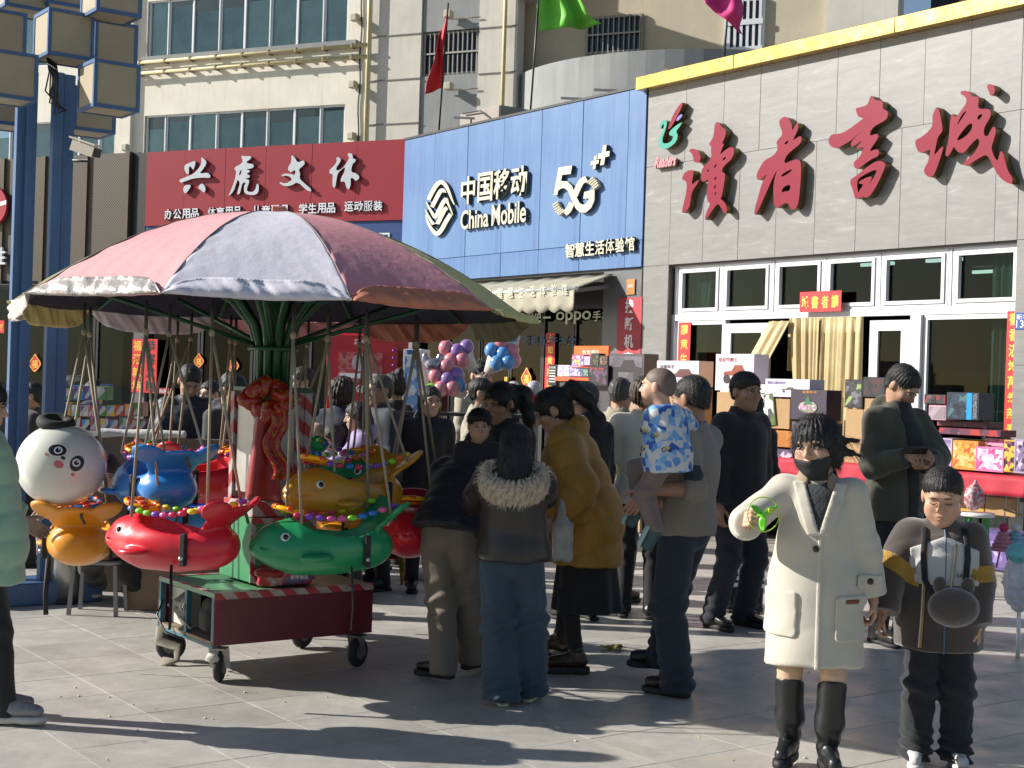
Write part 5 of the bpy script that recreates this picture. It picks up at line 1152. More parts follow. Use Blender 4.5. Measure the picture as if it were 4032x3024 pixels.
        n0 = ((s.neck - s.u * .05 * s.k - s.HC) @ s.hd) / s.hs
        d = smin(d, rcone(A, (0, .016, -.055), (0, float(n0[1]), float(n0[2])), .050, .056), .025)
        return d * F(s.hs)
    def hand_f(s, sg, curl=.35, d=None, n=None, t=None, spread=1.0, scale=1.0, grip=None):
        k = s.k * scale; w = s.wr[sg]; d = unit(s.wr[sg] - s.el[sg]) if d is None else unit(d)
        t = V(0, -1, 0) if t is None else np.asarray(t, float); t = unit(t - d * (t @ d))
        n = V(-sg, 0, 0) if n is None else np.asarray(n, float); n = unit(n - d * (n @ d) - t * (n @ t))
        segs = []
        for i, (off, ln) in enumerate(((.030, .94), (.010, 1.04), (-.010, 1.0), (-.029, .80))):
            p = w + d * .088 * k + t * off * k; a = 0.0; dd = d + t * off * 3.0 * spread * .3
            for j, l in enumerate((.043, .028, .022)):
                a += curl * (1.15 if j else .8) * (1 + .07 * i); v = unit(dd) * math.cos(a) + n * math.sin(a); q = p + v * l * ln * k
                segs.append((p, q, (.0095 - .0008 * j) * k, (.0088 - .0010 * j) * k)); p = q
        p = w + d * .025 * k + t * .028 * k; v = unit(d * .75 + t * .65 + n * .35); q = p + v * .045 * k; segs.append((p, q, .0125 * k, .0105 * k))
        v2 = unit(d * .9 + t * (.45 - .5 * curl) + n * (.25 + .5 * curl)); q2 = q + v2 * .032 * k; segs.append((q, q2, .0105 * k, .009 * k)); 
        R = np.stack([d, t, n], 1)
        el, wr = s.el[sg], w
        def f(P):
            D = rbox(P, w + d * .052 * k, (.046 * k, .041 * k, .013 * k), .012 * k, R)
            D = smin(D, rcone(P, el * .35 + wr * .65, w + d * .01 * k, .030 * k, .026 * k), .02 * k)
            for a, b, r1, r2 in segs: D = np.minimum(D, rcone(P, a, b, r1, r2)) if 0 else smin(D, rcone(P, a, b, r1, r2), .004 * k)
            return D
        pts = [w, w + d * .2 * k, w + n * .1 * k, w + t * .08 * k, w - t * .06 * k, el * .4 + wr * .6] + [b for _, b, _, _ in segs]
        s.hand_c = getattr(s, 'hand_c', {}); s.hand_c[sg] = w + d * .085 * k + n * .03 * k
        return f, pts
    def body(s, skin='mid', hands=None, hand_res=None, bare=()):
        k = s.k; parts = []
        parts.append(nets(s.head_f, s.HC - .175 * s.hs, s.HC + .175 * s.hs, s.hres))
        hands = hands or {}
        for sg in (1, -1):
            h = hands.get(sg, {})
            if h is None: continue
            f, pts = s.hand_f(sg, **h); lo, hi = s.box(pts, .03 * k); parts.append(nets(f, lo, hi, hand_res or max(.0042, s.hres * .8)))
        def bf(P):
            d = tcone(P, s.chest, s.pel, .105 * k, .10 * k, s.side, 1.3)
            d = smin(d, rcone(P, s.sh[1], s.sh[-1], .05 * k, .05 * k), .06 * k); d = smin(d, rcone(P, s.neck, s.chest, .05 * k, .08 * k), .04 * k)
            for g in (1, -1):
                d = smin(d, smin(rcone(P, s.sh[g], s.el[g], .048 * k, .038 * k), rcone(P, s.el[g], s.wr[g], .040 * k, .026 * k), .02), .03 * k)
                d = smin(d, smin(rcone(P, s.hip[g], s.kn[g], .085 * k, .052 * k), rcone(P, s.kn[g], s.an[g] - V(0, 0, .02 * k), .052 * k, .034 * k), .03), .03 * k)
            return d
        lo, hi = s.box([s.neck, s.chest, s.pel] + [q[g] for q in (s.sh, s.el, s.wr, s.hip, s.kn, s.an) for g in (1, -1)], .13 * k)
        parts.append(nets(bf, lo, hi, .018 if bare else .024)); s.skin = skin
        return link('body', smesh('body', parts), s.root, SKIN[skin])
    def face(s, eyes='open', brow=True, gl=None, lids=True):
        mt = Matrix.Translation(s.HC) @ Matrix(s.hd.tolist()).to_4x4() @ Matrix.Scale(s.hs, 4)
        for g in (1, -1):
            if eyes == 'open':
                e = MB().ell((g * .031, -.0800, .003), (.0150, .0100, .0062), n=12, k=8).build('eye', EYW, s.root, mt); MB().ell((g * .0305, -.0862, .0032), (.0062, .0050, .0058), n=10, k=6).build('iris', IRIS, e)
            MB().tube([(g * .0160, -.0875, .0030), (g * .024, -.0915, .0078), (g * .034, -.0900, .0085), (g * .0475, -.0790, .0030)] if eyes == 'open' else [(g * .0160, -.086, .0015), (g * .024, -.0900, -.0025), (g * .034, -.0890, -.0030), (g * .0475, -.0780, .0005)], [.0012, .0022, .0022, .0012], 5).build('eyelash', IRIS, s.root, mt)
            if brow: MB().tube([(g * .013, -.0945, .0225), (g * .026, -.0940, .0250), (g * .042, -.0840, .0235), (g * .053, -.0700, .0165)], [.0016, .0028, .0026, .0010], 5, flat=1).build('eyebrow', BROW, s.root, mt)
        MB().ell((0, -.0905, -.0550), (.0190, .0055, .0034), n=10, k=6).build('lip', LIPS, s.root, mt); MB().ell((0, -.0895, -.0645), (.0160, .0055, .0040), n=10, k=6).build('lip', LIPS, s.root, mt)
        if gl:
            m = MB()
            for g in (1, -1): m.torus((g * .033, -.100, .0), (0, 1, 0), .022, .0016, 20, 5)
            g_ = m.build('glasses', BLACKM, s.root, mt)
            MB().tube([(-.011, -.100, .003), (0, -.103, .005), (.011, -.100, .003)], .0015, 5).build('bridge', BLACKM, g_)
            for g in (1, -1): MB().tube([(g * .055, -.100, .004), (g * .079, -.02, .006), (g * .080, .02, .0)], .0015, 5).build('temple', BLACKM, g_)
    def hair(s, style='short', mat=None, t=.012, extra=None, line=None, low=-.015, noise=.0035, name='hair'):
        k = s.hs; mat = mat or HAIRM; line = line if line is not None else (-.020 if style in ('short', 'crew', 'pony') else 0.0)
        def f(P):
            Q = (((P - s.HC.astype(F)) @ s.hd.astype(F)) / F(k)).astype(F); A = Q.copy(); A[:, 0] = np.abs(A[:, 0])
            d = ell(A, (0, .014, .032), (.0745, .094, .083)); d = smin(d, ell(A, (0, .040, -.015), (.062, .055, .07)), .03)
            d = d - (F(t) * np.clip((A[:, 2] + F(.03)) / F(.085), .22, 1.2) if style in ('short', 'crew') else F(t * 1.1))
            if style in ('bob', 'long', 'fringe'):
                L = {'bob': -.11, 'fringe': -.085, 'long': -.10}[style]
                d = smin(d, rcone(A, (.058, .012, .03), (.066, .02, L + .02), .030, .024), .03); d = smin(d, ell(A, (0, .055, -.04), (.075, .05, .095)), .03)
                low_ = L
            else: low_ = low
            fc = ell(A, (0, -.128, -.052 - line), (.071 if style != 'fringe' else .064, .098, .100 if style != 'fringe' else .080))
            jag = fnoise(Q, 150, 2); fc = fc + F(.004) * jag
            d = smax(d, -fc, .008)
            d = smax(d, (F(low_) + F(.006) * jag - A[:, 2] - F(.55 if style in ('short', 'pony', 'crew') else .1) * A[:, 1]), .008)
            if style in ('short', 'crew', 'pony'): d = smax(d, -ell(A, (.082, .004, -.012), (.022, .030, .040)), .008)
            if extra: 
                for (a, b, ra, rb) in extra: d = smin(d, rcone(Q, a, b, ra, rb), .02)
            ang = np.arctan2(Q[:, 0], Q[:, 1] + F(1e-5))
            d = d + F(noise) * (np.sin(ang * 27 + Q[:, 2] * 30) * .6 + fnoise(Q, 85, 1))
            return d * F(k)
        lo = s.HC - .16 * k; hi = s.HC + .16 * k
        if extra:
            pts = [s.HC + s.hd @ (np.array(q) * k) for e in extra for q in e[:2]]; lo = np.minimum(lo, np.min(pts, 0) - .07 * k); hi = np.maximum(hi, np.max(pts, 0) + .07 * k)
        o = sdf(name, f, lo, hi, s.hres, mat, s.root)
        if s.res < .0125 and name == 'hair': s.strands(o, style, mat)
        return o
    def strands(s, o, style, mat):
        """loose single hairs over the hair's surface"""
        me = o.data; n = len(me.vertices); co = np.empty(n * 3, np.float32); me.vertices.foreach_get('co', co); co = co.reshape(-1, 3); no = np.empty(n * 3, np.float32); me.vertices.foreach_get('normal', no); no = no.reshape(-1, 3)
        R0 = np.random.RandomState(n % 1000); short = style in ('short', 'crew'); N = 2600 if short else 2200; ix = R0.randint(0, n, N); P = co[ix].astype(float); Nn = no[ix].astype(float)
        up = s.hd @ V(0, .2, 1.0); crown = s.HC + s.hd @ V(0, .05, .10) * s.hs
        T = P - crown + V(0, 0, -.03); T = T - Nn * (T * Nn).sum(1, keepdims=True); T /= np.linalg.norm(T, axis=1, keepdims=True) + 1e-9
        T = T + R0.normal(size=(N, 3)) * (.35 if short else .22); L = R0.uniform(.006, .014, N)[:, None] if short else R0.uniform(.02, .055, N)[:, None]
        lift = R0.uniform(.35, 1.0, N)[:, None] if short else R0.exponential(.12, N)[:, None]
        D = T * (1 - lift * .5) + Nn * lift; W = np.cross(D, Nn + R0.normal(size=(N, 3)) * .3); W = W / (np.linalg.norm(W, axis=1, keepdims=True) + 1e-9) * (.0007 if short else .0009)
        A = P - Nn * .001; B = A + D * L * .6 + Nn * .001; C = A + D * L + V(0, 0, -1) * L * .25
        vs = np.stack([A - W, A + W, B + W * .7, B - W * .7, C], 1).reshape(-1, 3); k = np.arange(N)[:, None] * 5
        me2 = bpy.data.meshes.new('hair_strands'); me2.from_pydata(vs.tolist(), [], [tuple(q) for q in (k + [0, 1, 2, 3]).tolist()] + [tuple(q) for q in (k + [3, 2, 4]).tolist()]); me2.update()
        tag(link('hair_strands', me2, o, mat), kind='stuff')
    # -------- clothes
    def top_f(s, chest=.145, waist=.140, hem=.10, hemr=.150, wide=1.30, sl=(.074, .062, .050), slen=.97, shoulder=.066, collar=None, puff=0, pstep=.105, fold=.006, ff=24, flare=0, cutn=None, hood=False):
        k = s.k; u = s.u; dn = unit(-u * .6 + V(0, 0, -.4)) if cutn is None else unit(cutn); hp = s.pel + dn * hem * k; s.hemp = hp; wrs = {}
        sd = s.side
        def f(P):
            a = tcone(P, s.chest + u * .03 * k, s.pel, chest * k, waist * k, sd, wide)
            a = smin(a, tcone(P, s.pel, hp + dn * .02 * k, waist * k, hemr * k, sd, wide * .98), .06 * k)
            a = smin(a, rcone(P, s.sh[1] - sd * .012 * k, s.sh[-1] + sd * .012 * k, shoulder * k, shoulder * k), .07 * k)
            for g in (1, -1): a = smin(a, rcone(P, s.neck - u * .012 * k, s.sh[g], .052 * k, .050 * k), .04 * k)
            if puff:
                z = (P - s.pel.astype(F)) @ u.astype(F); a = a - F(puff) * (np.abs(np.sin(z * F(math.pi / pstep / k))) ** .5 - F(.5))
            if flare: 
                an = np.arctan2(P[:, 0] - F(s.pel[0]), P[:, 1] - F(s.pel[1])); zz = np.clip((s.pel[2] - P[:, 2]) / (hem * k), 0, 1); a = a - F(flare) * zz * np.sin(an * 7 + 1)
            a = smax(a, (P - hp.astype(F)) @ dn.astype(F), .012)
            for g in (1, -1):
                w2 = s.el[g] + (s.wr[g] - s.el[g]) * slen if slen > 0 else s.sh[g] + (s.el[g] - s.sh[g]) * (1 + slen)
                wrs[g] = w2
                if slen > 0:
                    b = smin(rcone(P, s.sh[g], s.el[g], sl[0] * k, sl[1] * k), rcone(P, s.el[g], w2 + unit(w2 - s.el[g]) * .03, sl[1] * k, sl[2] * k), .03)
                    ax = unit(w2 - s.el[g])
                else:
                    b = rcone(P, s.sh[g], s.el[g], sl[0] * k, sl[1] * k); ax = unit(s.el[g] - s.sh[g])
                if puff:
                    z = (P - s.sh[g].astype(F)) @ unit(s.el[g] - s.sh[g]).astype(F); z2 = (P - s.el[g].astype(F)) @ ax.astype(F); zz = np.where(z2 > 0, z2 + np.linalg.norm(s.el[g] - s.sh[g]), z)
                    b = b - F(puff * .8) * (np.abs(np.sin(zz * F(math.pi / pstep / k))) ** .5 - F(.5))
                else:
                    ed = np.sqrt(((P - s.el[g].astype(F)) ** 2).sum(1)); b = b + F(fold * .8) * np.sin((P @ ax.astype(F)) * F(70 / k)) * np.exp(-(ed / F(.12 * k)) ** 2)
                b = smax(b, (P - w2.astype(F)) @ ax.astype(F), .010)
                a = smin(a, b, .040 * k)
            if collar:
                r, h = collar; c0 = s.neck - u * .03 * k; c1 = s.neck + (u * .7 + V(0, 0, .3)) * h * k - s.fwd * 0
                a = smin(a, tcone(P, c0, c1, (r + .012) * k, r * k, sd, 1.08), .03 * k)
                a = smax(a, -tcone(P, s.neck + u * .01 * k, c1 + u * .09 * k, (r - .016) * k, (r - .006) * k, sd, 1.05), .008)
                a = smax(a, (P - (c1 + u * .012).astype(F)) @ u.astype(F), .012)
            if hood:
                hc = s.neck + u * .005 * k - s.fwd * .095 * k; a = smin(a, ell(P, hc, V(.115, .065, .085) * k), .035 * k)
            n1 = fnoise(P * np.array([1, 1, .5], F), ff / k, 2); n2 = fnoise(P @ FOLDR, ff * .8 / k, 1)
            return a + F(fold) * (n1 * F(.6) + F(1.5) * (F(.42) - np.abs(n2)))
        s.wrs = wrs
        return f
    def tpts(s): return [s.neck + s.u * .08 * s.k, s.chest, s.pel, s.hemp, s.pel - s.fwd * .15 * s.k, s.pel + s.fwd * .12 * s.k, s.hemp + s.side * .14 * s.k, s.hemp - s.side * .14 * s.k, s.neck - s.fwd * .12 * s.k] + [q[g] for q in (s.sh, s.el, s.wr) for g in (1, -1)]
    def top(s, mat, name='jacket', res=None, **k):
        f = s.top_f(**k); f(np.zeros((1, 3), F)); s.mk(name, f, s.tpts(), .15, mat, res); return f
    def patch(s, name, f, reg, lo, hi, infl, mat, res=None, parent=None):
        """a piece laid over a garment: the garment's skin, slightly raised, within a region"""
        return sdf(name, lambda P: smax(f(P) - F(infl), reg(P), .004), lo, hi, res or s.res * .7, mat, parent or s.root)
    def trousers(s, mat, r=(.092, .070, .058), waist=.118, hemz=.03, fold=.005, stack=0.0, name='trousers', res=None, wide=1.28):
        k = s.k
        def f(P):
            d = tcone(P, s.pel + s.u * .10 * k, s.pel - V(0, 0, .03 * k), waist * k, waist * 1.02 * k, s.side, wide)
            for g in (1, -1):
                e = s.an[g] + unit(s.an[g] - s.kn[g]) * (.055 * k); b = smin(rcone(P, s.hip[g], s.kn[g], r[0] * k, r[1] * k), rcone(P, s.kn[g], e, r[1] * k, r[2] * k), .03)
                if stack:
                    zz = np.clip(1 - (P[:, 2] - F(s.an[g][2])) / F(.22 * k), 0, 1); b = b - F(stack) * zz * (np.sin(P[:, 2] * F(95 / k) + P[:, 0] * F(30)) + .6)
                b = b + F(fold) * np.sin(P[:, 2] * F(55 / k) + P[:, 0] * F(25) + g) * np.exp(-((P[:, 2] - F(s.kn[g][2])) / F(.12 * k)) ** 2)
                b = smax(b, F(s.an[g][2] - (.085 - hemz) * k) - P[:, 2], .01); d = smin(d, b, .02 * k)
            return d + F(fold) * (fnoise(P * np.array([1, 1, .4], F), 28 / k, 1) * F(.6) + F(1.2) * (F(.42) - np.abs(fnoise(P @ FOLDR, 20 / k, 2))))
        return s.mk(name, f, [s.pel + s.u * .12 * k] + [q[g] for q in (s.hip, s.kn, s.an) for g in (1, -1)], .15, mat, res)
    def shoes(s, mat, sole=None, L=.27, name='shoe', chunky=0.0, boot=0.0):
        k = s.k; sole = sole or M('dark_sole', (.02, .02, .02), .7, var=.2)
        for g in (1, -1):
            a = s.an[g]; base = V(a[0], a[1], a[2] - .085 * k); yw = s.fy[g] + g * .12; d = V(math.sin(yw), -math.cos(yw), 0); sd = V(math.cos(yw), math.sin(yw), 0); R = np.stack([sd, -d, Z3], 1)
            shin = unit(s.kn[g] - a); z0 = .028 + chunky
            def f(P):
                q = rcone(P, base + d * .16 * k + Z3 * (z0 + .022) * k, base + d * .07 * k + Z3 * (z0 + .035) * k, .036 * k, .040 * k)
                q = smin(q, rcone(P, base + Z3 * (z0 + .035) * k - d * .03 * k, base + d * .04 * k + Z3 * (z0 + .04) * k, .040 * k, .042 * k), .03)
                q = smin(q, rcone(P, base + Z3 * (z0 + .05) * k, base + Z3 * .12 * k + shin * (.01 + boot) * k, .044 * k, (.046 + boot * .04) * k), .03)
                return smax(smax(q, F(base[2] + z0 * k) - P[:, 2], .004), (P - (base + Z3 * .115 * k + shin * boot * k).astype(F)) @ shin.astype(F), .006) + F(.0015) * np.sin(P[:, 2] * 160)
            lo, hi = s.box([base + d * .21 * k, base - d * .09 * k, base + Z3 * .12 * k + shin * (boot + .02) * k, base + sd * .05 * k, base - sd * .05 * k], .045 * k)
            o = sdf(name, f, lo, hi, min(s.res, .010), mat, s.root)
            def g2(P): return smax(smin(ell(P, base + d * .13 * k + Z3 * z0 * .5 * k, V(.050, .085, .05) * k, R), rbox(P, base - d * .01 * k + Z3 * z0 * .5 * k, V(.038, .07, .04) * k, .03 * k, R), .03), np.abs(P[:, 2] - F(base[2] + z0 * .52 * k)) - F(z0 * .5 * k), .004)
            sdf('sole', g2, base - V(.24, .24, .0) * k - V(0, 0, .01), base + V(.24, .24, .08) * k, min(s.res, .010), sole, o)
        s.shoe = True
def place(px, py, Y): p = at(px, py, Y); return p[0], Y, p[2]
def BL(k, c, **q): return cloth(k, c, **q)
BLACKC = cloth('black', (.012, .012, .014)); NAVYC = cloth('navy', (.012, .018, .040)); DENIM = cloth('dark_denim', (.018, .024, .038), bscale=200); JEAN = cloth('blue_jean', (.028, .052, .080), bscale=200, var=.3, scale=4)
BLKSH = M('black_shoe', (.014, .014, .014), .4, var=.2); WHSH = M('white_shoe', (.55, .54, .52), .5, var=.1); BRSH = M('brown_shoe', (.07, .035, .018), .45, var=.2); WSOLE = M('pale_sole', (.5, .48, .44), .6, var=.1)
def fur(o, f, n, L, mat, seed=0, region=None):
    pass

# ---- woman in the cream coat
def woman():
    Y = 6.27
    p = Person('woman in cream wool coat and black mask holding a green toy propeller', 1.35, Y, -12, 1.53, res=.0095, hres=.0048, hr=('px', 2948, 2062, 5.98), hl=('px', 3445, 2395, 6.25), pole_r=(-.8, .2, -.7), pole_l=(.5, .6, 0), hy=-22, hp=4, ht=-5, kid=True, head=1.24, sw=1.06, fl=(.085, -.06, .022), fr=(-.10, .06, .022), fyl=6, fyr=-6)
    k = p.k
    p.body('light', {-1: dict(curl=.85, d=(-.1, -.75, .25), t=(.1, .2, 1), n=(1, -.1, .1)), 1: dict(curl=.75, d=(.1, -.1, -1))})
    p.face(brow=False); p.hair('fringe', t=.016, noise=.0045, extra=[((.08, .03, -.02), (.15, .09, -.05), .022, .006), ((.07, .05, .02), (.14, .11, .01), .02, .005), ((-.05, .07, -.05), (-.07, .09, -.10), .03, .01)])
    cm = cloth('cream_wool', (.50, .465, .385), rough=.95, bump=.22, bscale=260, sheen=.4, var=.05)
    f = p.top(cm, 'coat', res=.0095, chest=.146, waist=.172, hem=.40, hemr=.200, wide=1.27, sl=(.084, .078, .076), slen=.95, collar=None, fold=.006, ff=13, cutn=(.02, -.10, -1), shoulder=.058)
    K = k
    def reg_box(x0, x1, z0, z1, y1=.02, r=.02):
        c = V((x0 + x1) / 2, -.2, (z0 + z1) / 2); h = V((x1 - x0) / 2, .2 + y1, (z1 - z0) / 2); return lambda P: rbox(P, c, h, r)
    pk = M('cloth_cream_wool', 0)
    for (x0, x1, z0, z1) in ((-.225, -.07, .605, .80), (.09, .225, .595, .79)):
        p.patch('pocket', f, reg_box(x0, x1, z0, z1), (x0 - .02, -.32, z0 - .02), (x1 + .02, .02, z1 + .02), .010, pk, .007)
    p.patch('leather_tag', f, reg_box(.130, .190, .755, .775, r=.003), (.115, -.35, .745), (.205, 0, .785), .014, M('tan_leather', (.20, .05, .02), .5, var=.1), .005)
    p.patch('front_edge', f, reg_box(.008, .030, .475, 1.06, r=.004), (-.01, -.36, .46), (.045, -.02, 1.07), .006, pk, .005)
    # V neck: sweater, lapels, collar
    zt, zb = 1.34 * 0 + p.neck[2] + .02, p.neck[2] - .26 * k
    def vee(P, w=.30, d=.0): return np.maximum(np.abs(P[:, 0] - .01) - (P[:, 2] - F(zb)) * F(w) - F(d), P[:, 1] + .0)
    p.patch('sweater', f, vee, (-.12, -.30, zb - .02), (.12, .03, zt), .004, cloth('charcoal_knit', (.03, .034, .04), bscale=80, bump=.5), .007)
    def lap(P): return np.maximum(np.maximum(np.abs(np.abs(P[:, 0] - .01) - (P[:, 2] - F(zb)) * F(.30) - F(.026)) - F(.026), P[:, 1] + .0), P[:, 2] - F(zt - .03))
    p.patch('lapel', f, lap, (-.17, -.30, zb - .01), (.17, .03, zt), .013, pk, .007)
    nk = p.neck
    tan = cloth('tan_collar', (.26, .20, .14), bump=.5, bscale=60)
    sdf('collar', lambda P: smax(smax(tcone(P, nk - V(0, 0, .055), nk + V(0, .012, .045), .115 * k, .078 * k, p.side, 1.15), -tcone(P, nk - V(0, 0, .06), nk + V(0, .0, .12), .088 * k, .060 * k, p.side, 1.12), .01), -ell(P, nk + V(0, -.14, -.05), V(.055, .10, .12)), .02) + F(.004) * fnoise(P, 45), nk - V(.18, .18, .13), nk + V(.18, .18, .09), .007, tan, p.root)
    sdf('roll_neck', lambda P: smax(rcone(P, nk - V(0, .015, .02), nk + V(0, -.01, .045), .068 * k, .060 * k), P[:, 2] - F(nk[2] + .05), .01), nk - V(.1, .12, .06), nk + V(.1, .1, .09), .007, cloth('grey_beige_knit', (.25, .235, .19), bump=.5, bscale=80), p.root)
    for i, z in enumerate((.985, .0)):
        if z: 
            d = MB().lathe([(.001, .014), (.010, .013), (.014, .006), (.014, 0)], (0, 0, 0), (0, -1, 0), 14).build('button', M('horn_button', (.03, .018, .012), .2, var=.2), p.root)
            q = V(.0, -.30, z); 
            for _ in range(30):
                dd = float(f(np.array([q], F))[0]); q = q + V(0, max(dd, .0) * .9, 0)
            d.location = q + V(0, -.003, 0)
    # cuff tab with button on her left sleeve
    w = p.wrs[1]; ax = unit(p.wr[1] - p.el[1])
    p.patch('cuff_tab', f, lambda P: rbox(P, w - ax * .075 + V(.0, -.06, 0), (.055, .08, .028), .006), w - V(.12, .16, .05), w + V(.12, .06, .20), .010, pk, .006)
    q = w - ax * .075 + V(0, -.15, 0)
    for _ in range(30): q = q + V(0, max(float(f(np.array([q], F))[0]) - .010, 0) * .9, 0)
    d = MB().lathe([(.001, .010), (.010, .009), (.014, .004), (.014, 0)], (0, 0, 0), (0, -1, 0), 14).build('button', M('horn_button', 0), p.root); d.location = q
    # face mask pulled below the nose
    def mk(P):
        Q = (((P - p.HC.astype(F)) @ p.hd.astype(F)) / F(p.hs)).astype(F); return smax(p.head_f(P) - F(.006), F(p.hs) * np.maximum(np.maximum(Q[:, 2] + F(.050) - F(.18) * np.abs(Q[:, 0]), Q[:, 1] - F(.0) + F(.012)), -Q[:, 2] - F(.135)), .005)
    sdf('face_mask', mk, p.HC - .16 * p.hs, p.HC + .13 * p.hs, .005, M('black_mask', (.012, .012, .013), .7, var=.1, bump=.2, bscale=90), p.root)
    hm = Matrix.Translation(p.HC) @ Matrix(p.hd.tolist()).to_4x4() @ Matrix.Scale(p.hs, 4)
    for g in (1, -1): MB().tube([(g * .062, -.03, -.055), (g * .078, .0, -.02), (g * .085, .02, .0)], .0015, 5).build('ear_loop', BLACKM, p.root, hm)
    # tights and boots
    tg = M('tights', (.55, .36, .23), .55, var=.05, scale=20); 
    p.mk('tights', lambda P: np.minimum(*[smin(rcone(P, p.hip[g], p.kn[g], .072 * k, .056 * k), rcone(P, p.kn[g], p.an[g], .056 * k, .046 * k), .03) for g in (1, -1)]) + F(.0025) * np.sin(P[:, 2] * 150) * np.exp(-((P[:, 2] - F(.42)) / F(.05)) ** 2) + np.maximum(P[:, 2] - F(.52), 0) * 3, [p.kn[1], p.kn[-1], p.an[1], p.an[-1], p.kn[1] + V(0, 0, .16)], .08, tg)
    lea = M('boot_leather', (.012, .013, .014), .38, var=.25, scale=8, bump=.35, bscale=14)
    for g in (1, -1):
        a, kn = p.an[g], p.kn[g]; e = a + (kn - a) * .90
        def bf(P): return smax(smin(rcone(P, e + (e - a) * .05, a + (e - a) * .45, .072 * k, .068 * k), rcone(P, a + (e - a) * .45, a, .068 * k, .050 * k), .03) + F(.004) * np.sin(P[:, 2] * 85 + P[:, 0] * 30) * np.exp(-((P[:, 2] - F(a[2] + .05)) / F(.08)) ** 2), P[:, 2] - F(e[2]) + F(.35) * (P[:, 1] - F(e[1])), .008)
        o = sdf('boot_shaft', bf, np.minimum(a, e) - .10, np.maximum(a, e) + .10, .008, lea, p.root)
    p.shoes(lea, M('lug_sole', (.012, .012, .012), .6, var=.2), name='boot_foot', chunky=.022, boot=.04)
    return p
WOMAN = woman()
# green toy propeller in her hand
def toy():
    c = at(3005, 2025, 5.84); t = empty('toy_propeller', c, label='green plastic propeller toy with ring in the hand of the woman in cream', cat='toy')
    G = M('lime_plastic', (.16, .62, .03), .25, var=.03); GL = M('lime_ring', (.45, .62, .03), .25, var=.03); ax = unit((.25, -1, .1))
    MB().torus((0, 0, 0), ax, .070, .0024, 48, 6).build('ring', GL, t)
    u, v, _ = frame(ax)
    for j in range(3):
        a = j * 2.094 + .45; d = u * math.cos(a) + v * math.sin(a); n = np.cross(ax, d)
        def fn(s_, q, d=d, n=n): r = .008 + .058 * s_; w = .015 * math.sin(math.pi * min(1, s_ * .8 + .16)); return d * r + n * (q - .5) * 2 * w + ax * (q - .5) * .014
        MB().grid(fn, 8, 4, thick=.002).build('blade', G, t)
    MB().tube([-ax * .06, ax * .012], .011, 10).build('hub', G, t); MB().bar(-ax * .02, -ax * .02 + V(.062, 0, .034), .010, .009).build('trigger', G, t)
    MB().tube([V(.028, .0, .016) - ax * .02, V(.028, 0, .016) + ax * .012], .011, 12).build('knob', GL, t); MB().bar(-ax * .06, -ax * .05 + V(-.05, .03, -.05), .016, .016).build('grip', G, t)
toy()

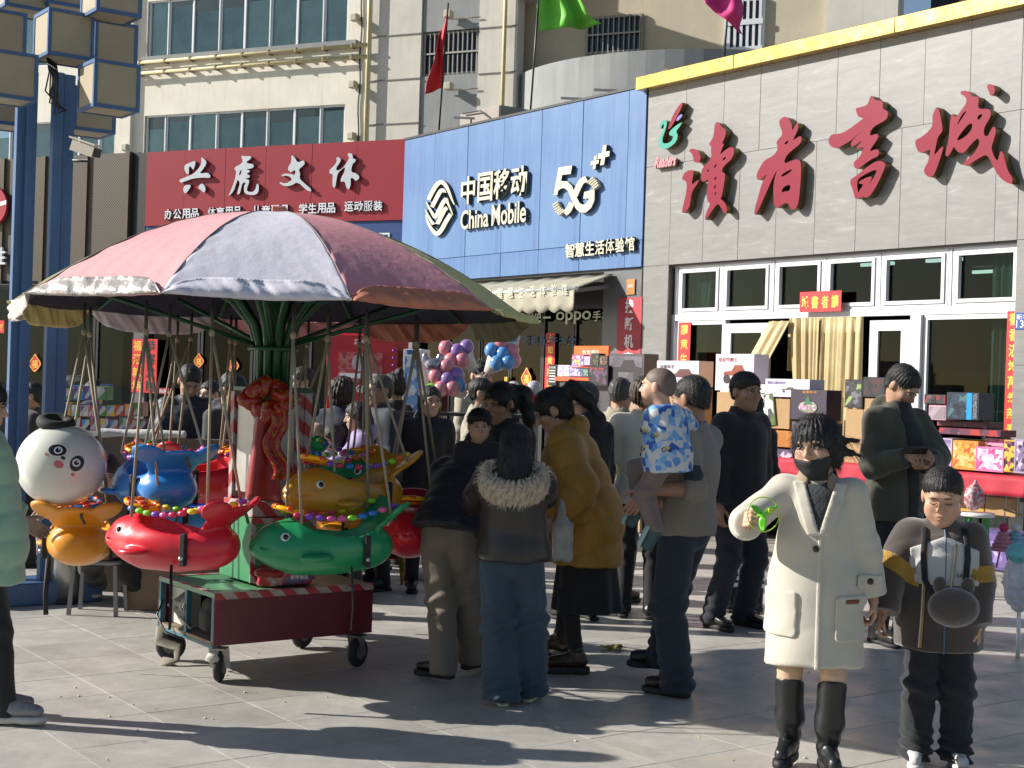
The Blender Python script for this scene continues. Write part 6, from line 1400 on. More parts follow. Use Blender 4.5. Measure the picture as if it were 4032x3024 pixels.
# ---- boy with the plush pouch
def boy():
    p = Person('boy in brown and white fleece jacket with a plush pouch, looking down', 1.95, 6.44, -8, 1.29, res=.009, hres=.0046, hl=('px', 3850, 2500, 6.35), hr=('px', 3478, 2420, 6.36), pole_l=(.9, .3, .2), pole_r=(-.9, .3, 0), hy=-12, hp=17, kid=True, head=1.46, sw=1.16, fl=(.12, 0, 0), fr=(-.12, -.02, 0))
    k = p.k
    p.body('child', {1: dict(curl=.7, d=(.0, -.15, -1)), -1: dict(curl=.8, d=(-.35, -.1, -.9))}); p.face('closed'); p.hair('crew', t=.009, line=-.016, noise=.002, low=.005)
    BR = cloth('brown_fleece', (.060, .045, .038), rough=.95, bump=.35, bscale=230, sheen=.6); WF = cloth('white_fleece', (.46, .455, .44), rough=.95, bump=.3, bscale=230, sheen=.4); MU = cloth('mustard_fleece', (.36, .20, .02), rough=.95, bump=.6, bscale=110, sheen=.4)
    f = p.top(BR, 'jacket', chest=.178, waist=.202, hem=.215, hemr=.218, wide=1.27, sl=(.104, .10, .088), slen=.93, collar=(.082, .055), fold=.006, ff=16, cutn=(0, 0, -1), shoulder=.07)
    nz = p.neck[2]
    p.patch('chest_panel', f, lambda P: np.maximum(np.maximum(np.maximum(np.abs(P[:, 0]) - F(.150) - F(.0) * P[:, 2], F(nz - .245) - P[:, 2]), P[:, 2] - F(nz - .03) + np.abs(P[:, 0]) * F(.40)), P[:, 1] - F(.03)), (-.18, -.3, nz - .27), (.18, .05, nz), .005, WF, .006)
    for g in (1, -1):
        el, sh = p.el[g], p.sh[g]; ax = unit(el - sh); L = np.linalg.norm(el - sh)
        p.patch('sleeve_band', f, lambda P: np.maximum(np.abs((P - sh.astype(F)) @ ax.astype(F) - F(L * .78)) - F(.038), F(.105) - np.abs(P[:, 0] - F(.0))), np.minimum(sh, el) - .14, np.maximum(sh, el) + .14, .005, MU, .008)
    MB().tube([(.0, -.235, nz - .05 - .42 * t) for t in np.linspace(0, 1, 10)], .004, 5)
    p.patch('zip', f, lambda P: np.maximum(np.maximum(np.abs(P[:, 0]) - F(.0045), P[:, 1] + F(.02)), P[:, 2] - F(nz + .0)), (-.02, -.32, .48), (.02, 0, nz + .02), .0075, M('zip_blue', (.08, .11, .17), .5, var=.1), .005)
    for x, m in ((-.085, 'string_white'), (-.079, 'string_mustard'), (.040, 'string_white'), (.046, 'string_mustard')):
        def lay(x, z):
            q = V(x, -.36, z)
            for _ in range(25): q = q + V(0, max(float(f(np.array([q], F))[0]) - .010, 0) * .9, 0)
            return q
        zs = np.linspace(nz - .06, nz - (.52 if x < 0 else .30), 9)
        MB().tube([lay(x * (1 + .25 * i / 8 * (1 if x < 0 else -2.2)), z) for i, z in enumerate(zs)], .0042, 6).build('drawstring', M(m, (.5, .49, .46) if 'white' in m else (.36, .2, .05), .8, var=.1), p.root)
    a = text_mesh('LABUBU', .082, .017, .002, .01); q = lay(.058, nz - .20)
    link('lettering', a, p.root, BLACKM, Matrix.Translation((.048, q[1] - .004, nz - .205)))
    p.trousers(cloth('black_cargo', (.012, .014, .018), bscale=160), r=(.112, .105, .088), waist=.14, stack=.012, fold=.010)
    p.shoes(WHSH, M('sneaker_sole', (.5, .49, .47), .6, var=.1), chunky=.012)
    for g in (1, -1):
        b = p.an[g]; m = MB()
        for i in range(3): m.tube([b + V(-.03, -.06 - .022 * i, .0 - .008 * i), b + V(0, -.065 - .022 * i, .022 - .012 * i), b + V(.03, -.06 - .022 * i, .0 - .008 * i)], .0035, 5)
        m.build('laces', M('dark_lace', (.04, .02, .02), .8), p.root)
    # pouch
    pc = V(.012, -.30, nz - .315); ro = Matrix.Translation((1.95, 6.44, 0)) @ Matrix.Rotation(math.radians(-8), 4, 'Z')
    po = empty('plush_pouch', mtx=ro @ Matrix.Translation(pc), label='dark brown plush animal pouch with two ears hanging on the chest of the boy', cat='pouch')
    PL = cloth('plush', (.050, .038, .032), rough=1, bump=.5, bscale=260, sheen=.8)
    sdf('pouch', lambda P: ell(P, (0, 0, 0), (.108, .062, .086)) + F(.0014) * fnoise(P, 110), (-.13, -.08, -.11), (.13, .08, .11), .006, PL, po)
    for g in (1, -1): sdf('ear', lambda P: ell(P, (g * .058, .01, .092), (.030, .020, .038)) + F(.0014) * fnoise(P, 110), (g * .058 - .05, -.03, .03), (g * .058 + .05, .05, .15), .006, PL, po)
    for g in (1, -1):
        pts = [lay(g * .092, nz - .02 - .04), lay(g * .094, nz - .12), lay(g * .088, nz - .22)]; pts = [V(g * .075, .02, nz + .012), V(g * .088, -.07, nz + .0)] + [q - V(0, .008, 0) for q in pts] + [V(g * .08, -.29, nz - .26)]
        MB().tube([q - pc for q in pts], .0135, 8, flat=.28).build('strap', STRAP, po)
    return p
BOY = boy()

# ---- man in grey sweater carrying the toddler
def father():
    p = Person('man in grey beige sweater and dark jeans carrying the toddler', .96, 7.76, -122, 1.73, res=.010, hres=.0052, hl=('px', 2545, 1925, 7.42), hr=('px', 2590, 1965, 7.66), pole_l=(.7, -.4, -.9), pole_r=(.3, .9, -.8), hy=-10, hp=8, sw=1.12, lean=-4, fl=('g', 2665, 2742), fr=('g', 2600, 2672), fyl=-8, fyr=20)
    p.body('tan', {1: dict(curl=.30, d=p.wdir((-.55, -.1, -.8)), n=p.wdir((.3, .9, 0)), t=p.wdir((-.7, 0, .5))), -1: dict(curl=.4, d=p.wdir((-.2, -.9, -.3)), n=p.wdir((0, .2, 1)), t=p.wdir((-1, 0, 0)))}, bare=(1, -1))
    k = p.k
    for g in (1, -1): pass
    fa = lambda P: np.minimum(*[rcone(P, p.el[g], p.wr[g], .047 * k, .033 * k) for g in (1, -1)])
    p.face(); p.hair('crew', t=.006, low=-.012, noise=.0015)
    SW = cloth('grey_sweater', (.215, .185, .16), bump=.35, bscale=120, var=.08)
    f = p.top(SW, 'sweater', chest=.152, waist=.150, hem=.05, hemr=.150, wide=1.26, sl=(.086, .076, .060), slen=.22, collar=(.068, .03), fold=.010, ff=14)
    el = p.el[1]; ax = unit(p.sh[1] - el); ctr = el + ax * .10 + p.wdir((.02, -.075, 0))
    p.patch('sleeve_patch', f, lambda P: rbox(P, ctr, (.045, .045, .04), .01), ctr - .11, ctr + .11, .007, cloth('navy_patch', (.022, .026, .034)), .007)
    sdf('bare_forearms', fa, np.min([p.el[1], p.wr[1], p.el[-1], p.wr[-1]], 0) - .07, np.max([p.el[1], p.wr[1], p.el[-1], p.wr[-1]], 0) + .07, .009, SKIN['tan'], p.root)
    p.trousers(DENIM, r=(.108, .095, .085), waist=.128, stack=.010, fold=.009); p.shoes(BLKSH, chunky=.01)
    return p
FATHER = father()
def toddler():
    zz = at(2620, 1800, 7.36)[2]; H = .86; k = H / 1.75
    p = Person('toddler in blue and white patterned jacket carried on the arm of the man', at(2630, 1700, 7.36)[0], 7.36, -118, H, res=.008, hres=.0048, ground=zz - .90 * k, hipz=.90, lean=6, head=1.80, kid=True, sw=1.1, hl=('px', 2640, 1690, 7.6), hr=('px', 2740, 1690, 7.7), hy=0, hp=-4, fl=('px', 2580, 2120, 7.2), fr=('px', 2515, 2030, 7.5), kl=None)
    p.body('child', {1: None, -1: None}); p.face(); p.hair('crew', t=.002, low=.0, noise=.0004, mat=M('shaved_scalp', (.14, .10, .08), .6, var=.2, scale=60), name='shaved_hair')
    J = Mprint('toddler_print', [(.55, .57, .58), (.10, .27, .60), (.035, .10, .38), (.16, .36, .65), (.55, .57, .58), (.30, .47, .68)], 30, .8, 'vor')
    f = p.top(J, 'jacket', chest=.235, waist=.255, hem=.16, hemr=.25, wide=1.18, sl=(.12, .11, .09), fold=.006, ff=18, shoulder=.085, collar=(.09, .03))
    # little tractors printed on the cloth
    INK = M('tractor_ink', (.02, .025, .03), .8, var=0); YK = M('tractor_yellow', (.50, .42, .10), .8, var=0)
    R0 = np.random.RandomState(5); ti = 0
    for t in range(26):
        ang = R0.uniform(-2.6, .9); z = p.pel[2] + R0.uniform(-.03, .24) ; d = V(math.cos(ang), math.sin(ang), 0); q = V(p.pel[0], p.pel[1] - .02, z) + d * .3
        for _ in range(30): q = q - d * max(float(f(np.array([q], F))[0]) - .0015, 0) * .9
        if np.linalg.norm(q - p.pel) > .32 or ti >= 13: continue
        ti += 1; s_ = np.cross(Z3, d); m = MB()
        m.torus(q - s_ * .014, d, .0105, .0022, 12, 5).torus(q + s_ * .012 + V(0, 0, -.002), d, .007, .002, 12, 5).build('tractor_wheel', INK, p.root)
        MB().bar(q - s_ * .01 + V(0, 0, .012), q + s_ * .016 + V(0, 0, .010), .011, .004, up=d).build('tractor_body', YK, p.root)
    p.trousers(cloth('taupe_legs', (.17, .125, .105)), r=(.125, .105, .085), waist=.15, hemz=.07)
    for g in (1, -1):
        a = p.an[g]; dn = p.wdir((-.45, -.2, -.85)); dn = unit(dn); nn = unit(np.cross(dn, p.wdir((.3, 1, 0)))); nn = nn if nn @ p.wdir((-1, 0, -.5)) > 0 else -nn
        o = sdf('shoe', lambda P: smin(rcone(P, a + dn * .02, a + dn * .085, .034, .031), ell(P, a, (.034, .034, .036)), .02), a - .15, a + .15, .007, M('teal_shoe', (.03, .07, .075), .5, var=.3, scale=20), p.root)
        sdf('sole', lambda P: smax(rcone(P, a + dn * .01 + nn * .02, a + dn * .09 + nn * .02, .036, .034), -((P - (a + nn * .026).astype(F)) @ nn.astype(F)), .005), a - .16, a + .16, .007, M('mint_sole', (.30, .42, .38), .6, var=.1), o)
    for g in (1, -1):
        sdf('sock', lambda P: rcone(P, p.an[g] + unit(p.kn[g] - p.an[g]) * .005, p.an[g] + unit(p.kn[g] - p.an[g]) * .05, .034, .034), p.an[g] - .07, p.an[g] + .09, .007, cloth('red_sock', (.42, .012, .015)), p.root)
    return p
toddler()

# ---- woman in the mustard down coat
def yellow():
    p = Person('woman in mustard yellow down coat and black skirt bending forward', .46, 8.3, -97, 1.68, res=.010, hres=.0055, lean=17, hl=('px', 2178, 2045, 7.95), hr=('px', 2130, 2060, 8.3), pole_l=(.9, -.4, -.6), pole_r=(.9, .3, -.6), hp=30, hy=4, fl=('g', 2270, 2652), fr=('g', 2200, 2600), hipz=.92)
    p.body('light', {}); p.face(); p.hair('pony', t=.012, low=-.05, extra=[((0, .09, .05), (0, .15, .055), .035, .045), ((0, .15, .055), (.01, .20, -.04), .045, .04), ((.01, .20, -.04), (.015, .20, -.14), .04, .015)])
    Yc = cloth('mustard_down', (.33, .165, .014), rough=.55, bump=.5, bscale=26, sheen=.1, var=.08)
    p.top(Yc, 'down_coat', chest=.178, waist=.215, hem=.27, hemr=.235, wide=1.02, sl=(.112, .108, .072), slen=1.0, puff=.016, pstep=.17, fold=.009, ff=20, hood=True, collar=(.082, .045), shoulder=.078, cutn=(0, -.05, -1))
    k = p.k
    hp = p.pel
    def sk(P):
        an = np.arctan2(P[:, 0], P[:, 1] - F(hp[1])); zz = np.clip((hp[2] - P[:, 2]) / (.55 * k), 0, 1)
        d = tcone(P, hp, hp + V(0, .015, -.62) * k, .15 * k, .215 * k, p.side, 1.02) - F(.012) * zz * np.sin(an * 9)
        return smax(d, F(hp[2] - .55 * k) - P[:, 2], .01)
    p.mk('skirt', sk, [hp, hp + V(.2, .2, -.55) * k, hp + V(-.2, -.2, -.55) * k], .10, BLACKC)
    p.trousers(BLACKC, r=(.085, .058, .040), waist=.11, hemz=.08, name='leggings'); p.shoes(M('brown_boot', (.045, .026, .016), .28, var=.25, scale=12), chunky=.016, boot=.05, name='boot')
    b = p.an[1]; MB().torus(b + V(-.01, -.09, .01), (0, .5, 1), .016, .005, 14, 6).build('buckle', GOLDP, p.root)
    bg_ = at(2215, 2110, 7.85); o = sdf('plastic_bag', lambda P: smin(rbox(P, (0, 0, -.03), (.062, .035, .11), .03), rcone(P, (0, 0, .06), (-.01, 0, .20), .035, .012), .04) + F(.016) * (F(.4) - np.abs(fnoise(P, 38))), (-.11, -.09, -.15), (.11, .09, .24), .008, M('clear_bag', (.45, .46, .46), .25, var=.2, scale=20, trans=.35), None, Matrix.Translation(bg_))
    tag(o, 'crumpled clear plastic bag held by the woman in mustard', 'bag')
yellow()

# ---- girl with fur hood, seen from behind
def girl():
    p = Person('girl with long black hair, fur trimmed dark jacket and wide jeans, seen from behind', .03, 7.40, 176, 1.44, res=.009, hres=.0055, hl=('px', 1850, 2010, 7.9), hr=('px', 2120, 2000, 7.95), pole_l=(-.9, -.2, -.6), pole_r=(.9, -.2, -.6), hp=12, head=1.12, sw=1.1, fl=('g', 1975, 2775), fr=('g', 2085, 2760), fyl=12, fyr=-6)
    k = p.k
    p.body('child', {1: None, -1: None})
    p.hair('long', t=.014, noise=.003, extra=[((0, .07, -.04), (0, .10, -.20), .085, .085), ((-.05, .08, -.1), (-.05, .11, -.25), .05, .045), ((.05, .08, -.1), (.05, .11, -.25), .05, .045)])
    LE = cloth('brown_leather', (.028, .022, .020), rough=.42, bump=.35, bscale=18, sheen=0)
    p.top(LE, 'jacket', chest=.165, waist=.178, hem=.03, hemr=.165, wide=1.27, sl=(.098, .092, .075), fold=.009, ff=14, shoulder=.075)
    nk = p.neck
    FU = cloth('fur_trim', (.46, .38, .28), rough=1, bump=1, bscale=70, var=.3, scale=26)
    def fur_f(P):
        Q = P - nk.astype(F); an = np.arctan2(Q[:, 0], Q[:, 1]); rr = np.sqrt(Q[:, 0] ** 2 + (Q[:, 1] - .06) ** 2); zc_ = F(-.02) - F(.09) * np.clip(np.cos(an), 0, 1)
        d = np.sqrt((rr - F(.135)) ** 2 + ((Q[:, 2] - zc_) * .75) ** 2) - F(.048)
        return d + F(.010) * np.sin(an * 60 + Q[:, 2] * 90) * np.sin(Q[:, 2] * 60 + an * 11) + F(.006) * fnoise(P, 130)
    sdf('fur_trim', fur_f, nk - V(.26, .22, .24), nk + V(.26, .32, .12), .0062, FU, p.root)
    # tufts
    m = MB(); R0 = np.random.RandomState(2)
    for i in range(900):
        an = R0.uniform(-2.3, 2.3); zc_ = -.02 - .09 * max(0, math.cos(an)); t = R0.uniform(0, 6.28); d = V(math.sin(an), math.cos(an), 0); q = nk + V(0, .06, 0) + d * (.135 + .046 * math.cos(t)) + V(0, 0, zc_ + .06 * math.sin(t))
        nrm = d * math.cos(t) + V(0, 0, math.sin(t)); e = q + (nrm * .026 + V(R0.normal() * .01, R0.normal() * .01, -.012)); sd_ = unit(np.cross(nrm, (R0.normal(), R0.normal(), R0.normal()))) * .0028
        m.add([q - sd_, q + sd_, e], [(0, 1, 2)])
    tag(m.build('fur_tuft', M('fur_tips', (.55, .47, .36), .9, var=.2), p.root), kind='stuff')
    p.trousers(JEAN, r=(.118, .122, .118), waist=.135, fold=.012, stack=.006); p.shoes(WHSH, WSOLE)
girl()

# ---- person in navy bending away
def navy():
    p = Person('person in black down jacket and beige trousers bending over the boy', -.33, 7.98, 160, 1.55, res=.010, hres=.006, lean=45, hl=('px', 1880, 1980, 8.3), hr=('px', 1960, 1960, 8.4), pole_l=(-.9, 0, -.5), pole_r=(.8, 0, -.5), hp=25, fl=('g', 1745, 2680), fr=('g', 1855, 2652), fyl=75, fyr=-10, hipz=.94)
    p.body('mid', {1: None, -1: None}); p.hair('bob', t=.014)
    p.top(cloth('black_down', (.010, .011, .016), rough=.6, bump=.3, bscale=30), 'down_jacket', chest=.172, waist=.178, hem=.04, hemr=.185, wide=1.28, sl=(.11, .105, .08), puff=.010, pstep=.13, fold=.008, shoulder=.085, hood=True)
    nk = p.neck; sdf('scarf', lambda P: smax(np.sqrt((np.sqrt(((P - nk.astype(F))[:, :2] ** 2).sum(1)) - .075) ** 2 + ((P[:, 2] - F(nk[2] + .01))) ** 2) - .042, -1 + P[:, 0] * 0, .01) + F(.005) * fnoise(P, 60), nk - .15, nk + .15, .007, cloth('lilac_scarf', (.26, .24, .32), bump=.6, bscale=40, var=.25, scale=50), p.root)
    p.trousers(cloth('beige_trousers', (.20, .165, .13)), r=(.112, .092, .088), waist=.13, fold=.010); p.shoes(BLKSH, chunky=.012)
navy()
# ---- mother with ponytail holding the small boy
def mother():
    p = Person('woman with black ponytail holding the small boy, mostly hidden behind the girl', at(1985, 1600, 8.75)[0], 8.75, -32, 1.66, res=.012, hres=.006, hp=14, hy=-10, hl=('px', 1950, 1930, 8.4), hr=('px', 1850, 1900, 8.5))
    p.body('mid', {}); p.face(); p.hair('pony', t=.012, low=-.04, extra=[((.03, .09, .06), (.07, .13, .03), .035, .045), ((.07, .13, .03), (.09, .13, -.12), .045, .035), ((.09, .13, -.12), (.09, .12, -.20), .035, .012)])
    p.top(BLACKC, 'jacket', chest=.15, waist=.15, hem=.12, collar=(.075, .05)); p.trousers(JEAN); p.shoes(WHSH, WSOLE)
    H = 1.02; k = H / 1.75; c = at(1885, 1700, 8.22)
    q = Person('small boy with short black hair peering out between the adults', c[0], 8.22, 6, H, res=.010, hres=.005, ground=at(1885, 1492, 8.22)[2] * 0 + .47, kid=True, head=1.36, hp=4, hipz=.90, fl=(.1, -.12, .1), fr=(-.1, -.12, .1))
    q.body('child', {}); q.face(); q.hair('short', t=.014, line=-.012, noise=.004); q.top(cloth('boy_dark', (.02, .018, .024)), 'jacket', chest=.17, waist=.17, sl=(.09, .08, .07), collar=(.085, .03)); q.trousers(NAVYC); q.shoes(BLKSH)
mother()
# ---- walking man in black
def walker():
    p = Person('smiling man in black jacket walking past the toy stall', 1.60, 9.95, 38, 1.80, res=.011, hres=.0055, hy=-6, hp=2, sw=1.08, fl=('g', 2925, 2462), fr=('g', 2805, 2472), hipz=.915, hl=None, hr=None)
    p.body('tan', {1: dict(curl=.5), -1: dict(curl=.5)}); p.face(); p.hair('crew', t=.012, line=-.016, low=-.01)
    p.top(BLACKC, 'jacket', chest=.158, waist=.155, hem=.10, hemr=.155, sl=(.085, .076, .062), collar=(.072, .045), fold=.008); p.trousers(cloth('dark_jean', (.014, .018, .028)), r=(.105, .085, .075), waist=.13, stack=.008, fold=.008); p.shoes(BLKSH, chunky=.008)
walker()
# ---- mint jacket at the left edge
def mint():
    p = Person('person in mint green down jacket cut off by the left edge', -2.43, 6.66, 98, 1.60, res=.011, hres=.007, hl=('px', 90, 2050, 6.9), hr=(-.16, .02, .84), lean=-5, hp=10, fl=('g', -20, 2815), fr=('g', 20, 2852))
    p.body('light', {-1: dict(curl=.6)}); p.face(); p.hair('bob', t=.014)
    p.top(cloth('mint_down', (.27, .43, .30), rough=.6, bump=.35, bscale=22), 'down_jacket', chest=.178, waist=.205, hem=.22, hemr=.20, wide=1.05, sl=(.105, .10, .075), puff=.014, pstep=.14, fold=.008, hood=True, collar=(.08, .04), shoulder=.08, cutn=(0, 0, -1)); p.trousers(BLACKC, r=(.088, .066, .056)); p.shoes(M('grey_sneaker', (.22, .21, .22), .6, var=.4, scale=30), WSOLE, chunky=.012)
mint()

# ---- people further back
def bgp(label, px, py, Y, yaw, top, trs=None, hair='short', hm=None, skin='mid', face=True, gl=None, Hmul=1.0, shoes=None, tk=None, hk=None, tname='jacket', pk=None, **kw):
    x, y, H = place(px, py, Y); H = min(max(H * Hmul - .01, .7), 1.86)
    p = Person(label, x, y, yaw, H, res=kw.pop('res', .015), hres=kw.pop('hres', .0075), **kw)
    p.body(skin, {1: dict(curl=.5), -1: dict(curl=.5)}, hand_res=.006)
    if face: p.face(gl=gl)
    p.hair(hair, mat=hm, **(hk or {})); f = p.top(top, tname, **({**dict(collar=(.072, .035), fold=.008), **(tk or {})})); p.trousers(trs or BLACKC, **(pk or {})); p.shoes(shoes or BLKSH)
    return p, f
p, f = bgp('man in olive jacket looking down at his phone', 3535, 1430, 9.6, 30, cloth('olive_jacket', (.060, .058, .040), bump=.4, bscale=20), hp=36, hy=12, res=.011, hres=.0055, hr=('px', 3575, 1800, 9.25), hl=('px', 3640, 1830, 9.3), pole_r=(-.7, .5, -.8), pole_l=(.9, .3, -.6), tk=dict(chest=.158, waist=.155, hem=.16, hemr=.17, sl=(.092, .082, .062), fold=.011, ff=16, hood=True), hk=dict(t=.010), sw=1.08)
p.patch('black_shirt', f, lambda P: np.maximum(np.abs(P[:, 0] - .01) - F(.055) - F(.05) * (P[:, 2] - 1.1), P[:, 1] + .02), (-.13, -.32, .85), (.13, 0, 1.62), .006, BLACKC, .009)
ph = at(3605, 1772, 9.15); o = MB().box((-.075, -.006, -.04), (.075, .006, .04), bev=.003).build('phone', M('dark_phone', (.02, .02, .022), .2, var=.05)); o.matrix_local = Matrix.Translation(ph) @ Matrix.Rotation(.9, 4, 'X'); tag(o, 'dark smartphone held by the man in olive', 'phone')
p, f = bgp('woman with curly dark hair in black coat at the toy stall, seen from behind', 2950, 1535, 10.7, 172, BLACKC, BLACKC, 'long', None, face=False, tk=dict(hem=.16, hemr=.17), hk=dict(t=.022, noise=.010, extra=[((0, .06, -.05), (0, .08, -.16), .10, .10), ((-.06, .05, -.08), (-.07, .06, -.20), .06, .05), ((.06, .05, -.08), (.07, .06, -.20), .06, .05)]))
for g in (1, -1):
    for j in range(3): MB().lathe([(.066, -.014), (.069, 0), (.066, .014)], p.an[g] + V(0, 0, .13 + .05 * j), (0, 0, 1), 16).build('sock_stripe', wm, p.root)
LTGT = cloth('tan_jacket', (.30, .265, .20)); CRT = cloth('cream_shirt', (.62, .58, .47)); BEJ = cloth('beige_jacket', (.36, .33, .26)); PKB = cloth('pink_beige_coat', (.36, .25, .19)); LILA = cloth('lilac_hoodie', (.30, .24, .42)); DGREY = cloth('dark_grey', (.035, .035, .038)); NVY2 = cloth('navy_blue', (.012, .02, .065)); WJ = cloth('white_jacket', (.58, .57, .54)); GREYT = cloth('grey_trousers', (.10, .10, .10))
bgp('man with grey knitted cap and dark hooded jacket, seen from behind', 2312, 1500, 10.1, -150, BLACKC, hair='crew', face=False, hm=cloth('grey_knit_cap', (.055, .055, .058), bump=.6, bscale=60), hk=dict(t=.016, low=-.005, noise=.001, name='cap', line=.0), tk=dict(hood=True, chest=.16, waist=.165))
bgp('man with cropped hair and tan jacket browsing the toys, seen from behind', 2440, 1478, 11.0, 150, LTGT, GREYT, hair='crew', hm=HAIRG, face=False, hk=dict(t=.006, low=-.01), tk=dict(collar=(.078, .04)))
bgp('woman with pinned up brown hair and cream shirt, seen from behind', 2535, 1478, 10.3, 168, CRT, hair='pony', hm=HAIRB, face=False, hk=dict(t=.016, noise=.008, extra=[((0, .09, .04), (0, .13, .03), .04, .03)]), tk=dict(slen=-.05, sl=(.095, .085, .07)), tname='shirt')
bgp('man in black puffer jacket looking down by the low counter', 745, 1432, 11.6, 12, cloth('black_puffer', (.012, .013, .016), rough=.55, bump=.3, bscale=25), hp=32, hy=14, tk=dict(puff=.010, pstep=.1, chest=.165, waist=.165, sl=(.095, .085, .065)), hr=(-.22, -.25, .80), hl=(.2, -.28, .95))
bgp('young man in dark hooded jacket looking down to the right', 905, 1468, 11.2, 48, DGREY, hp=30, hy=8, hk=dict(t=.02, noise=.005), tk=dict(hood=True, chest=.155), hl=(.2, -.3, 1.0))
bgp('man with glasses and white jacket behind the carousel', 1205, 1442, 13.4, -60, WJ, gl=1, skin='light', hk=dict(t=.016))
bgp('woman in pinkish beige coat looking down behind the silver column', 1212, 1528, 10.9, -48, PKB, hair='bob', skin='light', hp=26, tk=dict(hem=.3, hemr=.18), hr=(-.2, -.34, 1.02), hl=(.05, -.36, 1.0))
bgp('woman with short wavy dark hair and navy jacket, seen from behind', 1345, 1482, 11.9, 165, NAVYC, hair='fringe', face=False, hk=dict(t=.022, noise=.010), hm=HAIRB)
bgp('man with glasses and grey and navy sports jacket', 1512, 1468, 11.3, -58, cloth('grey_navy_jacket', (.035, .040, .055)), gl=1, skin='tan', hm=HAIRG, hk=dict(t=.007), hy=6, tk=dict(collar=(.078, .05), chest=.16, waist=.165))
bgp('girl in lilac hoodie stretching her arm out to the left', 1425, 1572, 10.7, -78, LILA, hair='long', skin='child', head=1.06, hr=(-.05, -.48, 1.18), hl=(.06, -.45, 1.15), tk=dict(hood=True, chest=.15, waist=.155), hk=dict(extra=[((0, .06, -.05), (0, .08, -.2), .075, .06)]), Hmul=1.0, hp=8)
bgp('small girl in red and white top beside the girl in lilac', 1325, 1668, 10.75, -40, Mprint('red_white_check', [(.5, .04, .06), (.6, .56, .52), (.5, .04, .06), (.6, .2, .2)], 40, .8), hair='fringe', skin='child', head=1.15, hk=dict(t=.012), hy=-30)
bgp('woman in black hooded coat with white collar facing the camera', 1690, 1512, 11.3, 14, BLACKC, hair='bob', skin='light', hy=10, tk=dict(hem=.45, hemr=.2, hood=True), hk=dict(t=.010, line=-.02))
bgp('man with glasses in light beige jacket facing right', 1885, 1482, 12.2, 82, BEJ, GREYT, gl=1, skin='light', hk=dict(t=.010), tk=dict(collar=(.08, .045)))
bgp('balloon seller in beige jacket half hidden by her balloons', 1885, 1392, 13.6, 40, BEJ, hair='short', skin='light', Hmul=.985, hk=dict(t=.014))
bgp('boy in navy hooded jacket with three white stripes, seen from behind', 372, 1492, 12.6, 178, NVY2, hair='short', face=False, skin='child', hk=dict(t=.014, low=-.03), tk=dict(hood=True, chest=.175, waist=.175, sl=(.10, .09, .07)), hr=(-.4, -.2, 1.1), hl=(.42, -.1, 1.0))
bgp('person in dark grey jacket between the blue posts', 140, 1500, 12.0, -75, DGREY, hair='short', tk=dict(chest=.16))
bgp('woman with a high hair bun behind the man with glasses', 1560, 1462, 12.6, -120, BLACKC, hair='pony', face=False, hk=dict(extra=[((-.01, .05, .11), (-.01, .06, .13), .035, .035)]))
bgp('person with glasses in tan coat behind the man in the puffer jacket', 840, 1495, 13.2, -35, PKB, hair='short', gl=1, skin='light')
# stripes on the navy boy's hood
c = at(372, 1492, 12.6)
# seated ride owner behind the left seats
x, y, H = place(385, 1900, 9.7)
p = Person('seated person in brown jacket and black trousers behind the orange fish seat', x, 9.75, 20, 1.68, res=.013, hres=.007, hipz=.50, lean=38, fl=('g', 520, 2362), fr=('g', 385, 2350), hl=(.22, -.42, .62), hr=(-.2, -.42, .60), hp=20)
p.body('mid', {}); p.face(); p.hair('bob'); p.top(cloth('mauve_brown', (.10, .065, .055)), 'jacket', chest=.16, waist=.16, hem=.05, collar=(.07, .04)); p.trousers(BLACKC, r=(.10, .085, .075)); p.shoes(BRSH, WSOLE)
st = empty('folding_stool', (x, 9.80, 0), label='low stool under the seated person in brown', cat='stool')
MB().box((-.16, -.12, .34), (.16, .14, .37), bev=.01).build('seat', M('stool_grey', (.2, .2, .2), .5), st)
for sx in (-1, 1):
    for sy in (-1, 1): MB().bar((sx * .14, sy * .11, .34), (sx * .16, sy * .13, 0), .025, .025).build('leg', M('stool_grey', 0), st)
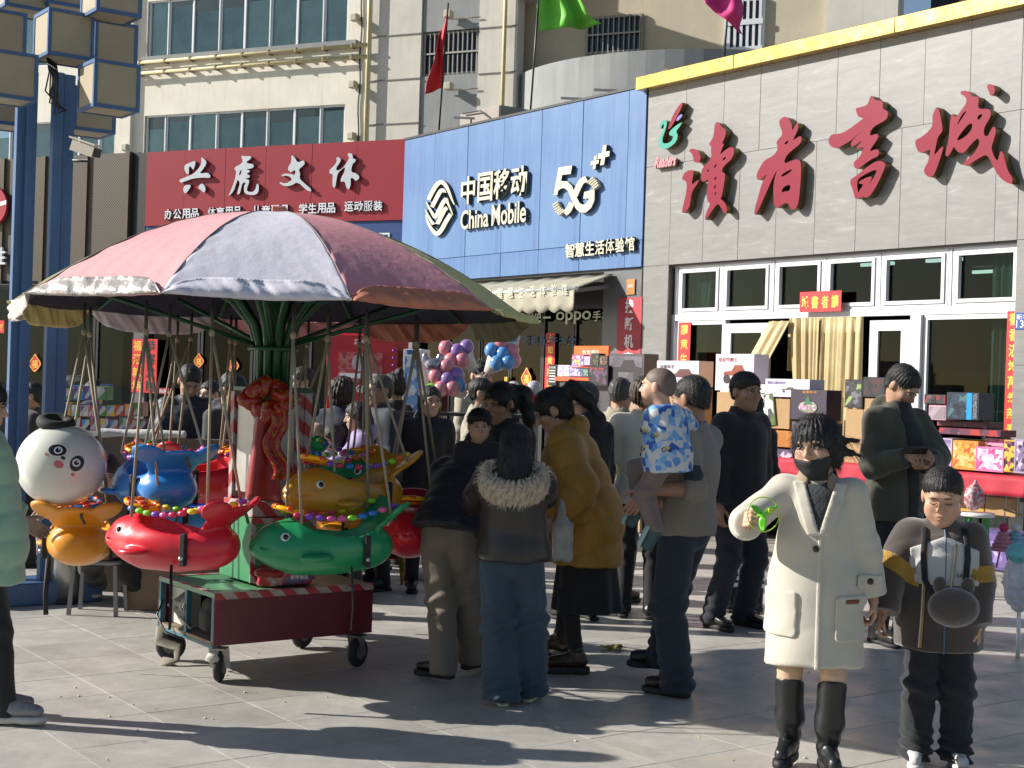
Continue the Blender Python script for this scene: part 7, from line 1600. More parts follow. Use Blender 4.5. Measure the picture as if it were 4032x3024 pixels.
# ------------------------------------------------------------------ toy stall in front of the bookshop
STALL = WALL.off(1.15)
C5 = ((2500, 900), 1532 / 2210)
def p5(x, y): return C5[0][0] + C5[1] * x, C5[0][1] + C5[1] * y
C7 = ((2800, 1500), 1232 / 2212)
def p7(x, y): return C7[0][0] + C7[1] * x, C7[0][1] + C7[1] * y
def carton(label, r, cols, conv=p5, pl=STALL, depth=.22, back=0.0, picture=None, pscale=10, side=None, win=None, txt=None, tcol=None, cat='toy box', lean=0.0, name='toy_box', pkind='vor', frame_c=None, rough=.35):
    """boxed toy: carton, printed front, side face, lettering; front face fills the photograph's rectangle r"""
    q = pl.off(-back); a0, z1 = q.px(*conv(r[0], r[1])); a1, z0 = q.px(*conv(r[2], r[3])); w, h = a1 - a0, z1 - z0
    key = '%s_%d' % (name, int(r[0] * 10 + r[1]))
    e = empty(name, mtx=q.mat(a0, z0, 0) @ Matrix.Rotation(lean, 4, 'Y'), label=label, cat=cat)
    MB().box((0, 0, 0), (w, depth, h), bev=.003).build('carton', M('c_' + key, cols[0], rough, var=.06), e)
    if side is not None: MB().box((-.0025, .004, .004), (-.0005, depth - .004, h - .004)).build('side_print', Mprint('s_' + key, side, 12, rough), e)
    b = .03 if win is None else win
    if picture: 
        m = min(w, h) * .08 if win is None else win
        MB().box((m, -.003, m), (w - m, -.0005, h - m)).build('picture', Mprint('p_' + key, picture, pscale, rough, pkind), e)
    if frame_c: rect_frame(MB(), .0, w, .0, h, min(w, h) * .07, -.006, -.0008).build('edge_print', M('f_' + key, frame_c, rough, var=.04), e)
    if txt:
        s, x, y, tw, th, c = txt; link('lettering', text_mesh(s, tw * w, th * h, .001, .01), e, M('t_' + c, c, .5, var=0), Matrix.Translation((x * w, -.0042, y * h)))
    return e, w, h
def car_print(e, w, h, body='7a2a1c', s=1.0, cx=.5, cz=.38):
    """printed picture of a big wheeled toy car"""
    m = MB(); T = M('ink_tyre', '201a1c', .5, var=0); B = M('ink_' + body, body, .5, var=0)
    for x in (-.24, .24): MB().lathe([(.001, 0), (.13 * h * s, 0), (.13 * h * s, .001), (.001, .001)], ((cx + x * s) * w, -.0045, (cz - .08) * h), (0, -1, 0), 16, smooth=False).build('printed_wheel', T, e)
    P = [(-.34, .02), (-.3, .12), (-.12, .14), (-.04, .30), (.16, .30), (.22, .14), (.34, .12), (.34, .0)]
    link('printed_car', cutout([np.array([((cx + a * s) * w, (cz + b * s) * h) for a, b in P])], .0006), e, B, Matrix.Translation((0, -.0038, 0)))
e, w, h = carton('lilac toy car carton with orange side, tallest in the stack behind the smiling man', (460, 712, 672, 925), ['cfc2cc'], side=['e8a04a', 'e8a04a', '6a8a4a', 'e8a04a'], txt=('荒岩攀爬王', .08, .78, .5, .12, '8a2a2a'), picture=['d6c9d2', 'd0c4ce', 'd8ccd4'], back=.0)
car_print(e, w, h, '8a3a22', 1.0, .55, .4)
e, w, h = carton('wide lilac buggy carton with orange side behind the toddler', (125, 750, 360, 900), ['cfc4ce'], side=['e3a85e', 'e3a85e', '7a9a5a', 'e3a85e'], txt=('大脚车王', .08, .7, .35, .14, '303036')); car_print(e, w, h, '5a2a2a', 1.1, .6, .35)
e, w, h = carton('dark grey carton with a black off road car picture beside the pillar', (1655, 908, 1905, 1150), ['4a464c'], conv=px6, picture=['55515a', '6a6670', '4c4850'], pkind='noise', pscale=4); car_print(e, w, h, '17161a', 1.3, .5, .42)
e, w, h = carton('flat lilac carton with little trucks on top of the dark castle box', (740, 852, 990, 962), ['c9c0cf'], txt=('模型工程车系列', .06, .72, .4, .14, '5a4a8a')); car_print(e, w, h, '4a5a44', .5, .55, .4); car_print(e, w, h, '4a5a44', .4, .85, .3)
carton('small white carton left of the flat lilac truck carton', (676, 884, 738, 935), ['d8d8d4'], txt=('积木', .15, .35, .6, .3, '6a7a5a'))
e, w, h = carton('dark purple block set box with a green pagoda picture', (885, 912, 1085, 1092), ['3a3340'], txt=('益智积木', .34, .88, .4, .08, 'c8873a'), back=-.03)
MB().ell((w * .5, -.004, h * .42), (w * .27, .0012, h * .2), n=16, k=6).build('printed_blossom', Mprint('blossom_print', ['b98a9c', '8f6a7c', '6a8a5a', 'd0a8b8'], 60), e)
link('printed_pagoda', cutout([np.array([(w * a, h * b) for a, b in ((.36, .5), (.42, .56), (.40, .58), (.46, .66), (.44, .68), (.5, .8), (.56, .68), (.54, .66), (.62, .58), (.58, .56), (.66, .5))])], .001), e, M('ink_pagoda', '2f6a44', .5, var=.1), Matrix.Translation((0, -.0055, 0)))
e, w, h = carton('stone grey carton under the dark castle box', (890, 1095, 1090, 1290), ['58505e'], picture=['6a5a70', '7a6a80', '4a4054', '8a7a80'], pscale=16)
carton('thin green and white picture book leaning beside the castle box', (745, 942, 800, 1128), ['6a7a4a'], picture=['5a6a3a', 'd8d8d0', '4a4a4a', 'c8c8c0'], depth=.03, lean=-.16, cat='book', name='picture_book')
carton('carton with cut out orange flap beside the woman with curly hair', (738, 1142, 895, 1245), ['b87438'], txt=None, picture=['a8662c', 'b87438']); carton('purple figure carton under the orange flap', (738, 1245, 895, 1380), ['4a4058'], picture=['4a3a5a', '6a5a7a', 'b0a8b8', '3a3040'], pscale=18)
e, w, h = carton('white and grey truck carton under the small white carton', (676, 938, 742, 1130), ['b8b4b8'], picture=['c8c4c8', '8a8a90', 'a83a34', 'd8d4d4'], pscale=12)
carton('black boxed robot figure left of the man in olive', (1192, 856, 1290, 1020), ['26242a'], picture=['3a3a40', '1c1c20', '6a6a70', '8aa060', '2a2a30'], pscale=22); carton('low black robot figure carton half hidden behind the man in olive', (1296, 842, 1420, 960), ['222026'], picture=['2a2a30', '4a2a2a', '1c1c20'], pscale=18)
carton('black and red robot carton right of the man in olive', (1642, 940, 1765, 1000), ['2a262c'], picture=['3a3a40', '1c1c20', '8a2a2a', '5a5a60'], pscale=22)
e, w, h = carton('tall robot box with bright blue edge and TRANSFORMATION lettering', (1770, 928, 1950, 1090), ['27303e'], picture=['27384a', '3a4a5a', '1c2430', '4a6a6a', '2a2a3a'], pscale=24)
MB().box((w * .64, -.006, .004), (w * .80, -.0042, h - .004)).build('blue_strip', M('ink_cyan', '1f8fe0', .3, var=0), e)
t = link('lettering', text_mesh('TRANSFORMATION', h * .92, w * .12, .001, .01), e, M('ink_silver', '8a9098', .4, var=0)); t.matrix_local = Matrix.Translation((w * .96, -.0048, h * .04)) @ Matrix.Rotation(-math.pi / 2, 4, 'Y')
carton('pink framed clear window carton below the black and red robot', (1668, 1002, 1765, 1090), ['c49aa8'], picture=['8a7a80', 'a0909a', '6a5a64'], pscale=9)
carton('long maroon gift carton on the red table', (1715, 1088, 2000, 1135), ['5a2634'], picture=['6a2a3a', '5a2634', '8a4a5a'], pscale=10, back=.12)
carton('long maroon doll set carton with red shoes picture in front of the other', (1725, 1128, 2080, 1186), ['5e2a3a'], picture=['6a3a4a', '4a3040', 'a83a3a', '8a7a80'], pscale=14, back=.06)
for lab, r, cs, pic, fc in (('purple winged doll box at the left of the table row', (1705, 1187, 1798, 1365), ['8a7aa0'], ['9a8ab4', '7a6a94', 'c0b4cc', '6a5a80'], 'b0a0c0'), ('orange play set card with a toy jug on the table', (1800, 1200, 1945, 1376), ['c8873a'], ['d89a4a', 'c87a2a', 'e0b070', 'c85a2a', 'd8c8a0'], None), ('pink bunny play set box on the table', (1937, 1236, 2093, 1386), ['d880a8'], ['e8a8c4', 'd06a98', 'f0d0e0', 'b84a80', 'e0e0e8'], 'd8709c'), ('yellow make up set box with round window on the table', (2096, 1200, 2156, 1386), ['d8a83a'], ['d8a83a', '3a2a30', 'e0b850', '8a4a5a'], None), ('dark violet doll box at the right end of the table', (2158, 1195, 2270, 1395), ['6a5a78'], ['7a6a88', '4a3a54', '9a8aa4', 'c0b0c8'], 'a090b0'), ('pink wide box behind the orange play set', (1990, 1190, 2110, 1240), ['c87a98'], ['d890ac', 'b85a80', 'e0b8cc'], 'd89ab4')):
    carton(lab, r, cs, picture=pic, pscale=26, frame_c=fc, depth=.10, back=(.14 if 'behind' in lab else 0))
# the table with its red cloth
a0, zt = STALL.px(*p5(1560, 1372)); a0 = STALL.px(2640, 1800)[0]; a1 = 6.4
ta = empty('stall_table', mtx=STALL.mat(), label='long toy stall table covered with a bright red cloth', cat='table')
zt = STALL.px(*p5(1950, 1385))[1] - .004
RC = M('red_table_cloth', (.40, .012, .030), .7, var=.1, scale=5, bump=.3, bscale=8)
MB().box((a0, -.06, zt - .03), (a1, .55, zt)).build('table_top', RC, ta)
zc2 = STALL.px(*p5(1950, 1500))[1]
MB().grid(lambda u, v: (a0 + (a1 - a0) * u, -.066 - .012 * math.sin(u * 90) * v - .02 * v, zt - .002 + (zc2 - zt) * v), 90, 4, thick=.005).build('table_cloth', RC, ta)
for a in (a0 + .1, (a0 + a1) / 2, a1 - .1):
    for y in (0.0, .5): MB().box((a - .02, y - .02, 0), (a + .02, y + .02, zt - .03)).build('leg', BLACKM, ta)
q = STALL.off(-.05)
carton('brown shipping carton under the red table', (1990, 1520, 2160, 1640), ['a8855a'], back=.1, cat='box', name='cardboard_box', depth=.3); carton('yellow shipping carton under the red table', (1800, 1520, 1980, 1640), ['b8923a'], back=.12, cat='box', name='cardboard_box', depth=.3)
# plain cartons that carry the boxes above them
for lab, r, bk in (('plain brown carton carrying the tall lilac car carton', (466, 927, 666, 1384), .02), ('plain brown carton carrying the wide lilac buggy carton', (132, 902, 352, 1384), .02), ('plain brown carton under the left half of the flat lilac truck carton', (748, 964, 876, 1140), .02), ('plain brown carton at the foot of the white truck carton', (680, 1132, 732, 1384), .02), ('plain brown carton at the foot of the stone grey carton', (896, 1292, 1084, 1384), .02), ('plain brown carton under the boxed robot left of the man in olive', (1196, 1022, 1286, 1384), .02), ('plain brown carton under the half hidden robot carton', (1300, 962, 1416, 1384), .02), ('plain brown carton behind the row of doll boxes', (1730, 1188, 2076, 1384), .17)):
    carton(lab, r, ['a5845c'], cat='box', name='cardboard_box', back=bk, depth=.2)
q_ = STALL.px(*px6(1660, 1152)); w_ = STALL.px(*px6(1900, 1152))[0] - q_[0]
e = empty('cardboard_box', mtx=STALL.mat(q_[0], 0, -.02), label='plain brown carton on the ground carrying the off road car carton', cat='box'); MB().box((0, 0, 0), (w_, .2, q_[1]), bev=.004).build('carton', M('kraft_stack', (.34, .24, .14), .7, var=.08), e)
# display stand at the phone shop
e, w, h = carton('orange header board of the blind box display by the phone shop', (1400, 852, 1645, 1106), ['e0641e'], conv=px6, depth=.03, back=.19, cat='display board', name='display_board', txt=('泡泡潮玩', .25, .75, .5, .13, 'f0e0d0'))
for i, (lab, r, c, pic) in enumerate((('colourful surprise bag on the display shelf, leftmost', (1388, 915, 1470, 1000), 'b84a80', ['e05a90', '4a9ac8', 'e0c040', 'c8d8e0', '7a3a90']), ('pink and blue figure box on the upper display shelf', (1472, 925, 1520, 995), '8a7aa8', ['c8b0d0', 'e0a0b8', '6a7ab0']), ('small black lantern box on the upper display shelf', (1524, 905, 1582, 1002), '20201f', ['2a2a28', '5a5a40', '1a1a18']), ('brown figure box at the right of the upper display shelf', (1586, 922, 1645, 995), '4a3530', ['6a4a40', '3a2a28', 'a08070']), ('white doll box on the lower display shelf, leftmost', (1282, 990, 1322, 1075), 'c8b8c8', ['d8c8d8', 'c89ab0', '9a8ab0']), ('pale figure box on the lower display shelf, second from left', (1324, 990, 1368, 1075), 'b8b0b8', ['d0c8d0', 'a0a0b0', 'c0a8b8']), ('violet doll box on the lower display shelf, third from left', (1370, 992, 1450, 1075), '9a8ac0', ['b8a8d8', '8a7ab8', 'd8c8e8', '4a6a9a']), ('dark green figure box on the lower display shelf, fourth from left', (1452, 1010, 1506, 1078), '3a4a4a', ['4a6a6a', '8a9a8a', '2a3a3a'])) ):
    carton(lab, r, [c], conv=px6, picture=pic, pscale=40, depth=.10, back=.03)
ds = empty('display_stand', mtx=STALL.off(-.04).mat(), label='orange display stand carrying blind boxes at the phone shop', cat='stand')
for y0, y1, x0, x1 in ((1002, 1012, 1390, 1650), (1076, 1108, 1275, 1425), (1080, 1108, 1425, 1650)):
    b0, zz1 = STALL.off(-.04).px(*px6(x0, y0)); b1, zz0 = STALL.off(-.04).px(*px6(x1, y1)); MB().box((b0, -.03, zz0), (b1, .2, zz1)).build('shelf', M('orange_shelf', (.62, .10, .02), .4, var=.05), ds)
b0, zz1 = STALL.px(*px6(1280, 1108)); b1, _ = STALL.px(*px6(1645, 1108)); MB().box((b0, .0, 0), (b1, .18, zz1)).build('base', M('dark_stand', (.05, .04, .05), .5), ds)
e, w, h = carton('dark gaming figure box with red logo in front of the display stand', (1508, 992, 1645, 1142), ['1e181c'], conv=px6, picture=['2a2026', '1c1418', '5a3a5a', '2a2028', '6a5a7a'], pscale=18, back=-.05, txt=('积木 006', .1, .78, .7, .12, 'c8402a'))
e, w, h = carton('narrow black price board with white lettering beside the orange display', (1216, 985, 1272, 1140), ['141416'], conv=px6, depth=.02, cat='price board', name='price_board', back=.1, txt=('价目表', .1, .8, .8, .1, 'd8d8d8'))
MB().box((w * .4, .004, -STALL.off(-.1).px(*px6(1216, 1140))[1]), (w * .6, .016, .0)).build('post', BLACKM, e)
for i in range(5): MB().box((w * .12, -.003, h * (.68 - .13 * i)), (w * .85, -.0008, h * (.73 - .13 * i))).build('printed_line', M('t_d8d8d8', 0), e)
# stool with the plastic wrapped toy, crates and hanging dolls
def plan(px, py, Y): p = at(px, py, Y); return p
sp = gpt(3850, 2200); sY = 11.9
c = at(3848, 2018, sY); st = empty('plastic_stool', (c[0], sY, 0), label='round white plastic stool with green legs beside the red table', cat='stool')
MB().lathe([(.001, 0), (.135, 0), (.145, -.015), (.14, -.03), (.1, -.035)], (0, 0, c[2]), n=28).build('seat', M('white_plastic', (.62, .60, .58), .35, var=.04), st)
for k in range(4):
    a = k * 1.571 + .6; MB().bar((.09 * math.cos(a), .09 * math.sin(a), c[2] - .03), (.13 * math.cos(a), .13 * math.sin(a), 0), .035, .03).build('leg', M('green_plastic', (.02, .22, .05), .35, var=.05), st)
b = c + V(-.04, -.02, .115); o = sdf('wrapped_toy', lambda P: smin(ell(P, (0, 0, 0), (.085, .075, .10)), rcone(P, (0, 0, .08), (.01, 0, .15), .04, .012), .05) + F(.009) * fnoise(P, 48), (-.12, -.11, -.125), (.12, .11, .19), .008, Mprint('wrapped_print', [(.30, .03, .05), (.5, .42, .42), (.36, .06, .08), (.55, .5, .5), (.28, .03, .05)], 12, .25, 'noise'), None, Matrix.Translation(b)); tag(o, 'red toy wrapped in clear plastic on the white stool', 'toy')
e, w, h = carton('tall pink scroll patterned box left of the wrapped toy', (1702, 742, 1762, 960), ['b06a80'], conv=p7, pl=Plane((0, sY), (1, 0)), picture=['c88098', 'a85a74', 'e0b0c0'], pscale=22, depth=.12)
e, w, h = carton('violet doll house box standing on the ground at the right edge', (1872, 1042, 2180, 1360), ['5a4a80'], conv=p7, pl=STALL.off(.25), picture=['6a5a90', '4a3a70', '8a7ab0', '5a4a80', 'b0a0c8'], pscale=14, depth=.25)
for lab, px_, py_, col, cap in (('pink crochet bell doll hanging at the right edge', 3950, 2130, (.55, .22, .28), (.55, .04, .12)), ('blue crochet bell doll with white head hanging at the right edge', 3998, 2130, (.22, .42, .52), (.6, .58, .55))):
    c = at(px_, py_, 9.6); d = empty('hanging_doll', c, label=lab, cat='doll', group='crochet dolls at the right edge')
    K = cloth('crochet_%d' % px_, col, bump=1, bscale=55, var=.25, scale=60)
    m = MB()
    for j in range(5): r = .028 + .011 * j; m.torus((0, 0, .05 - .026 * j), (0, 0, 1), r, .014, 18, 6)
    m.lathe([(.001, .07), (.035, .05), (.07, -.06), (.001, -.06)], n=16).build('skirt', K, d); MB().ell((0, 0, .09), (.032, .032, .03), n=12, k=8).build('head', M('doll_%d' % px_, cap, .8, var=.1, bump=.5), d)
    MB().tube([(0, 0, .12), (.01, 0, .30)], .004, 5).build('string', M('string_white', (.5, .49, .46)), d); MB().tube([(-.02, 0, -.06), (-.04, 0, -.18)], .007, 5).tube([(.02, 0, -.06), (.035, 0, -.13)], .007, 5).build('leg', K, d)
b0 = at(3985, 2012, 9.6); o = MB().tube([b0 + V(-.06, 0, .01), b0 + V(.55, .05, -.16)], .008, 6).tube([b0 + V(.54, .05, -.16), V(b0[0] + .54, b0[1] + .05, 0)], .012, 6).build('bamboo_rod', M('bamboo', (.42, .30, .13), .6, var=.15)); tag(o, 'thin bamboo rod carrying the crochet dolls at the right edge', 'rod')
c = at(4015, 2290, 9.2); fb = empty('pearl_bouquet', c, label='white and turquoise tulle bouquet with pearls cut off by the right edge', cat='bouquet')
sdf('tulle', lambda P: ell(P, (0, 0, 0), (.10, .10, .19)) + F(.02) * fnoise(P, 50), (-.14, -.14, -.24), (.14, .14, .24), .010, M('white_tulle', (.55, .56, .62), .6, var=.25, scale=20), fb)
sdf('tulle_ribbon', lambda P: ell(P, (-.03, -.05, .19), (.08, .07, .06)) + F(.02) * fnoise(P, 70), (-.16, -.16, .08), (.1, .06, .30), .010, M('turquoise_tulle', (.15, .45, .50), .6, var=.25, scale=20), fb)
MB().tube([(0, 0, -.12), (0, 0, -c[2])], .014, 8).build('stand', wm, fb)
R0 = np.random.RandomState(4)
for i in range(14): 
    q = R0.normal(size=3); q = unit(q) * V(.11, .11, .2); MB().ell(q, (.009, .009, .009), n=8, k=6).build('pearl', EYEW, fb)

# ------------------------------------------------------------------ balloons, kiosk and things between the shops
BC = dict(pink=(.60, .22, .27), purple=(.28, .16, .42), blue=(.10, .30, .60), white=(.62, .60, .58), red=(.55, .012, .02), silver=(.42, .42, .46))
def bouquet(label, px_, py_, Y, cols, cone, tip, top=None):
    c = at(px_, py_, Y); e = empty('balloon_bouquet', c, label=label, cat='balloons', group='balloon bouquets'); R0 = np.random.RandomState(int(px_))
    pos = [(-.10, 0, .03), (0, -.03, .0), (.08, 0, .04), (-.05, -.05, -.08), (.05, -.06, -.07), (-.01, 0, .11), (.1, -.02, -.05), (-.12, .0, -.06)]
    for (x, y, z), k in zip(pos, cols):
        MB().ell((x, y, z), (.066, .066, .072), n=16, k=12).build('balloon', M('balloon_' + k, BC[k], .2, var=.02, coat=.3), e)
    if cone: 
        t = at(*tip, Y) - c; a = unit(t); MB().lathe([(.10, .09), (.03, np.linalg.norm(t)), (.001, np.linalg.norm(t))], (0, 0, 0), a, 18).build('cone', M('paper_cone', cone, .6, var=.15, scale=30), e); MB().tube([t, t + a * .3], .006, 6).build('stick', wm, e)
    if not cone: MB().tube([(0, 0, -.1), (0, 0, -c[2])], .006, 6).build('stick', wm, e)
    if top:
        p = at(*top, Y) - c; sdf('foil_figure', lambda P: smin(ell(P, (0, 0, 0), (.07, .05, .055)), np.minimum(ell(P, (-.07, 0, .05), (.03, .02, .05)), ell(P, (.06, 0, .055), (.03, .02, .045))), .02) + F(.004) * fnoise(P, 60), (-.13, -.08, -.09), (.13, .08, .13), .009, M('silver_foil', (.38, .37, .42), .22, .7, var=.2), e, Matrix.Translation(p))
bouquet('ice cream cone of pink and purple balloons with a silver foil head', 1762, 1495, 12.3, ['pink', 'purple', 'purple', 'pink', 'pink', 'pink', 'blue'], (.58, .55, .52), (1830, 1560), (1705, 1435))
bouquet('upper ice cream cone of pink and purple balloons beside the canopy', 1800, 1385, 12.6, ['pink', 'purple', 'purple', 'pink', 'pink'], (.42, .33, .24), (1868, 1450))
bouquet('ice cream cone of pink and blue balloons below the awning', 1980, 1395, 12.8, ['blue', 'blue', 'pink', 'blue', 'blue', 'pink', 'pink'], (.60, .40, .38), (1915, 1470), (2010, 1352))
bouquet('cluster of red and white balloons at the glass door', 2065, 1548, 12.4, ['white', 'red', 'silver', 'red', 'red'], None, None)
def fu(label, px_, py_, pl, s):
    e = empty('fortune_ornament', mtx=pl.off(-.09).mat(*pl.off(-.09).px(px_, py_)), label=label, cat='ornament', group='fortune ornaments on the shop glass')
    P = [(0, 1), (.25, .62), (.62, .25), (.75, 0), (.62, -.25), (.3, -.6), (0, -.8), (-.3, -.6), (-.62, -.25), (-.75, 0), (-.62, .25), (-.25, .62)]
    link('plaque', cutout([smoothpoly(np.array(P) * s, 1)], .01), e, RSTICK); link('rim', cutout([smoothpoly(np.array(P) * s * .97, 1), smoothpoly(np.array(P) * s * .84, 1)], .004), e, YEL, Matrix.Translation((0, -.0102, 0)))
    link('lettering', text_mesh('福', s * .72, s * .75, .003, .02), e, YEL, Matrix.Translation((-s * .36, -.0105, -s * .42)))
fu('red and gold fortune ornament on the phone shop door', 2075, 1490, WALL, .17); fu('red and gold fortune ornament left of the mast', 920, 1440, REDP, .17)
fu('red and gold fortune ornament between the blue posts', 140, 1432, REDP, .20); fu('red and gold fortune ornament above the man in the puffer jacket', 785, 1422, REDP, .15)
banner('couplet_banner', REDP, 528, 1335, 562, 1545, '福满乾坤', RSTICK, YEL, 'red couplet banner with gold characters seen left of the ropes', .03, scale=.8)
banner('couplet_banner', REDP, 576, 1335, 620, 1548, '恭喜发财', RSTICK, BLACKM, 'wider red banner with dark characters seen between the ropes', .03, scale=.85)
banner('couplet_banner', REDP, -6, 1262, 22, 1312, '时', RSTICK, YEL, 'piece of red banner at the left edge under the canopy', .03)
o, w, h = on_wall('shop_notice', REDP, 632, 1528, 672, 1552, .03, .006, PRED, 'small dark red notice board with white characters behind the boy in navy', 'notice'); link('lettering', text_mesh('办公用品', w * .85, h * .6, .002, .01), o, wm, Matrix.Translation((w * .07, -.0065, h * .2)))
# red gift kiosk
KY = 14.6; KP = Plane((0, KY), (1, -.12))
def kx(x0, y0, x1, y1): a0, z1 = KP.px(x0, y0); a1, z0 = KP.px(x1, y1); return a0, a1, z0, z1
ki = empty('gift_machine', mtx=KP.mat(), label='tall red gift vending machine with round blossom picture', cat='vending machine')
a0, a1, z0, z1 = kx(1288, 1310, 1560, 1560); MB().box((a0, 0, 0), (a1, .6, z1), bev=.02).build('cabinet', M('machine_red', (.40, .012, .02), .35, var=.05), ki)
b = kx(1335, 1385, 1505, 1510); MB().box((b[0], -.01, b[2]), (b[1], -.001, b[3])).build('poster', Mprint('blossom_poster', [(.36, .03, .04), (.30, .02, .03), (.5, .16, .16), (.38, .04, .05)], 9, .4, 'noise'), ki)
b = kx(1388, 1395, 1455, 1462); r = (b[1] - b[0]) / 2; MB().lathe([(.001, 0), (r, 0), (r, .008), (.001, .008)], ((b[0] + b[1]) / 2, -.011, (b[2] + b[3]) / 2), (0, -1, 0), 30, smooth=False).build('round_picture', Mprint('moon_print', [(.36, .30, .32), (.46, .40, .42), (.30, .2, .22)], 6, .4, 'noise'), ki)
b = kx(1340, 1468, 1500, 1492); MB().box((b[0], -.02, b[2]), (b[1], -.011, b[3])).build('tray', wm, ki); b = kx(1395, 1335, 1450, 1362); link('lettering', text_mesh('马年', b[1] - b[0], b[3] - b[2], .004, .02), ki, wm, Matrix.Translation((b[0], -.006, b[2])))
b = kx(1400, 1515, 1445, 1548); link('lettering', text_mesh('领', b[1] - b[0], b[3] - b[2], .004, .02), ki, wm, Matrix.Translation((b[0], -.006, b[2])))
rl = kx(1530, 1365, 1560, 1540)
for i in range(6): MB().ell((rl[0] + .06, -.03, rl[2] + (rl[3] - rl[2]) * (i + .5) / 6), (.014, .014, .014), n=8, k=6).build('fairy_light', M('violet_bulb', (.2, .05, .5), .2, var=0), ki)
fr_ = empty('drinks_fridge', mtx=KP.mat(), label='slim blue and white glass door fridge beside the red machine', cat='fridge')
a0, a1, z0, z1 = kx(1588, 1372, 1655, 1600); MB().box((a0, .0, 0), (a1, .5, z1), bev=.01).build('cabinet', WHITE, fr_); b = kx(1596, 1402, 1646, 1590); MB().box((b[0], -.01, .2), (b[1], -.001, b[3])).build('glass_door', Mprint('fridge_print', [(.15, .30, .55), (.45, .52, .60), (.08, .16, .40), (.5, .55, .6)], 12, .2), fr_)
b = kx(1604, 1378, 1640, 1396); MB().box((b[0], -.006, b[2]), (b[1], -.001, b[3])).build('brand_plate', PLATE, fr_)
e, w, h = carton('green and yellow boxed toy behind the woman in black', (1688, 1498, 1762, 1622), ['b8902a'], conv=lambda x, y: (x, y), pl=Plane((0, 12.4), (1, 0)), depth=.2); MB().ell((w * .25, -.06, h * .25), (.08, .06, .10), n=14, k=10).ell((w * .25, -.05, h * .6), (.09, .06, .09), n=14, k=10).build('green_figure', M('green_toy', (.10, .45, .02), .3, var=.05), e)
sd = gpt(1715, 1900); sto = empty('side_table', (at(1720, 1640, 12.4)[0], 12.45, 0), label='small table under the green and yellow boxed toy', cat='table'); zt2 = at(1720, 1623, 12.4)[2]
MB().box((-.5, -.05, zt2 - .03), (.75, .4, zt2 - .002)).build('table_top', M('dark_stand', 0), sto)
for x in (-.46, .7):
    for y in (0, .36): MB().box((x - .015, y - .015, 0), (x + .015, y + .015, zt2 - .03)).build('leg', BLACKM, sto)
R0 = np.random.RandomState(12); TC = ['c84a3a', 'd8c8b8', '3a8ab8', 'e0b040', '6a4a8a', 'e090b0', '4a8a4a', 'd8d8d8', '8a6a5a', '2a2a30']
# ------------------------------------------------------------------ left stall: brown counter with white fleece, toys behind
LY = 10.75; X0, X1 = at(400, 1722, LY)[0], at(915, 1722, LY)[0]; ztop = at(650, 1724, LY)[2]
ct = empty('stall_counter', (0, LY, 0), label='waist high brown stall counter with white fleece along its top', cat='counter')
MB().box((X0, 0, 0), (X1, .05, ztop), bev=.004).box((X0, .05, 0), (X0 + .04, .7, ztop - .002)).box((X1 - .04, .05, 0), (X1, .7, ztop - .002)).build('boards', M('brown_board', (.13, .095, .065), .7, var=.15, scale=3), ct)
sdf('fleece', lambda P: np.sqrt((P[:, 1] - .03) ** 2 + ((P[:, 2] - F(ztop + .02)) * 1.2) ** 2) - .045 + F(.02) * fnoise(P, 14), (X0 - .02, -.08, ztop - .06), (X0 + .62, .14, ztop + .12), .011, cloth('white_fleece_cover', (.52, .50, .47), bump=.6, bscale=40), ct)
tt = empty('toy_table', (0, 11.75, 0), label='low table piled with boxed toys behind the brown counter', cat='table'); tx0, tx1 = at(235, 1700, 11.75)[0], at(690, 1700, 11.75)[0]; tz = at(450, 1700, 11.75)[2]
MB().box((tx0, 0, tz - .04), (tx1, .6, tz)).build('table_top', M('white_plastic', 0), tt)
for x in (tx0 + .05, tx1 - .05):
    for y in (.05, .55): MB().box((x - .02, y - .02, 0), (x + .02, y + .02, tz - .04)).build('leg', BLACKM, tt)
names = ['red', 'cream', 'blue', 'yellow', 'violet', 'pink', 'green', 'white', 'brown', 'black']
lp = Plane((0, 11.8), (1, 0)); cnt = {}
spots = []
x = 245
rowdef = [(1700, 62, 14), (1640, 58, 10), (1575, 60, 5)]
place_words = ['on the toy table, bottom row', 'on the toy table, middle row', 'on the toy table, top row']
ords = ['leftmost', 'second from left', 'third from left', 'fourth from left', 'fifth from left', 'sixth from left', 'seventh from left', 'eighth from left', 'ninth from left', 'tenth from left', 'eleventh from left', 'twelfth from left']
for r, (yb, hh, n) in enumerate(rowdef):
    n = [12, 9, 4][r]; xs = np.linspace(245, [690, 560, 420][r], n + 1)
    for i in range(n):
        k = R0.randint(10); c1, c2, c3 = TC[k], TC[R0.randint(10)], TC[R0.randint(10)]
        carton('small %s toy carton %s, %s' % (names[k], place_words[r], ords[i]), (xs[i] + 1, yb - hh * R0.uniform(.75, 1), xs[i + 1] - 1, yb), [c1], conv=lambda x, y: (x, y), pl=lp, depth=.2, picture=[c1, c2, 'b8b4b4', c3], pscale=16)
e, w, h = carton('grey display card with hanging toy figures at the left of the toy table', (252, 1476, 318, 1575), ['6a6258'], conv=lambda x, y: (x, y), pl=Plane((0, 12.0), (1, 0)), depth=.02, picture=['8a8278', '3a3a3a', 'c0b8b0', '5a524a'], pscale=22, cat='display card', name='display_card')
e, w, h = carton('blue and red picture box behind the boy in navy', (398, 1512, 440, 1575), ['3a4a8a'], conv=lambda x, y: (x, y), pl=Plane((0, 12.05), (1, 0)), depth=.05, picture=['3a5a9a', 'c83a3a', '6a8ac8', '2a3a6a'], pscale=14)
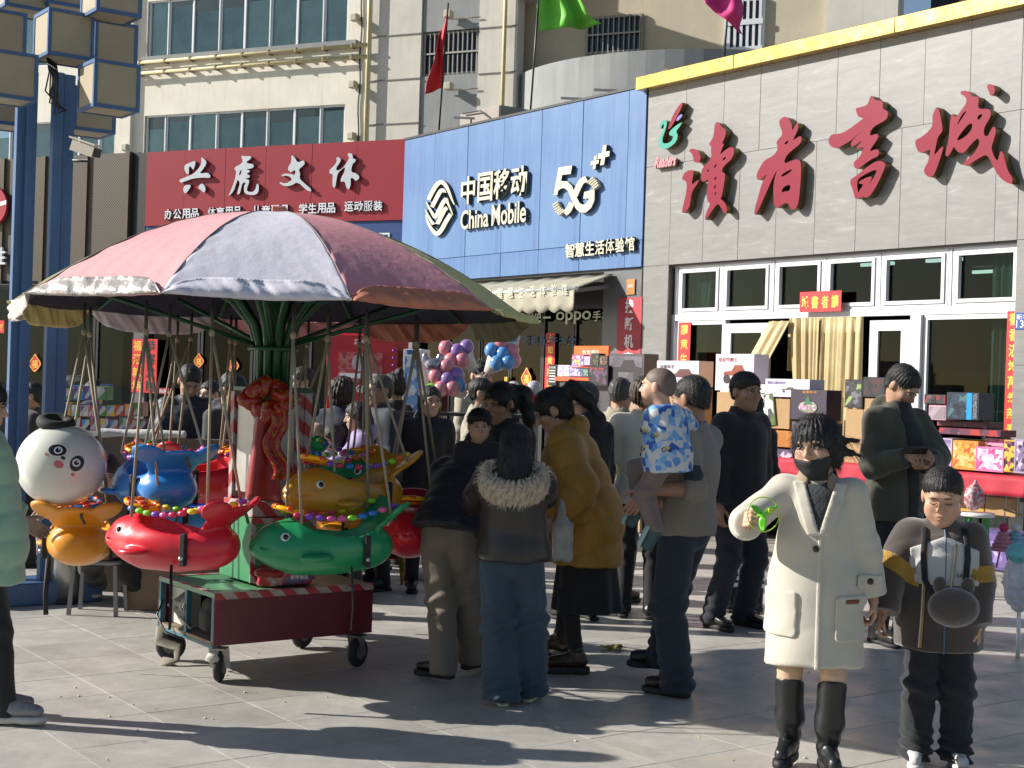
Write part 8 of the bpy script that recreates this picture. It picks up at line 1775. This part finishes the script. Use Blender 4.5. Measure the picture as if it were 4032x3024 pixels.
# things standing on the ground around the carousel
g0 = gpt(258, 2372); bn = empty('steel_bin', g0, label='round stainless steel bin behind the orange fish seat', cat='bin')
MB().lathe([(.001, 0), (.105, 0), (.105, .50), (.098, .50), (.098, .03), (.001, .03)], n=32).build('body', M('brushed_steel', (.42, .40, .37), .32, .8, var=.1, scale=4, stretch=(12, 12, .6)), bn); MB().torus((0, 0, .5), (0, 0, 1), .102, .010, 32, 8).build('rim', M('brushed_steel', 0), bn); MB().lathe([(.108, 0), (.112, 0), (.112, .03), (.106, .03)], n=32).build('foot_ring', BLACKM, bn)
g0 = gpt(592, 2366); o = sdf('white_sack', lambda P: smax(rbox(P, (0, 0, .12), (.085, .085, .125), .05) + F(.012) * fnoise(P, 26), -P[:, 2] + .002, .01), (-.13, -.13, -.01), (.13, .13, .29), .009, cloth('white_woven', (.48, .46, .43), bump=.4, bscale=60), None, Matrix.Translation(g0)); tag(o, 'white woven sack on the ground behind the red fish seat', 'sack')
c = at(660, 2118, 9.9); e = empty('cardboard_box', (c[0], 9.95, 0), label='brown cardboard box with handling marks behind the carousel column', cat='box')
KR = M('kraft_card', (.22, .155, .095), .75, var=.08); MB().box((-.28, 0, .0), (.24, .35, at(660, 2015, 9.95)[2]), bev=.004).build('carton', KR, e)
for i in range(3): rect_frame(MB(), -.12 + .11 * i, -.04 + .11 * i, .50, .58, .01, -.003, -.001).build('handling_mark', BLACKM, e)
# stacked plastic stools
g0 = gpt(1532, 2292); stl = empty('stacked_stools', g0, label='stack of red and green plastic stools behind the green fish seat', cat='stools')
for i, cc in enumerate(((.45, .03, .02), (.10, .28, .03), (.45, .30, .02), (.45, .03, .02), (.10, .28, .03), (.45, .03, .02))):
    m = MB().box((-.11, -.11, .20 + i * .035), (.11, .11, .225 + i * .035), bev=.008); m.build('stool_seat', M('stool_%d' % (i % 3), cc, .35, var=.05), stl)
    for sx in (-1, 1):
        for sy in (-1, 1): MB().bar((sx * .09, sy * .09, .20 + i * .035), (sx * (.115 + .002 * i), sy * (.115 + .002 * i), .0 if i == 0 else i * .035), .035, .02).build('leg', M('stool_%d' % (i % 3), 0), stl)
o = sdf('litter_bag', lambda P: smax(ell(P, (0, 0, .03), (.10, .07, .055)) + F(.018) * fnoise(P, 45), -P[:, 2] + .001, .004), (-.14, -.11, -.005), (.14, .11, .11), .008, M('white_litter', (.55, .55, .58), .35, var=.1), None, Matrix.Translation(gpt(1655, 2282))); tag(o, 'crumpled white plastic bag lying on the paving', 'litter')
gq = gpt(2408, 2560); wr = empty('snack_wrapper', gq, 0.5, label='yellow and red snack wrapper lying on the paving', cat='litter')
MB().grid(lambda u, v: V((u - .5) * .13, (v - .5) * .10, .006 + .035 * abs(math.sin(u * 5 + 1)) * (1 - v * .7) + .01 * math.sin(v * 9)), 10, 8, thick=.0015).build('foil', Mprint('wrapper_print', [(.42, .36, .05), (.45, .10, .08), (.40, .38, .10)], 9, .3), wr)
# red gift bag on the cart deck
rb = CC + np.array((CROT @ Vector((-.02, -.24, .484)))[:]); rg = empty('gift_bag', rb, .35, label='crumpled red gift bag with white print lying on the cart deck', cat='bag')
sdf('bag', lambda P: smax(rbox(P, (0, 0, .045), (.16, .075, .05), .03) + F(.02) * fnoise(P, 26, 1), -P[:, 2] + .001, .006), (-.22, -.13, -.01), (.22, .13, .15), .008, Mprint('gift_print', [(.45, .02, .03), (.40, .015, .025), (.46, .03, .04), (.42, .36, .36), (.44, .02, .03), (.1, .08, .2)], 7, .35, 'noise'), rg)
sdf('bow', lambda P: smin(ell(P, (-.05, -.07, .07), (.045, .025, .03)), ell(P, (-.12, -.06, .08), (.05, .03, .028)), .02) + F(.008) * fnoise(P, 60), (-.2, -.12, .0), (.02, .0, .14), .007, RS, rg)
link('lettering', text_mesh('新年快乐', .10, .025, .002, .01), rg, wm, Matrix.Translation((.03, -.082, .04)))
# small crumbs on the paving
R0 = np.random.RandomState(8)
for i in range(34):
    x_ = R0.uniform(200, 3600); y_ = R0.uniform(2550, 3000); q = gpt(x_, y_); s = R0.uniform(.004, .008)
    o = MB().ell((0, 0, s * .5), (s * R0.uniform(.8, 1.8), s, s * .6), n=6, k=4).build('popcorn_crumb', M('crumb', (.55, .5, .42), .8, var=.1), None); o.location = q; o.rotation_euler = (0, 0, R0.uniform(0, 3)); tag(o, 'tiny pale crumb on the sunlit paving', 'crumb', 'crumbs scattered on the paving')
